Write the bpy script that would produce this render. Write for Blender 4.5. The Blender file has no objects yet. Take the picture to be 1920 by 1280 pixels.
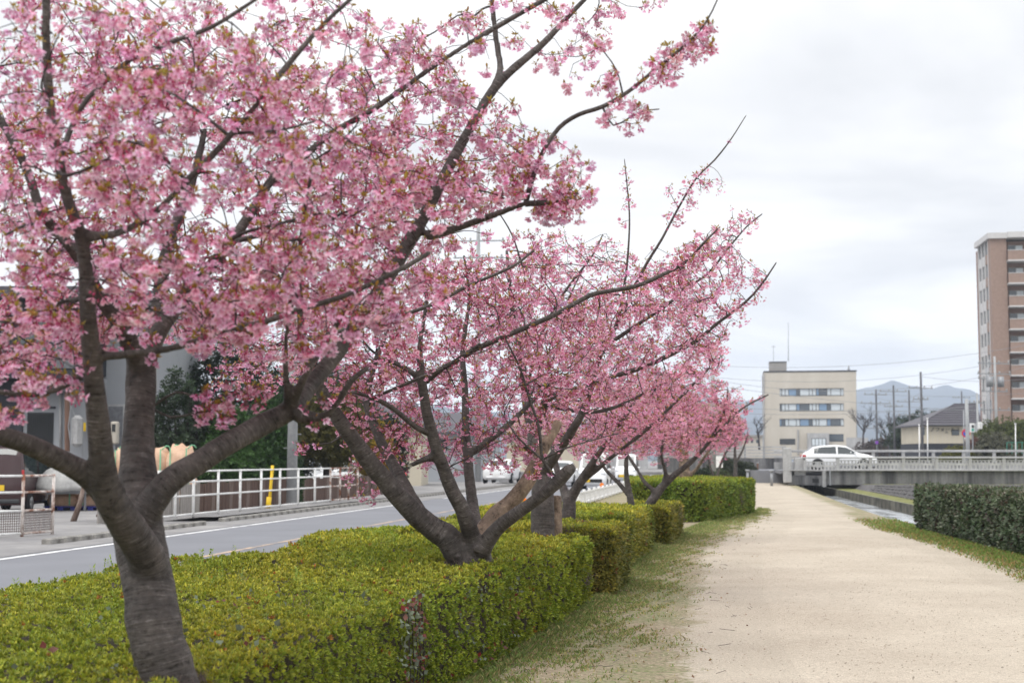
import bpy, math, random
import numpy as np
from mathutils import Vector, Matrix
R = math.radians
SC = bpy.context.scene
COL = SC.collection
rng = np.random.default_rng(7)
random.seed(7)

# ------------------------------------------------------------------ camera
PITCH = math.atan(223 / 2667.0)
EYE = 1.5
cam_d = bpy.data.cameras.new("camera")
cam_d.lens = 50.0; cam_d.sensor_width = 36.0
cam_d.clip_start = 0.05; cam_d.clip_end = 20000
cam_d.dof.use_dof = True; cam_d.dof.focus_distance = 10.2; cam_d.dof.aperture_fstop = 4.0
cam = bpy.data.objects.new("camera", cam_d); COL.objects.link(cam)
cam.location = (0, 0, EYE); cam.rotation_euler = (R(90) + PITCH, 0, 0)
SC.camera = cam

# ------------------------------------------------------------------ world, sun, exposure
SUN_EL, SUN_AZ = R(58), R(215)
w = bpy.data.worlds.new("World"); SC.world = w; w.use_nodes = True
nt = w.node_tree; nt.nodes.clear()
def N(t, kind, **kw):
    n = t.nodes.new(kind)
    for k, v in kw.items(): setattr(n, k, v)
    return n
out = N(nt, "ShaderNodeOutputWorld"); bg = N(nt, "ShaderNodeBackground")
sky = N(nt, "ShaderNodeTexSky", sky_type='NISHITA', sun_disc=False, sun_elevation=SUN_EL, sun_rotation=SUN_AZ)
skys = N(nt, "ShaderNodeVectorMath", operation='SCALE'); skys.inputs['Scale'].default_value = 0.10
nt.links.new(sky.outputs[0], skys.inputs[0])
tc = N(nt, "ShaderNodeTexCoord"); sep = N(nt, "ShaderNodeSeparateXYZ")
nt.links.new(tc.outputs['Generated'], sep.inputs[0])
az = N(nt, "ShaderNodeMath", operation='MAXIMUM'); az.inputs[1].default_value = 0.0
nt.links.new(sep.outputs['Z'], az.inputs[0])
zp = N(nt, "ShaderNodeMath", operation='ADD'); zp.inputs[1].default_value = 0.16
nt.links.new(az.outputs[0], zp.inputs[0])
dx = N(nt, "ShaderNodeMath", operation='DIVIDE'); dy = N(nt, "ShaderNodeMath", operation='DIVIDE')
nt.links.new(sep.outputs['X'], dx.inputs[0]); nt.links.new(zp.outputs[0], dx.inputs[1])
nt.links.new(sep.outputs['Y'], dy.inputs[0]); nt.links.new(zp.outputs[0], dy.inputs[1])
cmb = N(nt, "ShaderNodeCombineXYZ")
nt.links.new(dx.outputs[0], cmb.inputs[0]); nt.links.new(dy.outputs[0], cmb.inputs[1])
nz = N(nt, "ShaderNodeTexNoise"); nz.inputs['Scale'].default_value = 0.9; nz.inputs['Detail'].default_value = 5; nz.inputs['Roughness'].default_value = 0.5
nz.inputs['Distortion'].default_value = 0.4
nt.links.new(cmb.outputs[0], nz.inputs['Vector'])
cr = N(nt, "ShaderNodeValToRGB")
cr.color_ramp.elements[0].position = 0.38; cr.color_ramp.elements[0].color = (0.575, 0.580, 0.592, 1)
cr.color_ramp.elements[1].position = 0.55; cr.color_ramp.elements[1].color = (0.785, 0.78, 0.775, 1)
nt.links.new(nz.outputs['Fac'], cr.inputs[0])
# an overcast dome is brighter towards the zenith
ov = N(nt, "ShaderNodeMapRange"); ov.inputs['From Min'].default_value = 0.0; ov.inputs['From Max'].default_value = 1.0
ov.inputs['To Min'].default_value = 1.0; ov.inputs['To Max'].default_value = 2.0
nt.links.new(sep.outputs['Z'], ov.inputs['Value'])
# the band just above the horizon is the brightest part of the photographed sky
hb = N(nt, "ShaderNodeMapRange", interpolation_type='SMOOTHSTEP'); hb.inputs['From Min'].default_value = 0.0; hb.inputs['From Max'].default_value = 0.20
hb.inputs['To Min'].default_value = 0.30; hb.inputs['To Max'].default_value = 0.0
nt.links.new(az.outputs[0], hb.inputs['Value'])
hs = N(nt, "ShaderNodeMath", operation='ADD'); nt.links.new(ov.outputs[0], hs.inputs[0]); nt.links.new(hb.outputs[0], hs.inputs[1])
cs = N(nt, "ShaderNodeVectorMath", operation='SCALE')
nt.links.new(cr.outputs[0], cs.inputs[0]); nt.links.new(hs.outputs[0], cs.inputs['Scale'])
mx = N(nt, "ShaderNodeMix", data_type='RGBA'); mx.inputs['Factor'].default_value = 0.97
nt.links.new(skys.outputs[0], mx.inputs['A']); nt.links.new(cs.outputs[0], mx.inputs['B'])
nt.links.new(mx.outputs['Result'], bg.inputs['Color']); bg.inputs['Strength'].default_value = 1.0
nt.links.new(bg.outputs[0], out.inputs[0])
sun_d = bpy.data.lights.new("sun", 'SUN'); sun_d.energy = 1.5; sun_d.angle = R(35); sun_d.color = (1.0, 0.965, 0.91)
sun = bpy.data.objects.new("sun", sun_d); COL.objects.link(sun)
# direction to the sun: azimuth measured as the sky texture does
sdir = Vector((math.sin(SUN_AZ) * math.cos(SUN_EL), math.cos(SUN_AZ) * math.cos(SUN_EL), math.sin(SUN_EL)))
sun.rotation_euler = sdir.to_track_quat('Z', 'Y').to_euler()
SC.view_settings.view_transform = 'Standard'; SC.view_settings.look = 'None'
SC.view_settings.exposure = 0.32; SC.view_settings.gamma = 1.0
SC.view_settings.use_curve_mapping = False
SC.cycles.max_bounces = 8; SC.cycles.diffuse_bounces = 5; SC.cycles.transmission_bounces = 4
SC.cycles.transparent_max_bounces = 6; SC.cycles.volume_bounces = 1

# ------------------------------------------------------------------ places from the photograph
CP, SP = math.cos(PITCH), math.sin(PITCH)
def ray(px, py):
    a = (px - 960) / 2667.0; b = (640 - py) / 2667.0
    return np.array([a, CP - b * SP, SP + b * CP])
def P(px, py, Y):
    d = ray(px, py); t = Y / d[1]
    return np.array([d[0] * t, Y, EYE + d[2] * t])
def G(px, py, z=0.0):
    d = ray(px, py); t = (z - EYE) / d[2]
    return np.array([d[0] * t, d[1] * t, z])

# ------------------------------------------------------------------ mesh helpers
def setprops(o, label=None, cat=None, group=None, kind=None):
    if label: o['label'] = label
    if cat: o['category'] = cat
    if group: o['group'] = group
    if kind: o['kind'] = kind
    return o
def link(o, parent=None):
    COL.objects.link(o)
    if parent is not None:
        o.parent = parent
        if parent.get('_off') is not None:
            pass
    return o
def mk(name, V, F, mat, parent=None, smooth=False, attrs=None, world=True, mats=None, matidx=None):
    """one mesh object; V (n,3), F (m,k) array or list of polygons"""
    V = np.asarray(V, dtype=np.float32)
    me = bpy.data.meshes.new(name)
    if isinstance(F, np.ndarray):
        m, k = F.shape
        me.vertices.add(len(V)); me.vertices.foreach_set("co", V.ravel())
        me.loops.add(m * k); me.loops.foreach_set("vertex_index", F.astype(np.int32).ravel())
        me.polygons.add(m)
        me.polygons.foreach_set("loop_start", np.arange(0, m * k, k, dtype=np.int32))
        me.update(calc_edges=True)
    else:
        me.from_pydata(V.tolist(), [], F)
    for an, (ty, data) in (attrs or {}).items():
        at = me.attributes.new(an, ty, 'POINT')
        data = np.asarray(data, dtype=np.float32)
        if ty == 'FLOAT_COLOR':
            if data.shape[1] == 3: data = np.hstack([data, np.ones((len(data), 1), np.float32)])
            at.data.foreach_set("color", data.ravel())
        elif ty == 'FLOAT_VECTOR': at.data.foreach_set("vector", data.ravel())
        else: at.data.foreach_set("value", data.ravel())
    if mats:
        for q in mats: me.materials.append(q)
        me.polygons.foreach_set("material_index", np.asarray(matidx, dtype=np.int32))
    else: me.materials.append(mat)
    if smooth:
        me.polygons.foreach_set("use_smooth", np.ones(len(me.polygons), dtype=bool))
    me.update()
    o = bpy.data.objects.new(name, me); COL.objects.link(o)
    if parent is not None:
        o.parent = parent
        if world: o.matrix_parent_inverse = Matrix.Translation(-Vector(parent.location))
    return o
def root(name, loc, label, cat, group=None, rz=0):
    o = bpy.data.objects.new(name, None); COL.objects.link(o)
    o.empty_display_size = 0.2
    o.location = tuple(float(v) for v in loc); o.rotation_euler = (0, 0, rz)
    return setprops(o, label, cat, group)
def copy_tree(o, loc=None, rz=None, label=None, group=None, scale=None):
    c = o.copy(); COL.objects.link(c)
    if loc is not None: c.location = tuple(float(v) for v in loc)
    if rz is not None: c.rotation_euler = (0, 0, rz)
    if label: c['label'] = label
    if group: c['group'] = group
    def rec(a, b):
        for ch in list(a.children):
            d = ch.copy(); COL.objects.link(d); d.parent = b
            rec(ch, d)
    rec(o, c)
    return c

class MB:
    def __init__(s): s.v = []; s.f = []; s.m = []; s.mi = 0
    def add(s, V, F):
        b = len(s.v); s.v.extend([tuple(map(float, p)) for p in V])
        for f in F: s.f.append(tuple(b + i for i in f)); s.m.append(s.mi)
        return s
    def box(s, c, size, rz=0.0, bevel=0.0, tilt=None):
        x, y, z = [q / 2 for q in size]
        if bevel > 0:
            b = min(bevel, x * .9, y * .9, z * .9); pts = []
            for sx in (-1, 1):
                for sy in (-1, 1):
                    for sz in (-1, 1):
                        pts += [(sx * (x - b), sy * (y - b), sz * z), (sx * (x - b), sy * y, sz * (z - b)), (sx * x, sy * (y - b), sz * (z - b))]
            def i(sx, sy, sz, k): return ((sx > 0) * 4 + (sy > 0) * 2 + (sz > 0)) * 3 + k
            F = []
            for sz in (-1, 1): F.append([i(-1, -1, sz, 0), i(1, -1, sz, 0), i(1, 1, sz, 0), i(-1, 1, sz, 0)][::sz])
            for sy in (-1, 1): F.append([i(-1, sy, -1, 1), i(-1, sy, 1, 1), i(1, sy, 1, 1), i(1, sy, -1, 1)][::sy])
            for sx in (-1, 1): F.append([i(sx, -1, -1, 2), i(sx, 1, -1, 2), i(sx, 1, 1, 2), i(sx, -1, 1, 2)][::sx])
            for sx in (-1, 1):
                for sy in (-1, 1):
                    F.append([i(sx, sy, -1, 1), i(sx, sy, -1, 2), i(sx, sy, 1, 2), i(sx, sy, 1, 1)])
                    for sz in (-1, 1): F.append([i(sx, sy, sz, 0), i(sx, sy, sz, 1), i(sx, sy, sz, 2)])
            for sx in (-1, 1):
                for sz in (-1, 1): F.append([i(sx, -1, sz, 0), i(sx, 1, sz, 0), i(sx, 1, sz, 2), i(sx, -1, sz, 2)])
            for sy in (-1, 1):
                for sz in (-1, 1): F.append([i(-1, sy, sz, 0), i(1, sy, sz, 0), i(1, sy, sz, 1), i(-1, sy, sz, 1)])
        else:
            pts = [(sx * x, sy * y, sz * z) for sx in (-1, 1) for sy in (-1, 1) for sz in (-1, 1)]
            F = [(0, 1, 3, 2), (4, 6, 7, 5), (0, 4, 5, 1), (2, 3, 7, 6), (0, 2, 6, 4), (1, 5, 7, 3)]
        c_, s_ = math.cos(rz), math.sin(rz)
        V = []
        for p in pts:
            if tilt is not None: p = tilt @ Vector(p)
            V.append((c[0] + p[0] * c_ - p[1] * s_, c[1] + p[0] * s_ + p[1] * c_, c[2] + p[2]))
        return s.add(V, F)
    def tube(s, pts, rad, n=8, cap=True):
        V, F = tube_arr(np.asarray(pts, float), rad, n, cap)
        return s.add(V, F)
    def prism(s, poly, y0, y1, axis='y'):
        """poly in two axes, extruded along the third"""
        k = len(poly)
        def q(p, t):
            if axis == 'y': return (p[0], t, p[1])
            if axis == 'z': return (p[0], p[1], t)
            return (t, p[0], p[1])
        V = [q(p, y0) for p in poly] + [q(p, y1) for p in poly]
        F = [tuple(range(k))[::-1], tuple(range(k, 2 * k))] + [(i, (i + 1) % k, k + (i + 1) % k, k + i) for i in range(k)]
        return s.add(V, F)
    def quad(s, a, b, c, d): return s.add([a, b, c, d], [(0, 1, 2, 3)])
    def build(s, name, mat, parent=None, smooth=False, world=True, mats=None):
        return mk(name, s.v, s.f, mat, parent, smooth, None, world, mats, s.m if mats else None)

def frames(pts):
    pts = np.asarray(pts, float)
    t = np.gradient(pts, axis=0); t /= np.linalg.norm(t, axis=1, keepdims=True) + 1e-9
    u = np.zeros_like(t)
    a = np.array([0, 0, 1.0]) if abs(t[0][2]) < .9 else np.array([1.0, 0, 0])
    u0 = np.cross(t[0], a); u0 /= np.linalg.norm(u0); u[0] = u0
    for i in range(1, len(t)):
        q = u[i - 1] - t[i] * np.dot(u[i - 1], t[i]); u[i] = q / (np.linalg.norm(q) + 1e-9)
    return t, u, np.cross(t, u)
def tube_arr(pts, rad, n=8, cap=True):
    t, u, b = frames(pts)
    rad = np.broadcast_to(np.asarray(rad, float), (len(pts),))
    an = np.arange(n) * 2 * math.pi / n
    ring = (u[:, None, :] * np.cos(an)[None, :, None] + b[:, None, :] * np.sin(an)[None, :, None]) * rad[:, None, None] + pts[:, None, :]
    V = ring.reshape(-1, 3)
    i = np.arange(len(pts) - 1)[:, None] * n; j = np.arange(n)[None, :]; j2 = (j + 1) % n
    F = np.stack([i + j, i + j2, i + n + j2, i + n + j], axis=-1).reshape(-1, 4)
    if not cap: return V, F
    F = [tuple(f) for f in F.tolist()]
    F.append(tuple(range(n))[::-1]); F.append(tuple(range((len(pts) - 1) * n, len(pts) * n)))
    return V, F
def catmull(pts, step):
    pts = np.asarray(pts, float)
    if len(pts) == 2:
        k = max(2, int(np.linalg.norm(pts[1][:3] - pts[0][:3]) / step) + 1)
        return pts[0] + (pts[1] - pts[0]) * np.linspace(0, 1, k)[:, None]
    E = np.vstack([2 * pts[0] - pts[1], pts, 2 * pts[-1] - pts[-2]])
    o = []
    for i in range(1, len(E) - 2):
        k = max(1, int(np.linalg.norm(E[i + 1][:3] - E[i][:3]) / step))
        for q in range(k):
            t = q / k
            o.append(.5 * (2 * E[i] + (E[i + 1] - E[i - 1]) * t + (2 * E[i - 1] - 5 * E[i] + 4 * E[i + 1] - E[i + 2]) * t * t + (3 * E[i] - E[i - 1] - 3 * E[i + 1] + E[i + 2]) * t ** 3))
    o.append(pts[-1]); return np.array(o)
_rp = np.random.default_rng(3); _NK = _rp.normal(0, 1, (24, 3)); _NP = _rp.uniform(0, 6.28, 24)
def wob(V, f=1.0, k=0):
    """smooth pseudo noise, about -1..1"""
    V = np.asarray(V, float); s = np.zeros(len(V))
    for i in range(8):
        s += np.sin(V @ (_NK[(i + k) % 24] * f * (1 + .35 * i)) + _NP[(i + k) % 24]) / (1 + .3 * i)
    return s / 3.2

# ------------------------------------------------------------------ materials
def mat(name, color, rough=0.8, metal=0.0, noise=None, bump=0.0, bscale=30.0, spec=0.3, var=0.12, streak=None):
    """plain surface: base colour varied by a noise, fine relief"""
    m = bpy.data.materials.new(name); m.use_nodes = True; t = m.node_tree
    b = t.nodes['Principled BSDF']
    b.inputs['Roughness'].default_value = rough; b.inputs['Metallic'].default_value = metal
    b.inputs['Specular IOR Level'].default_value = spec
    tc = N(t, "ShaderNodeTexCoord")
    n = N(t, "ShaderNodeTexNoise"); n.inputs['Scale'].default_value = noise or 2.0; n.inputs['Detail'].default_value = 6
    src = tc.outputs['Object']
    if streak:
        mp = N(t, "ShaderNodeMapping"); mp.inputs['Scale'].default_value = streak
        t.links.new(src, mp.inputs[0]); src = mp.outputs[0]
    t.links.new(src, n.inputs['Vector'])
    r = N(t, "ShaderNodeValToRGB")
    c = np.array(color[:3])
    r.color_ramp.elements[0].position = .3; r.color_ramp.elements[1].position = .7
    r.color_ramp.elements[0].color = (*np.clip(c * (1 - var), 0, 1), 1); r.color_ramp.elements[1].color = (*np.clip(c * (1 + var), 0, 1), 1)
    t.links.new(n.outputs['Fac'], r.inputs[0]); t.links.new(r.outputs[0], b.inputs['Base Color'])
    if bump:
        n2 = N(t, "ShaderNodeTexNoise"); n2.inputs['Scale'].default_value = bscale; n2.inputs['Detail'].default_value = 4
        t.links.new(tc.outputs['Object'], n2.inputs['Vector'])
        bp = N(t, "ShaderNodeBump"); bp.inputs['Strength'].default_value = bump; bp.inputs['Distance'].default_value = 0.02
        t.links.new(n2.outputs['Fac'], bp.inputs['Height']); t.links.new(bp.outputs[0], b.inputs['Normal'])
    return m
def mat_two(name, c1, c2, scale, lo, hi, rough=.8, bump=0.2, bscale=60, stretch=(1, 1, 1), var_scale=None, spec=.3, metal=0.0, amp=.28):
    """two colours in patches (rust on paint, stains on concrete)"""
    m = bpy.data.materials.new(name); m.use_nodes = True; t = m.node_tree; b = t.nodes['Principled BSDF']
    b.inputs['Roughness'].default_value = rough; b.inputs['Specular IOR Level'].default_value = spec
    b.inputs['Metallic'].default_value = metal
    tc = N(t, "ShaderNodeTexCoord"); mp = N(t, "ShaderNodeMapping"); mp.inputs['Scale'].default_value = stretch
    t.links.new(tc.outputs['Object'], mp.inputs[0])
    n = N(t, "ShaderNodeTexNoise"); n.inputs['Scale'].default_value = scale; n.inputs['Detail'].default_value = 8; n.inputs['Roughness'].default_value = .6
    t.links.new(mp.outputs[0], n.inputs['Vector'])
    r = N(t, "ShaderNodeValToRGB"); r.color_ramp.elements[0].position = lo; r.color_ramp.elements[1].position = hi
    r.color_ramp.elements[0].color = (*c1, 1); r.color_ramp.elements[1].color = (*c2, 1)
    t.links.new(n.outputs['Fac'], r.inputs[0])
    n3 = N(t, "ShaderNodeTexNoise"); n3.inputs['Scale'].default_value = var_scale or scale * 7; n3.inputs['Detail'].default_value = 5
    t.links.new(tc.outputs['Object'], n3.inputs['Vector'])
    mr = N(t, "ShaderNodeMapRange"); mr.inputs['To Min'].default_value = 1 - amp; mr.inputs['To Max'].default_value = 1 + amp
    t.links.new(n3.outputs['Fac'], mr.inputs['Value'])
    sc = N(t, "ShaderNodeVectorMath", operation='SCALE'); t.links.new(r.outputs[0], sc.inputs[0]); t.links.new(mr.outputs[0], sc.inputs['Scale'])
    t.links.new(sc.outputs[0], b.inputs['Base Color'])
    if bump:
        n2 = N(t, "ShaderNodeTexNoise"); n2.inputs['Scale'].default_value = bscale; n2.inputs['Detail'].default_value = 4
        t.links.new(tc.outputs['Object'], n2.inputs['Vector'])
        bp = N(t, "ShaderNodeBump"); bp.inputs['Strength'].default_value = bump; bp.inputs['Distance'].default_value = 0.02
        t.links.new(n2.outputs['Fac'], bp.inputs['Height']); t.links.new(bp.outputs[0], b.inputs['Normal'])
    return m
def mat_attr(name, trans=0.35, rough=.7, spec=.2):
    """colour stored on the leaf or petal itself; thin, lets light through"""
    m = bpy.data.materials.new(name); m.use_nodes = True; t = m.node_tree
    b = t.nodes['Principled BSDF']; o = t.nodes['Material Output']
    a = N(t, "ShaderNodeAttribute", attribute_name='col')
    t.links.new(a.outputs['Color'], b.inputs['Base Color'])
    b.inputs['Roughness'].default_value = rough; b.inputs['Specular IOR Level'].default_value = spec
    tr = N(t, "ShaderNodeBsdfTranslucent"); t.links.new(a.outputs['Color'], tr.inputs['Color'])
    mx = N(t, "ShaderNodeMixShader"); mx.inputs[0].default_value = trans
    t.links.new(b.outputs[0], mx.inputs[1]); t.links.new(tr.outputs[0], mx.inputs[2]); t.links.new(mx.outputs[0], o.inputs[0])
    return m
def mat_bark(name, base=(.070, .061, .057), pale=(.17, .155, .15), dark=(.018, .014, .012), ring=1.0):
    m = bpy.data.materials.new(name); m.use_nodes = True; t = m.node_tree; b = t.nodes['Principled BSDF']
    b.inputs['Roughness'].default_value = .62; b.inputs['Specular IOR Level'].default_value = .35
    a = N(t, "ShaderNodeAttribute", attribute_name='bv')
    tc = N(t, "ShaderNodeTexCoord")
    n1 = N(t, "ShaderNodeTexNoise"); n1.inputs['Scale'].default_value = 1.0; n1.inputs['Detail'].default_value = 6; n1.inputs['Roughness'].default_value = .62
    t.links.new(a.outputs['Vector'], n1.inputs['Vector'])
    n2 = N(t, "ShaderNodeTexNoise"); n2.inputs['Scale'].default_value = 9.0; n2.inputs['Detail'].default_value = 6
    t.links.new(tc.outputs['Object'], n2.inputs['Vector'])
    r = N(t, "ShaderNodeValToRGB"); e = r.color_ramp.elements
    e[0].position = .38; e[0].color = (*dark, 1); e[1].position = .46; e[1].color = (*base, 1)
    q = e.new(.55); q.color = (*(np.array(base) * 1.3), 1); q = e.new(.62); q.color = (*pale, 1)
    nb = N(t, "ShaderNodeTexNoise"); nb.inputs['Scale'].default_value = 38; nb.inputs['Detail'].default_value = 8; nb.inputs['Roughness'].default_value = .7
    t.links.new(tc.outputs['Object'], nb.inputs['Vector'])
    cm_ = N(t, "ShaderNodeMix", data_type='FLOAT'); cm_.inputs[0].default_value = .48
    t.links.new(n1.outputs['Fac'], cm_.inputs[2]); t.links.new(nb.outputs['Fac'], cm_.inputs[3])
    t.links.new(cm_.outputs[0], r.inputs[0])
    mr = N(t, "ShaderNodeMapRange"); mr.inputs['From Min'].default_value = .3; mr.inputs['From Max'].default_value = .7
    mr.inputs['To Min'].default_value = .55; mr.inputs['To Max'].default_value = 1.35
    t.links.new(n2.outputs['Fac'], mr.inputs['Value'])
    sc = N(t, "ShaderNodeVectorMath", operation='SCALE'); t.links.new(r.outputs[0], sc.inputs[0]); t.links.new(mr.outputs[0], sc.inputs['Scale'])
    t.links.new(sc.outputs[0], b.inputs['Base Color'])
    n3 = N(t, "ShaderNodeTexNoise"); n3.inputs['Scale'].default_value = 55; n3.inputs['Detail'].default_value = 4
    t.links.new(tc.outputs['Object'], n3.inputs['Vector'])
    ad = N(t, "ShaderNodeMath", operation='MULTIPLY_ADD'); ad.inputs[1].default_value = .35
    ad.inputs[1].default_value = .6; t.links.new(n3.outputs['Fac'], ad.inputs[0]); t.links.new(n1.outputs['Fac'], ad.inputs[2])
    bp = N(t, "ShaderNodeBump"); bp.inputs['Strength'].default_value = .65 * ring; bp.inputs['Distance'].default_value = 0.012
    t.links.new(ad.outputs[0], bp.inputs['Height']); t.links.new(bp.outputs[0], b.inputs['Normal'])
    return m
def mat_glass(name, color=(.03, .04, .05), rough=.05):
    m = bpy.data.materials.new(name); m.use_nodes = True; b = m.node_tree.nodes['Principled BSDF']
    b.inputs['Base Color'].default_value = (*color, 1); b.inputs['Roughness'].default_value = rough
    b.inputs['Specular IOR Level'].default_value = .9
    return m

M = {}
M['petal'] = mat_attr("blossom", .40, .55, .15)
M['leaf'] = mat_attr("leaf", .30, .5, .35)
M['grass'] = mat_attr("grass", .30, .7, .15)
M['bark'] = mat_bark("cherry_bark")
M['bark2'] = mat_bark("cherry_bark_grey", (.068, .058, .054), (.16, .145, .14), (.02, .017, .015))
M['deadwood'] = mat_bark("peeled_wood", (.21, .155, .115), (.36, .29, .22), (.06, .04, .03))
M['twig'] = mat("twig_bark", (.036, .028, .029), .6, noise=25, var=.35)
M['concrete'] = mat_two("weathered_concrete", (.13, .13, .135), (.37, .37, .37), .8, .34, .66, stretch=(1.2, 1.2, .22), bump=.15)
M['stain'] = mat_two("stained_concrete", (.055, .055, .06), (.24, .24, .245), 1.1, .36, .68, stretch=(1.5, 1.5, .12), bump=.15)
M['rail_concrete'] = mat_two("pale_concrete", (.30, .30, .305), (.47, .47, .475), 1.2, .3, .7, stretch=(1, 1, .5))
M['kerb'] = mat_two("kerb_concrete", (.12, .11, .10), (.33, .32, .30), 2.5, .35, .65, bump=.5, bscale=40)
M['asphalt'] = mat("asphalt", (.205, .21, .232), .9, noise=.6, bump=.25, bscale=220, var=.07, spec=.2)
M['lot'] = mat_two("lot_paving", (.20, .195, .20), (.32, .31, .305), .35, .35, .7, bump=.2, bscale=90)
M['white_line'] = mat_two("road_paint", (.38, .38, .40), (.74, .74, .74), 2.2, .36, .5, bump=0)
M['orange_line'] = mat_two("faded_orange_paint", (.22, .21, .22), (.55, .40, .28), 1.6, .42, .62, bump=0)
M['white_metal'] = mat_two("white_painted_steel", (.36, .17, .09), (.80, .80, .79), 1.7, .27, .36, rough=.45, bump=.05)
M['rusty_white'] = mat_two("rusty_white_steel", (.22, .085, .045), (.72, .66, .62), 3.2, .44, .58, rough=.6, bump=.2)
M['white'] = mat("white_plastic", (.80, .80, .80), .4, var=.03)
M['car_white'] = mat("white_car_paint", (.83, .84, .86), .22, spec=.6, var=.01)
M['car_dark'] = mat("maroon_car_paint", (.045, .018, .020), .2, spec=.7, var=.05)
M['glass'] = mat_glass("window_glass", (.05, .065, .075))
M['car_glass'] = mat_glass("car_glass", (.035, .045, .05))
M['black'] = mat("black_rubber", (.018, .018, .02), .7, var=.1)
M['darkgrey'] = mat("dark_grey_plastic", (.045, .048, .052), .6, var=.1)
M['chrome'] = mat("alloy", (.55, .56, .58), .3, metal=.8, var=.03)
M['red_lamp'] = mat("red_lamp", (.45, .015, .02), .15, spec=.7, var=.05)
M['clear_lamp'] = mat("clear_lamp", (.65, .67, .7), .1, spec=.8, var=.05)
M['yellow'] = mat("yellow_paint", (.75, .50, .03), .5, var=.08)
M['orange'] = mat("orange_reflector", (.90, .22, .01), .35, var=.05)
M['cream'] = mat_two("cream_render", (.47, .43, .365), (.56, .52, .455), .25, .3, .7, stretch=(1, 1, .3), bump=0, amp=.07)
M['cream2'] = mat("cream_panel", (.55, .50, .40), .8, noise=1.0, var=.05)
M['tile_pink'] = mat("pinkish_brown_tile", (.30, .212, .175), .7, noise=3.0, var=.10)
M['tile_dark'] = mat("brown_tile", (.25, .165, .14), .7, noise=3.0, var=.10)
M['strip'] = mat("pale_grey_strip", (.56, .55, .55), .7, var=.05)
M['render_grey'] = mat("grey_render", (.30, .285, .27), .8, var=.08)  # plain grey of the block, penthouse, annexe roof and one house wall
M['roof'] = mat("grey_roof_tile", (.085, .08, .095), .55, noise=6, var=.2)
M['pole'] = mat_two("pole_concrete", (.27, .28, .29), (.42, .43, .445), 1.3, .35, .65, stretch=(1, 1, .3), bump=.1)
M['steel'] = mat("grey_steel", (.30, .31, .33), .5, metal=.4, var=.08)
M['wood'] = mat_two("weathered_boards", (.085, .05, .038), (.24, .19, .165), 3, .35, .7, stretch=(5, 5, .5), bump=.3)
M['board_grey'] = mat_two("grey_sheet", (.15, .125, .11), (.36, .34, .32), 3, .35, .65, stretch=(5, 5, .4), bump=.2)
M['rust'] = mat_two("rusty_sheet", (.06, .035, .028), (.15, .095, .075), 4, .35, .7, stretch=(5, 5, .5), bump=.3)
M['bag'] = mat_two("peach_woven_bag", (.52, .32, .215), (.72, .50, .36), 3.0, .3, .7, rough=.6, bump=.4, bscale=18)
M['bag_green'] = mat("green_strap", (.22, .55, .33), .6, var=.15)
M['tarp'] = mat_two("grey_tarp", (.30, .30, .30), (.52, .52, .51), 2, .3, .7, rough=.45, bump=.5, bscale=8)
M['blue'] = mat("blue_plastic", (.05, .06, .35), .5, var=.1)
M['house_wall'] = mat("pale_blue_grey_wall", (.31, .325, .35), .8, noise=.8, var=.06)
M['house_dark'] = mat("dark_navy_cladding", (.028, .030, .040), .6, noise=2, var=.15)
M['house_grey'] = mat("grey_brick_door", (.16, .165, .18), .7, noise=8, var=.2)
M['sign_blue'] = mat("sign_blue", (.03, .12, .55), .4, var=.02)
M['sign_red'] = mat("sign_red", (.65, .03, .06), .4, var=.02)
M['teal'] = mat("green_lens", (.02, .30, .22), .3, var=.05)
M['cone'] = mat("orange_cone", (.80, .13, .06), .5, var=.05)
M['brown'] = mat("brown_post_paint", (.17, .10, .075), .7, var=.15)
M['netting'] = mat("green_frame_paint", (.05, .22, .16), .6, var=.1)

# ------------------------------------------------------------------ ground
def canalL(Y): return float(np.interp(Y, [-30, 22, 31.5, 36.7, 43, 48, 78, 120], [9.8, 9.6, 9.15, 9.7, 10.6, 11.3, 15.9, 22.2]))
def ledge(Y): return float(np.interp(Y, [-30, 20, 53.9, 72.7, 120], [11.4, 11.4, 15.3, 17.7, 23.8]))
def foot(Y): return float(np.interp(Y, [-30, 20, 60.8, 72, 120], [12.5, 12.5, 17.2, 18.7, 25.1]))
def topz(Y): return float(np.interp(Y, [0, 30, 45, 61, 72, 84, 120], [1.05, .98, .74, .48, .29, .1, .1]))
def sheet(name, la, lb, ys, za, zb, m, nx=2, kind='structure', attrs=None, label=None):
    V = []; F = []
    for y in ys:
        for i in range(nx):
            t = i / (nx - 1); V.append((la(y) * (1 - t) + lb(y) * t, y, za(y) * (1 - t) + zb(y) * t))
    for j in range(len(ys) - 1):
        for i in range(nx - 1):
            a = j * nx + i; F.append((a, a + 1, a + nx + 1, a + nx))
    o = mk(name, V, F, m); return setprops(o, kind=kind, label=label)
K = lambda c: (lambda y: c)
ys = list(range(-30, 121, 2))

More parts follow.
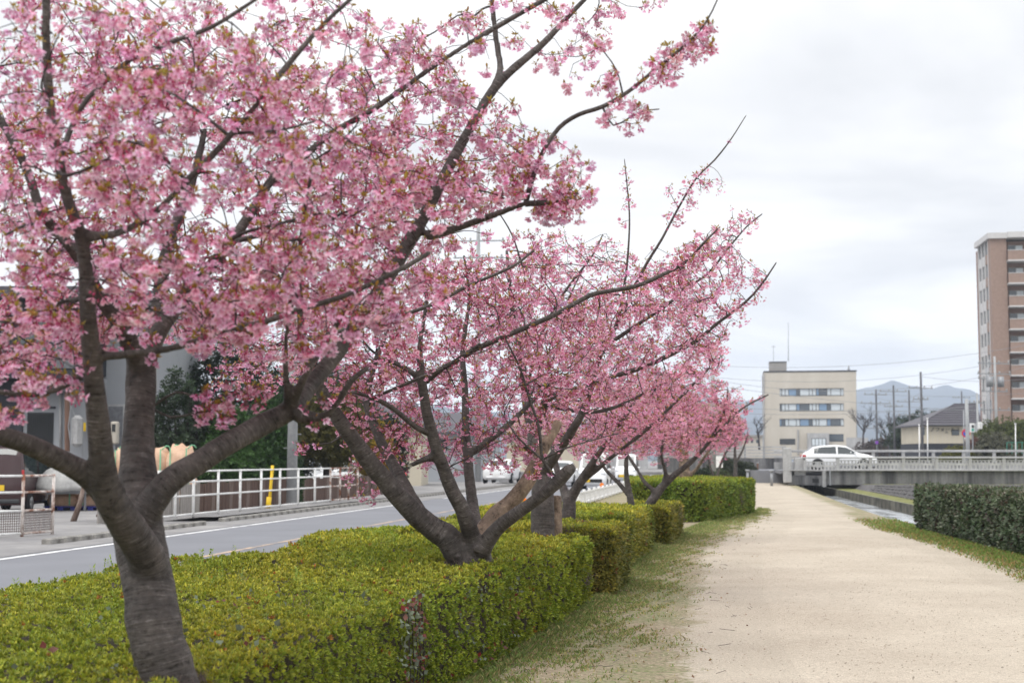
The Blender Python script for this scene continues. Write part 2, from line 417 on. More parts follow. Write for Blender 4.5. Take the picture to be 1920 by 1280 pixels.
# path outline, world
PATH_R = [(6.4, -5), (6.4, 10)] + [tuple(G(*p)[:2]) for p in ((1930, 1094), (1830, 1048), (1700, 1006), (1645, 992), (1608, 977), (1572, 957), (1532, 938), (1497, 918))] + [(17.1, 97), (16.5, 110)]
PATH_L = [(1.15, -5), (1.35, 7)] + [tuple(G(*p)[:2]) for p in ((1322, 1270), (1318, 1180), (1335, 1090), (1362, 1030), (1418, 1000), (1452, 972), (1437, 945), (1414, 920), (1406, 905))] + [(15.1, 97), (14.6, 110)]
pry = np.array(PATH_R); ply = np.array(PATH_L)
def pR(Y): return float(np.interp(Y, pry[:, 1], pry[:, 0]))
def pL(Y): return float(np.interp(Y, ply[:, 1], ply[:, 0]))
def hedge_line(Y): return float(np.interp(Y, [-5, 3, 5.1, 8.6, 10.1, 15, 17.6, 24, 29, 34.8, 40, 100], [-1.5, -1.35, -1.1, -.56, -.23, .83, 1.37, 2.2, 3.37, 4.8, 6.8, 20]))
ROADDIR = .146
def road_c(Y): return -4.67 + ROADDIR * (Y - 23)

def granite(t, tc):
    big = N(t, "ShaderNodeTexNoise"); big.inputs['Scale'].default_value = .55; big.inputs['Detail'].default_value = 7; big.inputs['Roughness'].default_value = .6
    fine = N(t, "ShaderNodeTexNoise"); fine.inputs['Scale'].default_value = 75; fine.inputs['Detail'].default_value = 3; fine.inputs['Roughness'].default_value = .75
    vo = N(t, "ShaderNodeTexVoronoi"); vo.inputs['Scale'].default_value = 42; vo.inputs['Randomness'].default_value = 1
    vo2 = N(t, "ShaderNodeTexVoronoi"); vo2.inputs['Scale'].default_value = 9
    mid = N(t, "ShaderNodeTexNoise"); mid.inputs['Scale'].default_value = 26; mid.inputs['Detail'].default_value = 6; mid.inputs['Roughness'].default_value = .7
    for n in (big, fine, vo, vo2, mid): t.links.new(tc.outputs['Object'], n.inputs['Vector'])
    r = N(t, "ShaderNodeValToRGB"); e = r.color_ramp.elements
    e[0].position = .3; e[0].color = (.445, .385, .315, 1); e[1].position = .7; e[1].color = (.56, .497, .412, 1)
    t.links.new(big.outputs['Fac'], r.inputs[0])
    mr = N(t, "ShaderNodeMapRange"); mr.inputs['From Min'].default_value = .28; mr.inputs['From Max'].default_value = .72
    mr.inputs['To Min'].default_value = .62; mr.inputs['To Max'].default_value = 1.28; t.links.new(fine.outputs['Fac'], mr.inputs['Value'])
    mr2 = N(t, "ShaderNodeMapRange"); mr2.inputs['From Min'].default_value = .3; mr2.inputs['From Max'].default_value = .7
    mr2.inputs['To Min'].default_value = .82; mr2.inputs['To Max'].default_value = 1.12; t.links.new(mid.outputs['Fac'], mr2.inputs['Value'])
    d = N(t, "ShaderNodeMapRange"); d.inputs['From Min'].default_value = .05; d.inputs['From Max'].default_value = .16
    d.inputs['To Min'].default_value = .55; d.inputs['To Max'].default_value = 1.0; t.links.new(vo.outputs['Distance'], d.inputs['Value'])
    d2 = N(t, "ShaderNodeMapRange"); d2.inputs['From Min'].default_value = .04; d2.inputs['From Max'].default_value = .09
    d2.inputs['To Min'].default_value = .35; d2.inputs['To Max'].default_value = 1.0; t.links.new(vo2.outputs['Distance'], d2.inputs['Value'])
    m1 = N(t, "ShaderNodeMath", operation='MULTIPLY'); t.links.new(d.outputs[0], m1.inputs[0]); t.links.new(d2.outputs[0], m1.inputs[1])
    m2 = N(t, "ShaderNodeMath", operation='MULTIPLY'); t.links.new(m1.outputs[0], m2.inputs[0]); t.links.new(mr.outputs[0], m2.inputs[1])
    m3 = N(t, "ShaderNodeMath", operation='MULTIPLY'); t.links.new(m2.outputs[0], m3.inputs[0]); t.links.new(mr2.outputs[0], m3.inputs[1])
    s2 = N(t, "ShaderNodeVectorMath", operation='SCALE'); t.links.new(r.outputs[0], s2.inputs[0]); t.links.new(m3.outputs[0], s2.inputs['Scale'])
    return s2.outputs[0], fine.outputs['Fac']
def mat_ground():
    m = bpy.data.materials.new("verge_soil_and_turf"); m.use_nodes = True; t = m.node_tree; b = t.nodes['Principled BSDF']
    b.inputs['Roughness'].default_value = .95; b.inputs['Specular IOR Level'].default_value = .1
    tc = N(t, "ShaderNodeTexCoord"); a = N(t, "ShaderNodeAttribute", attribute_name='sand')
    n1 = N(t, "ShaderNodeTexNoise"); n1.inputs['Scale'].default_value = 1.6; n1.inputs['Detail'].default_value = 8; n1.inputs['Roughness'].default_value = .68
    n2 = N(t, "ShaderNodeTexNoise"); n2.inputs['Scale'].default_value = 28; n2.inputs['Detail'].default_value = 6; n2.inputs['Roughness'].default_value = .7
    n3 = N(t, "ShaderNodeTexNoise"); n3.inputs['Scale'].default_value = .9; n3.inputs['Detail'].default_value = 6
    for n in (n1, n2, n3): t.links.new(tc.outputs['Object'], n.inputs['Vector'])
    def ramp(c1, c2, p1, p2, src):
        r = N(t, "ShaderNodeValToRGB"); r.color_ramp.elements[0].position = p1; r.color_ramp.elements[1].position = p2
        r.color_ramp.elements[0].color = (*c1, 1); r.color_ramp.elements[1].color = (*c2, 1); t.links.new(src, r.inputs[0]); return r
    gc, gh = granite(t, tc)
    turf = ramp((.09, .13, .045), (.30, .33, .16), .3, .75, n2.outputs['Fac'])
    dry = ramp((.16, .12, .08), (.50, .425, .315), .3, .7, n2.outputs['Fac'])
    n4 = N(t, "ShaderNodeTexNoise"); n4.inputs['Scale'].default_value = 17; n4.inputs['Detail'].default_value = 8; n4.inputs['Roughness'].default_value = .75
    t.links.new(tc.outputs['Object'], n4.inputs['Vector'])
    mxa = N(t, "ShaderNodeMath", operation='MULTIPLY_ADD'); mxa.inputs[1].default_value = 1.5; t.links.new(n4.outputs['Fac'], mxa.inputs[0]); t.links.new(n3.outputs['Fac'], mxa.inputs[2])
    f1 = N(t, "ShaderNodeMapRange"); f1.inputs['From Min'].default_value = .98; f1.inputs['From Max'].default_value = 1.32
    t.links.new(mxa.outputs[0], f1.inputs['Value'])
    g = N(t, "ShaderNodeMix", data_type='RGBA'); t.links.new(f1.outputs[0], g.inputs['Factor']); t.links.new(turf.outputs[0], g.inputs['A']); t.links.new(dry.outputs[0], g.inputs['B'])
    ad = N(t, "ShaderNodeMath", operation='ADD'); t.links.new(a.outputs['Fac'], ad.inputs[0])
    sb = N(t, "ShaderNodeMath", operation='MULTIPLY_ADD'); sb.inputs[1].default_value = 1.7; sb.inputs[2].default_value = -1.72
    sm_ = N(t, "ShaderNodeMath", operation='ADD'); t.links.new(n1.outputs['Fac'], sm_.inputs[0]); t.links.new(n4.outputs['Fac'], sm_.inputs[1]); t.links.new(sm_.outputs[0], sb.inputs[0]); t.links.new(sb.outputs[0], ad.inputs[1])
    f2 = N(t, "ShaderNodeMapRange"); f2.inputs['From Min'].default_value = .3; f2.inputs['From Max'].default_value = .75; f2.interpolation_type = 'SMOOTHSTEP'
    t.links.new(ad.outputs[0], f2.inputs['Value'])
    g2 = N(t, "ShaderNodeMix", data_type='RGBA'); t.links.new(f2.outputs[0], g2.inputs['Factor']); t.links.new(g.outputs['Result'], g2.inputs['A']); t.links.new(gc, g2.inputs['B'])
    t.links.new(g2.outputs['Result'], b.inputs['Base Color'])
    bp = N(t, "ShaderNodeBump"); bp.inputs['Strength'].default_value = .6; bp.inputs['Distance'].default_value = .03
    t.links.new(n2.outputs['Fac'], bp.inputs['Height']); t.links.new(bp.outputs[0], b.inputs['Normal'])
    return m
def mat_path():
    m = bpy.data.materials.new("decomposed_granite"); m.use_nodes = True; t = m.node_tree; b = t.nodes['Principled BSDF']
    b.inputs['Roughness'].default_value = .95; b.inputs['Specular IOR Level'].default_value = .1
    tc = N(t, "ShaderNodeTexCoord"); c, h = granite(t, tc); t.links.new(c, b.inputs['Base Color'])
    bp = N(t, "ShaderNodeBump"); bp.inputs['Strength'].default_value = .5; bp.inputs['Distance'].default_value = .008
    t.links.new(h, bp.inputs['Height']); t.links.new(bp.outputs[0], b.inputs['Normal'])
    return m
M['ground'] = mat_ground(); M['path'] = mat_path()

# verge / ground left of the canal: grid with the share of sand stored on it
gys = np.concatenate([np.arange(-30, 2, 2.0), np.arange(2, 45, .25), np.arange(45, 121, 1.0)])
V = []; S = []; xs_rows = []
for y in gys:
    L = road_c(y) + 2.6
    xr = canalL(y)
    row = np.concatenate([[-400.0, -60.0, L - 1], np.linspace(L, xr, 60)])
    xs_rows.append(row)
    a, b_ = pL(y), pR(y)
    for x in row:
        e = .16 + .3 * max(0, min(1, (y - 18) / 10))
        dl = (x - a + e) / .55; dr = (b_ - x + .10) / .75 if y < 42 else (xr - x - .45) / .9
        s = max(0, min(1.2, min(dl, dr) + .5))
        V.append((x, y, 0.010 * math.sin(x * 3 + y) * math.sin(y * 2.3) * (1 if a > x > L else 0))); S.append(s)
nx = 63
F = np.array([[j * nx + i, j * nx + i + 1, (j + 1) * nx + i + 1, (j + 1) * nx + i] for j in range(len(gys) - 1) for i in range(nx - 1)])
g = mk("ground", V, F, M['ground'], smooth=True, attrs={'sand': ('FLOAT', S)}); setprops(g, kind='structure')
# path: its edges feather irregularly over the verge
py_ = np.arange(-5, 110, .08); V = []; F = []
sj = np.stack([py_ * 0, py_, py_ * 0], 1)
jl = wob(sj, 1.2, 1) * .06; jr = wob(sj, 1.2, 7) * .05
for i, y in enumerate(py_):
    a, b_ = pL(y) + jl[i] + .55, pR(y) + jr[i] - .50
    for k in range(5): V.append((a + (b_ - a) * [0, .08, .5, .92, 1][k], y, .0145 if 0 < k < 4 else -.006))
F = np.array([[j * 5 + i, j * 5 + i + 1, (j + 1) * 5 + i + 1, (j + 1) * 5 + i] for j in range(len(py_) - 1) for i in range(4)])
setprops(mk("path", V, F, M['path'], smooth=False), kind='structure')

# road, lines, lot
rys = list(range(-30, 230, 10))
rl = lambda o: (lambda y: road_c(y) + o)
sheet("road", rl(-3.05), rl(2.95), rys, K(.016), K(.016), M['asphalt'])
def line(name, off, wd, y0, y1, m, z=.0205):
    yy = list(np.linspace(y0, y1, max(2, int((y1 - y0) / 4))))
    return sheet(name, rl(off - wd / 2), rl(off + wd / 2), yy, K(z), K(z), m)
line("edge_line", -2.83, .15, -20, 49.5, M['white_line'])
line("edge_line", -2.83, .15, 56, 150, M['white_line'])
line("edge_line", 2.7, .13, -20, 150, M['white_line'])
line("center_line", 0, .12, -20, 44, M['orange_line'])
line("center_line", 0, .12, 48, 150, M['orange_line'])
sheet("parking_lot", lambda y: road_c(y) - 60, rl(-3.06), rys, K(.020), K(.020), M['lot'])
# raised ground of the crossing street and beyond
mb = MB(); mb.box((0, 1200 + 113, .3), (2600, 2400, .6)); setprops(mb.build("far_ground", M['lot']), kind='structure')

# canal
M['water'] = mat_two("canal_water", (.05, .055, .05), (.62, .66, .70), .8, .40, .56, rough=.12, bump=0, stretch=(1.6, .45, 1), spec=.8, var_scale=9)
t = M['water'].node_tree; b_n = t.nodes['Principled BSDF']; tcn = N(t, "ShaderNodeTexCoord"); mp = N(t, "ShaderNodeMapping"); mp.inputs['Scale'].default_value = (1.4, .5, 1)
nn = N(t, "ShaderNodeTexNoise"); nn.inputs['Scale'].default_value = 6; nn.inputs['Detail'].default_value = 6
bp = N(t, "ShaderNodeBump"); bp.inputs['Strength'].default_value = .9; bp.inputs['Distance'].default_value = .10
t.links.new(tcn.outputs['Object'], mp.inputs[0]); t.links.new(mp.outputs[0], nn.inputs[0]); t.links.new(nn.outputs['Fac'], bp.inputs['Height']); t.links.new(bp.outputs[0], b_n.inputs['Normal'])
sheet("canal_water", lambda y: canalL(y) - .02, lambda y: ledge(y) + .02, ys, K(-.62), K(-.62), M['water'])
sheet("canal_bank", canalL, lambda y: canalL(y) - .02, ys, K(0.0), K(-.9), M['concrete'])
M['mossy'] = mat_two("mossy_concrete", (.04, .038, .03), (.15, .14, .11), 1.5, .35, .65, stretch=(1, 1, 1), bump=.4)
sheet("canal_ledge_wall", ledge, lambda y: ledge(y) + .005, ys, K(-.9), K(-.20), M['mossy'])
M['turf'] = mat_two("short_turf", (.10, .12, .03), (.25, .24, .085), 2.2, .35, .65, bump=.6, bscale=50)
sheet("canal_ledge", lambda y: ledge(y), foot, ys, K(-.195), K(-.19), M['turf'], nx=6)
M['masonry'] = mat_two("dark_masonry", (.05, .048, .052), (.22, .21, .215), 2.2, .35, .7, stretch=(1.3, 2.5, 1), bump=.6, bscale=12)
V = []; yy = np.arange(-10, 100, .5); nn_ = 7
for y in yy:
    for k in range(nn_):
        tt = k / (nn_ - 1)
        V.append((foot(y) + tt * .42 + .03 * math.sin(y * 7 + k * 2.2) * math.sin(k * 3.1 + y), y, -.21 + tt * (topz(y) + .21)))
F = np.array([[j * nn_ + i, j * nn_ + i + 1, (j + 1) * nn_ + i + 1, (j + 1) * nn_ + i] for j in range(len(yy) - 1) for i in range(nn_ - 1)])
setprops(mk("canal_slope", V, F, M['masonry'], smooth=False), kind='structure')
sheet("far_bank", lambda y: foot(y) + .41, K(300), ys, topz, topz, M['turf'], nx=3)

# stone revetment blocks on the slope, piece by piece where they can be told apart
blk = None; slope_o = [o for o in COL.objects if o.name == "canal_slope"][0]
mbk = MB(); mbk.box((0, 0, 0), (.07, .50, .25), bevel=.02)
first = None
for j, y in enumerate(np.arange(44, 78, .56)):
    for k in range(4):
        tt = (k + .5) / 4; yy_ = y + (.28 if k % 2 else 0); hh = topz(yy_) + .21
        x = foot(yy_) + tt * .42; z = -.21 + tt * hh
        if hh < .25: continue
        if first is None: first = mbk.build("stone", M['masonry'], slope_o, world=False); s_ = first
        else: s_ = first.copy(); COL.objects.link(s_); s_.parent = slope_o
        s_.location = (x + random.uniform(-.005, .03), yy_, z); s_.rotation_euler = (random.uniform(-.10, .10), R(90) - math.atan2(hh, .42), random.uniform(-.08, .08))
        s_.scale = (1, random.uniform(.85, 1.08), hh / .95 * random.uniform(.85, 1.05))
# hills far behind
def ridge(pts, Y, name, m, depth=900, jag=7, base=0):
    pxs = np.arange(pts[0][0], pts[-1][0], 4); pys = np.interp(pxs, [p[0] for p in pts], [p[1] for p in pts])
    V = []; rows = 14
    top = np.array([P(a, b, Y) for a, b in zip(pxs, pys)])
    j1 = wob(np.stack([top[:, 0], top[:, 0] * 0, top[:, 0] * 0], 1), .03, 3) * jag
    for k in range(rows):
        f = k / (rows - 1)
        for i, p in enumerate(top):
            h = (p[2] + j1[i]) * (1 - f ** 1.15)
            off = -depth * f
            rel = math.sin(p[0] * .012 + k * .5) * 30 * f + math.sin(p[0] * .03 + 1.3 * k) * 12 * f
            V.append((p[0] * (Y + off) / Y, Y + off, max(base, h + rel * (1 - f))))
    n = len(top)
    F = np.array([[a * n + i, a * n + i + 1, (a + 1) * n + i + 1, (a + 1) * n + i] for a in range(rows - 1) for i in range(n - 1)])
    return setprops(mk(name, V, F, m, smooth=True), kind='structure')
M['hill'] = mat_two("wooded_hill", (.02, .035, .05), (.05, .065, .075), .012, .35, .65, bump=0, var_scale=.05)  # blue of the distant haze is put into the woodland colours too
ridge([(1180, 760), (1240, 742), (1290, 735), (1309, 733), (1345, 745), (1365, 751), (1406, 749), (1430, 748), (1480, 756), (1560, 742), (1605, 727), (1633, 728), (1650, 721), (1672, 716), (1695, 719), (1717, 728), (1734, 732), (1754, 726), (1779, 722), (1802, 725), (1824, 734), (1841, 739), (1900, 760), (1990, 780)], 3300, "mountains", M['hill'])
ridge([(200, 790), (420, 775), (620, 782), (820, 765), (1000, 775), (1180, 770), (1300, 790), (1430, 795), (1480, 800), (1600, 790), (1700, 775), (1800, 782), (1900, 775), (2100, 790)], 2300, "foothills", M['hill'], depth=500)

# ------------------------------------------------------------------ haze
hz = bpy.data.materials.new("haze_air"); hz.use_nodes = True; t = hz.node_tree
t.nodes.remove(t.nodes['Principled BSDF'])
pv = N(t, "ShaderNodeVolumePrincipled"); pv.inputs['Color'].default_value = (.74, .84, 1.0, 1); pv.inputs['Density'].default_value = 2.8e-4
t.links.new(pv.outputs[0], t.nodes['Material Output'].inputs['Volume'])
mb = MB(); mb.box((0, 1650, 108), (5200, 3700, 220)); h = mb.build("haze", hz); setprops(h, kind='stuff')

# ------------------------------------------------------------------ hedges
def merge(parts):
    V = []; F = []; C = []; b = 0
    for v, f, c in parts:
        v = np.asarray(v, float); V.append(v); F.append(np.asarray(f) + b); C.append(np.asarray(c, float)); b += len(v)
    return np.vstack(V), np.vstack(F), np.vstack(C)
def scatter(temps, pos, rot, scl, colmul, which):
    """copies of small templates (V,F,C) as one mesh; rot (k,3,3)"""
    Vs = []; Fs = []; Cs = []; b = 0
    for ti, (V, F, C) in enumerate(temps):
        idx = np.nonzero(which == ti)[0]
        if len(idx) == 0: continue
        W = np.einsum('kij,nj->kni', rot[idx], V) * scl[idx][:, None, None] + pos[idx][:, None, :]
        n = len(V); k = len(idx)
        Fs.append((F[None] + (np.arange(k) * n)[:, None, None] + b).reshape(-1, 3))
        Cs.append((C[None] * colmul[idx][:, None, :]).reshape(-1, 3)); Vs.append(W.reshape(-1, 3)); b += n * k
    return np.vstack(Vs).astype(np.float32), np.vstack(Fs).astype(np.int32), np.clip(np.vstack(Cs), 0, 1).astype(np.float32)
def basis(nrm, rg):
    """rotation matrices whose z axis is nrm, random spin"""
    nrm = nrm / (np.linalg.norm(nrm, axis=1, keepdims=True) + 1e-9)
    a = rg.normal(0, 1, nrm.shape); x = np.cross(a, nrm); x /= np.linalg.norm(x, axis=1, keepdims=True) + 1e-9
    y = np.cross(nrm, x); return np.stack([x, y, nrm], axis=2)

def rosette(nl, length, width, tilt, seed, c1=(.42, .40, .04), c2=(.17, .23, .03), stem=False):
    rg = np.random.default_rng(seed); parts = []
    for i in range(nl):
        a = i * 2.399 + rg.uniform(-.3, .3); el = R(tilt + rg.uniform(-22, 18)); L = length * rg.uniform(.7, 1.1); w_ = width * rg.uniform(.8, 1.1)
        d = np.array([math.cos(a) * math.cos(el), math.sin(a) * math.cos(el), math.sin(el)])
        s = np.array([-math.sin(a), math.cos(a), 0]); n = np.cross(d, s)
        V = [d * L * .08, d * L * .55 + s * w_ * .5 + n * -w_ * .12, d * L * .55 - s * w_ * .5 + n * -w_ * .12, d * L + n * w_ * .15]
        q = rg.uniform(0, 1); c = np.array(c1) * q + np.array(c2) * (1 - q); c = c * rg.uniform(.75, 1.25)
        parts.append((V, [(0, 2, 1), (1, 2, 3)], [c * .7, c, c, c * 1.1]))
    return merge(parts)
ROS = [rosette(7, .028, .0125, 42, s) for s in range(6)] + [rosette(6, .026, .012, 66, s + 10) for s in range(3)]
ROS_LO = [rosette(5, .030, .014, 38, s) for s in range(5)]
DARKL = [rosette(6, .034, .016, 25, s, (.15, .17, .10), (.045, .07, .03)) for s in range(4)] + [rosette(5, .030, .014, 25, 50, (.13, .085, .065), (.08, .055, .045)), rosette(5, .032, .014, 35, 51, (.33, .32, .26), (.14, .15, .10))]
TWG = []
for s in range(3):
    rg_ = np.random.default_rng(40 + s); parts = []
    for i in range(5):
        a = rg_.uniform(0, 6.28); d = np.array([math.cos(a) * .6, math.sin(a) * .6, rg_.uniform(.2, 1)]) * rg_.uniform(.02, .05); sd = np.cross(d, [0, 0, 1]); sd = sd / (np.linalg.norm(sd) + 1e-6) * .0012
        o_ = rg_.normal(0, .008, 3); parts.append(([o_ + sd, o_ - sd, o_ + d], [(0, 1, 2)], [[.17, .13, .115]] * 3))
    TWG.append(merge(parts))

def poly_edges(poly):
    p = np.array(poly, float); q = np.roll(p, -1, axis=0); return p, q
def inside(poly, X):
    p, q = poly_edges(poly); r = np.zeros(len(X), bool)
    for a, b in zip(p, q):
        c = ((a[1] > X[:, 1]) != (b[1] > X[:, 1])) & (X[:, 0] < (b[0] - a[0]) * (X[:, 1] - a[1]) / (b[1] - a[1] + 1e-12) + a[0]); r ^= c
    return r
def edge_dist(poly, X):
    p, q = poly_edges(poly); D = np.full(len(X), 9e9)
    for a, b in zip(p, q):
        ab = b - a; t = np.clip(((X - a) @ ab) / (ab @ ab), 0, 1); D = np.minimum(D, np.linalg.norm(X - a - t[:, None] * ab, axis=1))
    return D
def hedge(name, label, poly, h, dens, temps, seed, tint=(1, 1, 1), group=None, sides=None, bare=.0, z0=0.0, scl=1.0, holes=(), core=(.055, .045, .03), rough=.018, side_k=1.0, sb=(1, 1, 1)):
    rg = np.random.default_rng(seed)
    poly = [tuple(p) for p in poly]; P2 = np.array(poly)
    area = abs(sum(a[0] * b[1] - b[0] * a[1] for a, b in zip(poly, poly[1:] + poly[:1]))) / 2
    ccw = sum(a[0] * b[1] - b[0] * a[1] for a, b in zip(poly, poly[1:] + poly[:1])) > 0
    lo, hi = P2.min(0), P2.max(0); bb = (hi[0] - lo[0]) * (hi[1] - lo[1])
    # top
    n = int(bb * dens(None) if callable(dens) and False else bb * 3200)
    n = min(n, 400000)
    X = rg.uniform(lo, hi, (n, 2)); X = X[inside(poly, X)]
    dist = np.hypot(X[:, 0], X[:, 1]); dv = dens(dist); keep = rg.uniform(0, 1, len(X)) < dv / 3200; X = X[keep]; dist = dist[keep]
    ed = edge_dist(poly, X)
    Z = h - .055 * np.clip(1 - ed / .11, 0, 1) ** 2
    pos = np.column_stack([X, Z]); nr = np.zeros_like(pos); nr[:, 2] = 1
    # outward tilt near the edge
    allp = [pos]; alln = [nr]; alld = [dist]
    p, q = poly_edges(poly)
    for k, (a, b) in enumerate(zip(p, q)):
        if sides is not None and k not in sides: continue
        L = np.linalg.norm(b - a); nrm = np.array([(b - a)[1], -(b - a)[0]]) / L
        if not ccw: nrm = -nrm
        m = int(L * h * 3200 * side_k); m = min(m, 300000)
        u = rg.uniform(0, 1, m); z = rg.uniform(.02, 1, m) * h
        XY = a + (b - a) * u[:, None]; dist = np.hypot(XY[:, 0], XY[:, 1]); keep = rg.uniform(0, 1, m) < dens(dist) / 3200
        XY = XY[keep]; z = z[keep]; dist = dist[keep]; u = u[keep]
        inset = .05 * np.clip(1 - (h - z) / .10, 0, 1) ** 2 + .04 * np.clip(1 - z / .3, 0, 1) ** 1.5 + .04 * np.clip(1 - np.minimum(u, 1 - u) * L / .1, 0, 1)
        XY = XY - nrm * inset[:, None]
        allp.append(np.column_stack([XY, z])); nn = np.zeros((len(z), 3)); nn[:, :2] = nrm; nn[:, 2] = .35; alln.append(nn); alld.append(dist)
    pos = np.vstack(allp); nr = np.vstack(alln); dist = np.concatenate(alld)
    bump = wob(pos, 2.2, seed % 20) * rough + wob(pos, 9, (seed + 5) % 20) * rough * .7
    pos = pos + nr / np.linalg.norm(nr, axis=1, keepdims=True) * (bump + rg.normal(0, .009, len(pos)))[:, None]
    hx_ = wob(pos, 5, (seed + 2) % 20); pos[:, 2] += np.where((nr[:, 2] > .9) & (hx_ > .55), rg.uniform(0, .035, len(pos)), 0)
    # sparse spots show the brown twigs inside
    patch = wob(pos, 1.7, (seed + 9) % 20) * .6 + wob(pos, 7.0, (seed + 3) % 20) * .5
    keep = ~((patch > 1.05 - bare) & (rg.uniform(0, 1, len(pos)) < .75))
    for hx, hy, hr in holes: keep &= np.hypot(pos[:, 0] - hx, pos[:, 1] - hy) > hr
    twp = pos[~keep]; twn = nr[~keep]
    pos = pos[keep]; nr = nr[keep]; dist = dist[keep]; pt = patch[keep]
    k = len(pos)
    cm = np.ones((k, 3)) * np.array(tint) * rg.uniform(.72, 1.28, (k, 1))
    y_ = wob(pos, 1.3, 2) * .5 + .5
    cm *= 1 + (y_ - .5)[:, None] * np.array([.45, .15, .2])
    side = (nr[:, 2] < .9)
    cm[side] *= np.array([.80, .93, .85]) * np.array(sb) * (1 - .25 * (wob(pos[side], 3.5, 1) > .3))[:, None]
    old = rg.uniform(0, 1, k) < .012; cm[old] *= np.array([1.2, .45, .9])
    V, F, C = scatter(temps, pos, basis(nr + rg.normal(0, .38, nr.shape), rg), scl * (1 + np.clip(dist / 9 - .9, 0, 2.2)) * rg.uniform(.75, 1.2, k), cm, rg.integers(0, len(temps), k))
    rt = root(name, (*P2.mean(0), z0), label, "hedge", group)
    V[:, 2] += z0
    o = mk("foliage", V, F, M['leaf'], rt, attrs={'col': ('FLOAT_COLOR', C)}); o['kind'] = 'stuff'
    if len(twp) > 5:
        twp = np.repeat(twp, 2, 0); twn = np.repeat(twn, 2, 0); twp = twp + rg.normal(0, .02, twp.shape)
        V, F, C = scatter(TWG, twp - twn * .03, basis(twn + rg.normal(0, .6, twn.shape), rg), rg.uniform(.8, 1.6, len(twp)) * (1 + np.hypot(twp[:, 0], twp[:, 1]) / 14), np.ones((len(twp), 3)), rg.integers(0, 3, len(twp)))
        V[:, 2] += z0
        o = mk("twigs", V, F, M['leaf'], rt, attrs={'col': ('FLOAT_COLOR', C)}); o['kind'] = 'stuff'
    # woody core
    c0 = P2.mean(0); ins = [tuple(c0 + (np.array(a) - c0) * (1 - .10 / max(.3, np.linalg.norm(np.array(a) - c0) * .8))) for a in poly]
    mbx = MB(); mbx.prism(ins, z0 + .03, z0 + h - .045, 'z')
    if 'core' + str(core) not in M: M['core' + str(core)] = mat("hedge_wood", core, .9, noise=18, var=.5, bump=.8, bscale=30)
    mbx.build("stems", M['core' + str(core)], rt)
    return rt
dn = lambda a, b, c: (lambda d: np.clip(a * (b / np.maximum(d, b)) ** c, 60, 3200))

H1 = [(-1.32, 3.4), (-1.1, 5.1), (-.56, 8.6), (-.23, 10.1), (.83, 15.05), (-.9, 15.3), (-1.7, 13.6), (-2.75, 11.7), (-3.2, 8.8), (-3.3, 6.4), (-2.9, 3.4)]
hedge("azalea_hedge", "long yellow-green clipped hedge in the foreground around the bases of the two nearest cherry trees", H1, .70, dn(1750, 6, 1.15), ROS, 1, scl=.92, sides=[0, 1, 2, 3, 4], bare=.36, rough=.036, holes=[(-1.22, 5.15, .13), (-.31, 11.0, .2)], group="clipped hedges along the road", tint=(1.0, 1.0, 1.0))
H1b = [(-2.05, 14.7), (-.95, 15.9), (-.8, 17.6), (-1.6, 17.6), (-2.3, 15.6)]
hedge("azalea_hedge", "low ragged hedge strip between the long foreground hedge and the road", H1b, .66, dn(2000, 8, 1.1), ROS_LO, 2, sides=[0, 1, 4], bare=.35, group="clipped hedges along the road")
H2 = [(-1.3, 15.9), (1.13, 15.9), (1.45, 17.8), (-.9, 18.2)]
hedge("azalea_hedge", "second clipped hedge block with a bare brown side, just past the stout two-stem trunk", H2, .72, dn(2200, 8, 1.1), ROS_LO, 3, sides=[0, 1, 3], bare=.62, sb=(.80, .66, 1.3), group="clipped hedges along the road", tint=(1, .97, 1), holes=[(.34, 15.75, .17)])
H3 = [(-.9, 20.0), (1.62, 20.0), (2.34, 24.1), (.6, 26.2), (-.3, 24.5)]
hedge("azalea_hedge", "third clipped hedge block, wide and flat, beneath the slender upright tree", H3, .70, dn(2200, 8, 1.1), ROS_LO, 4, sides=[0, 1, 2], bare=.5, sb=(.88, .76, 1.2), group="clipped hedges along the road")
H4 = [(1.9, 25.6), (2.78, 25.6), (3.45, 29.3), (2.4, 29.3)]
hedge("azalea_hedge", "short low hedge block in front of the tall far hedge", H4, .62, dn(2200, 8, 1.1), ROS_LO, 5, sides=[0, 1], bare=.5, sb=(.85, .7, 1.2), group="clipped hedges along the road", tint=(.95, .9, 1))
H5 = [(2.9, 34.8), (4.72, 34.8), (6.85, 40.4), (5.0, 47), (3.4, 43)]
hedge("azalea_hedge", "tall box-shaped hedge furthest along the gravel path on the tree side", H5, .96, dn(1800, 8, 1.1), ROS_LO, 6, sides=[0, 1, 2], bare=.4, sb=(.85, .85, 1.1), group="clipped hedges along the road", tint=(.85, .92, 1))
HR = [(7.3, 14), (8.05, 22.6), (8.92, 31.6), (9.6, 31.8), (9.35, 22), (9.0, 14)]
hedge("broadleaf_hedge", "dark glossy broadleaf hedge beside the canal, on the far side of the gravel path", HR, .93, dn(720, 9, 1.0), DARKL, 7, sides=[0, 1, 2, 5], bare=.25, core=(.03, .028, .018), tint=(1, 1, 1), rough=.035, scl=.98, side_k=1.0)

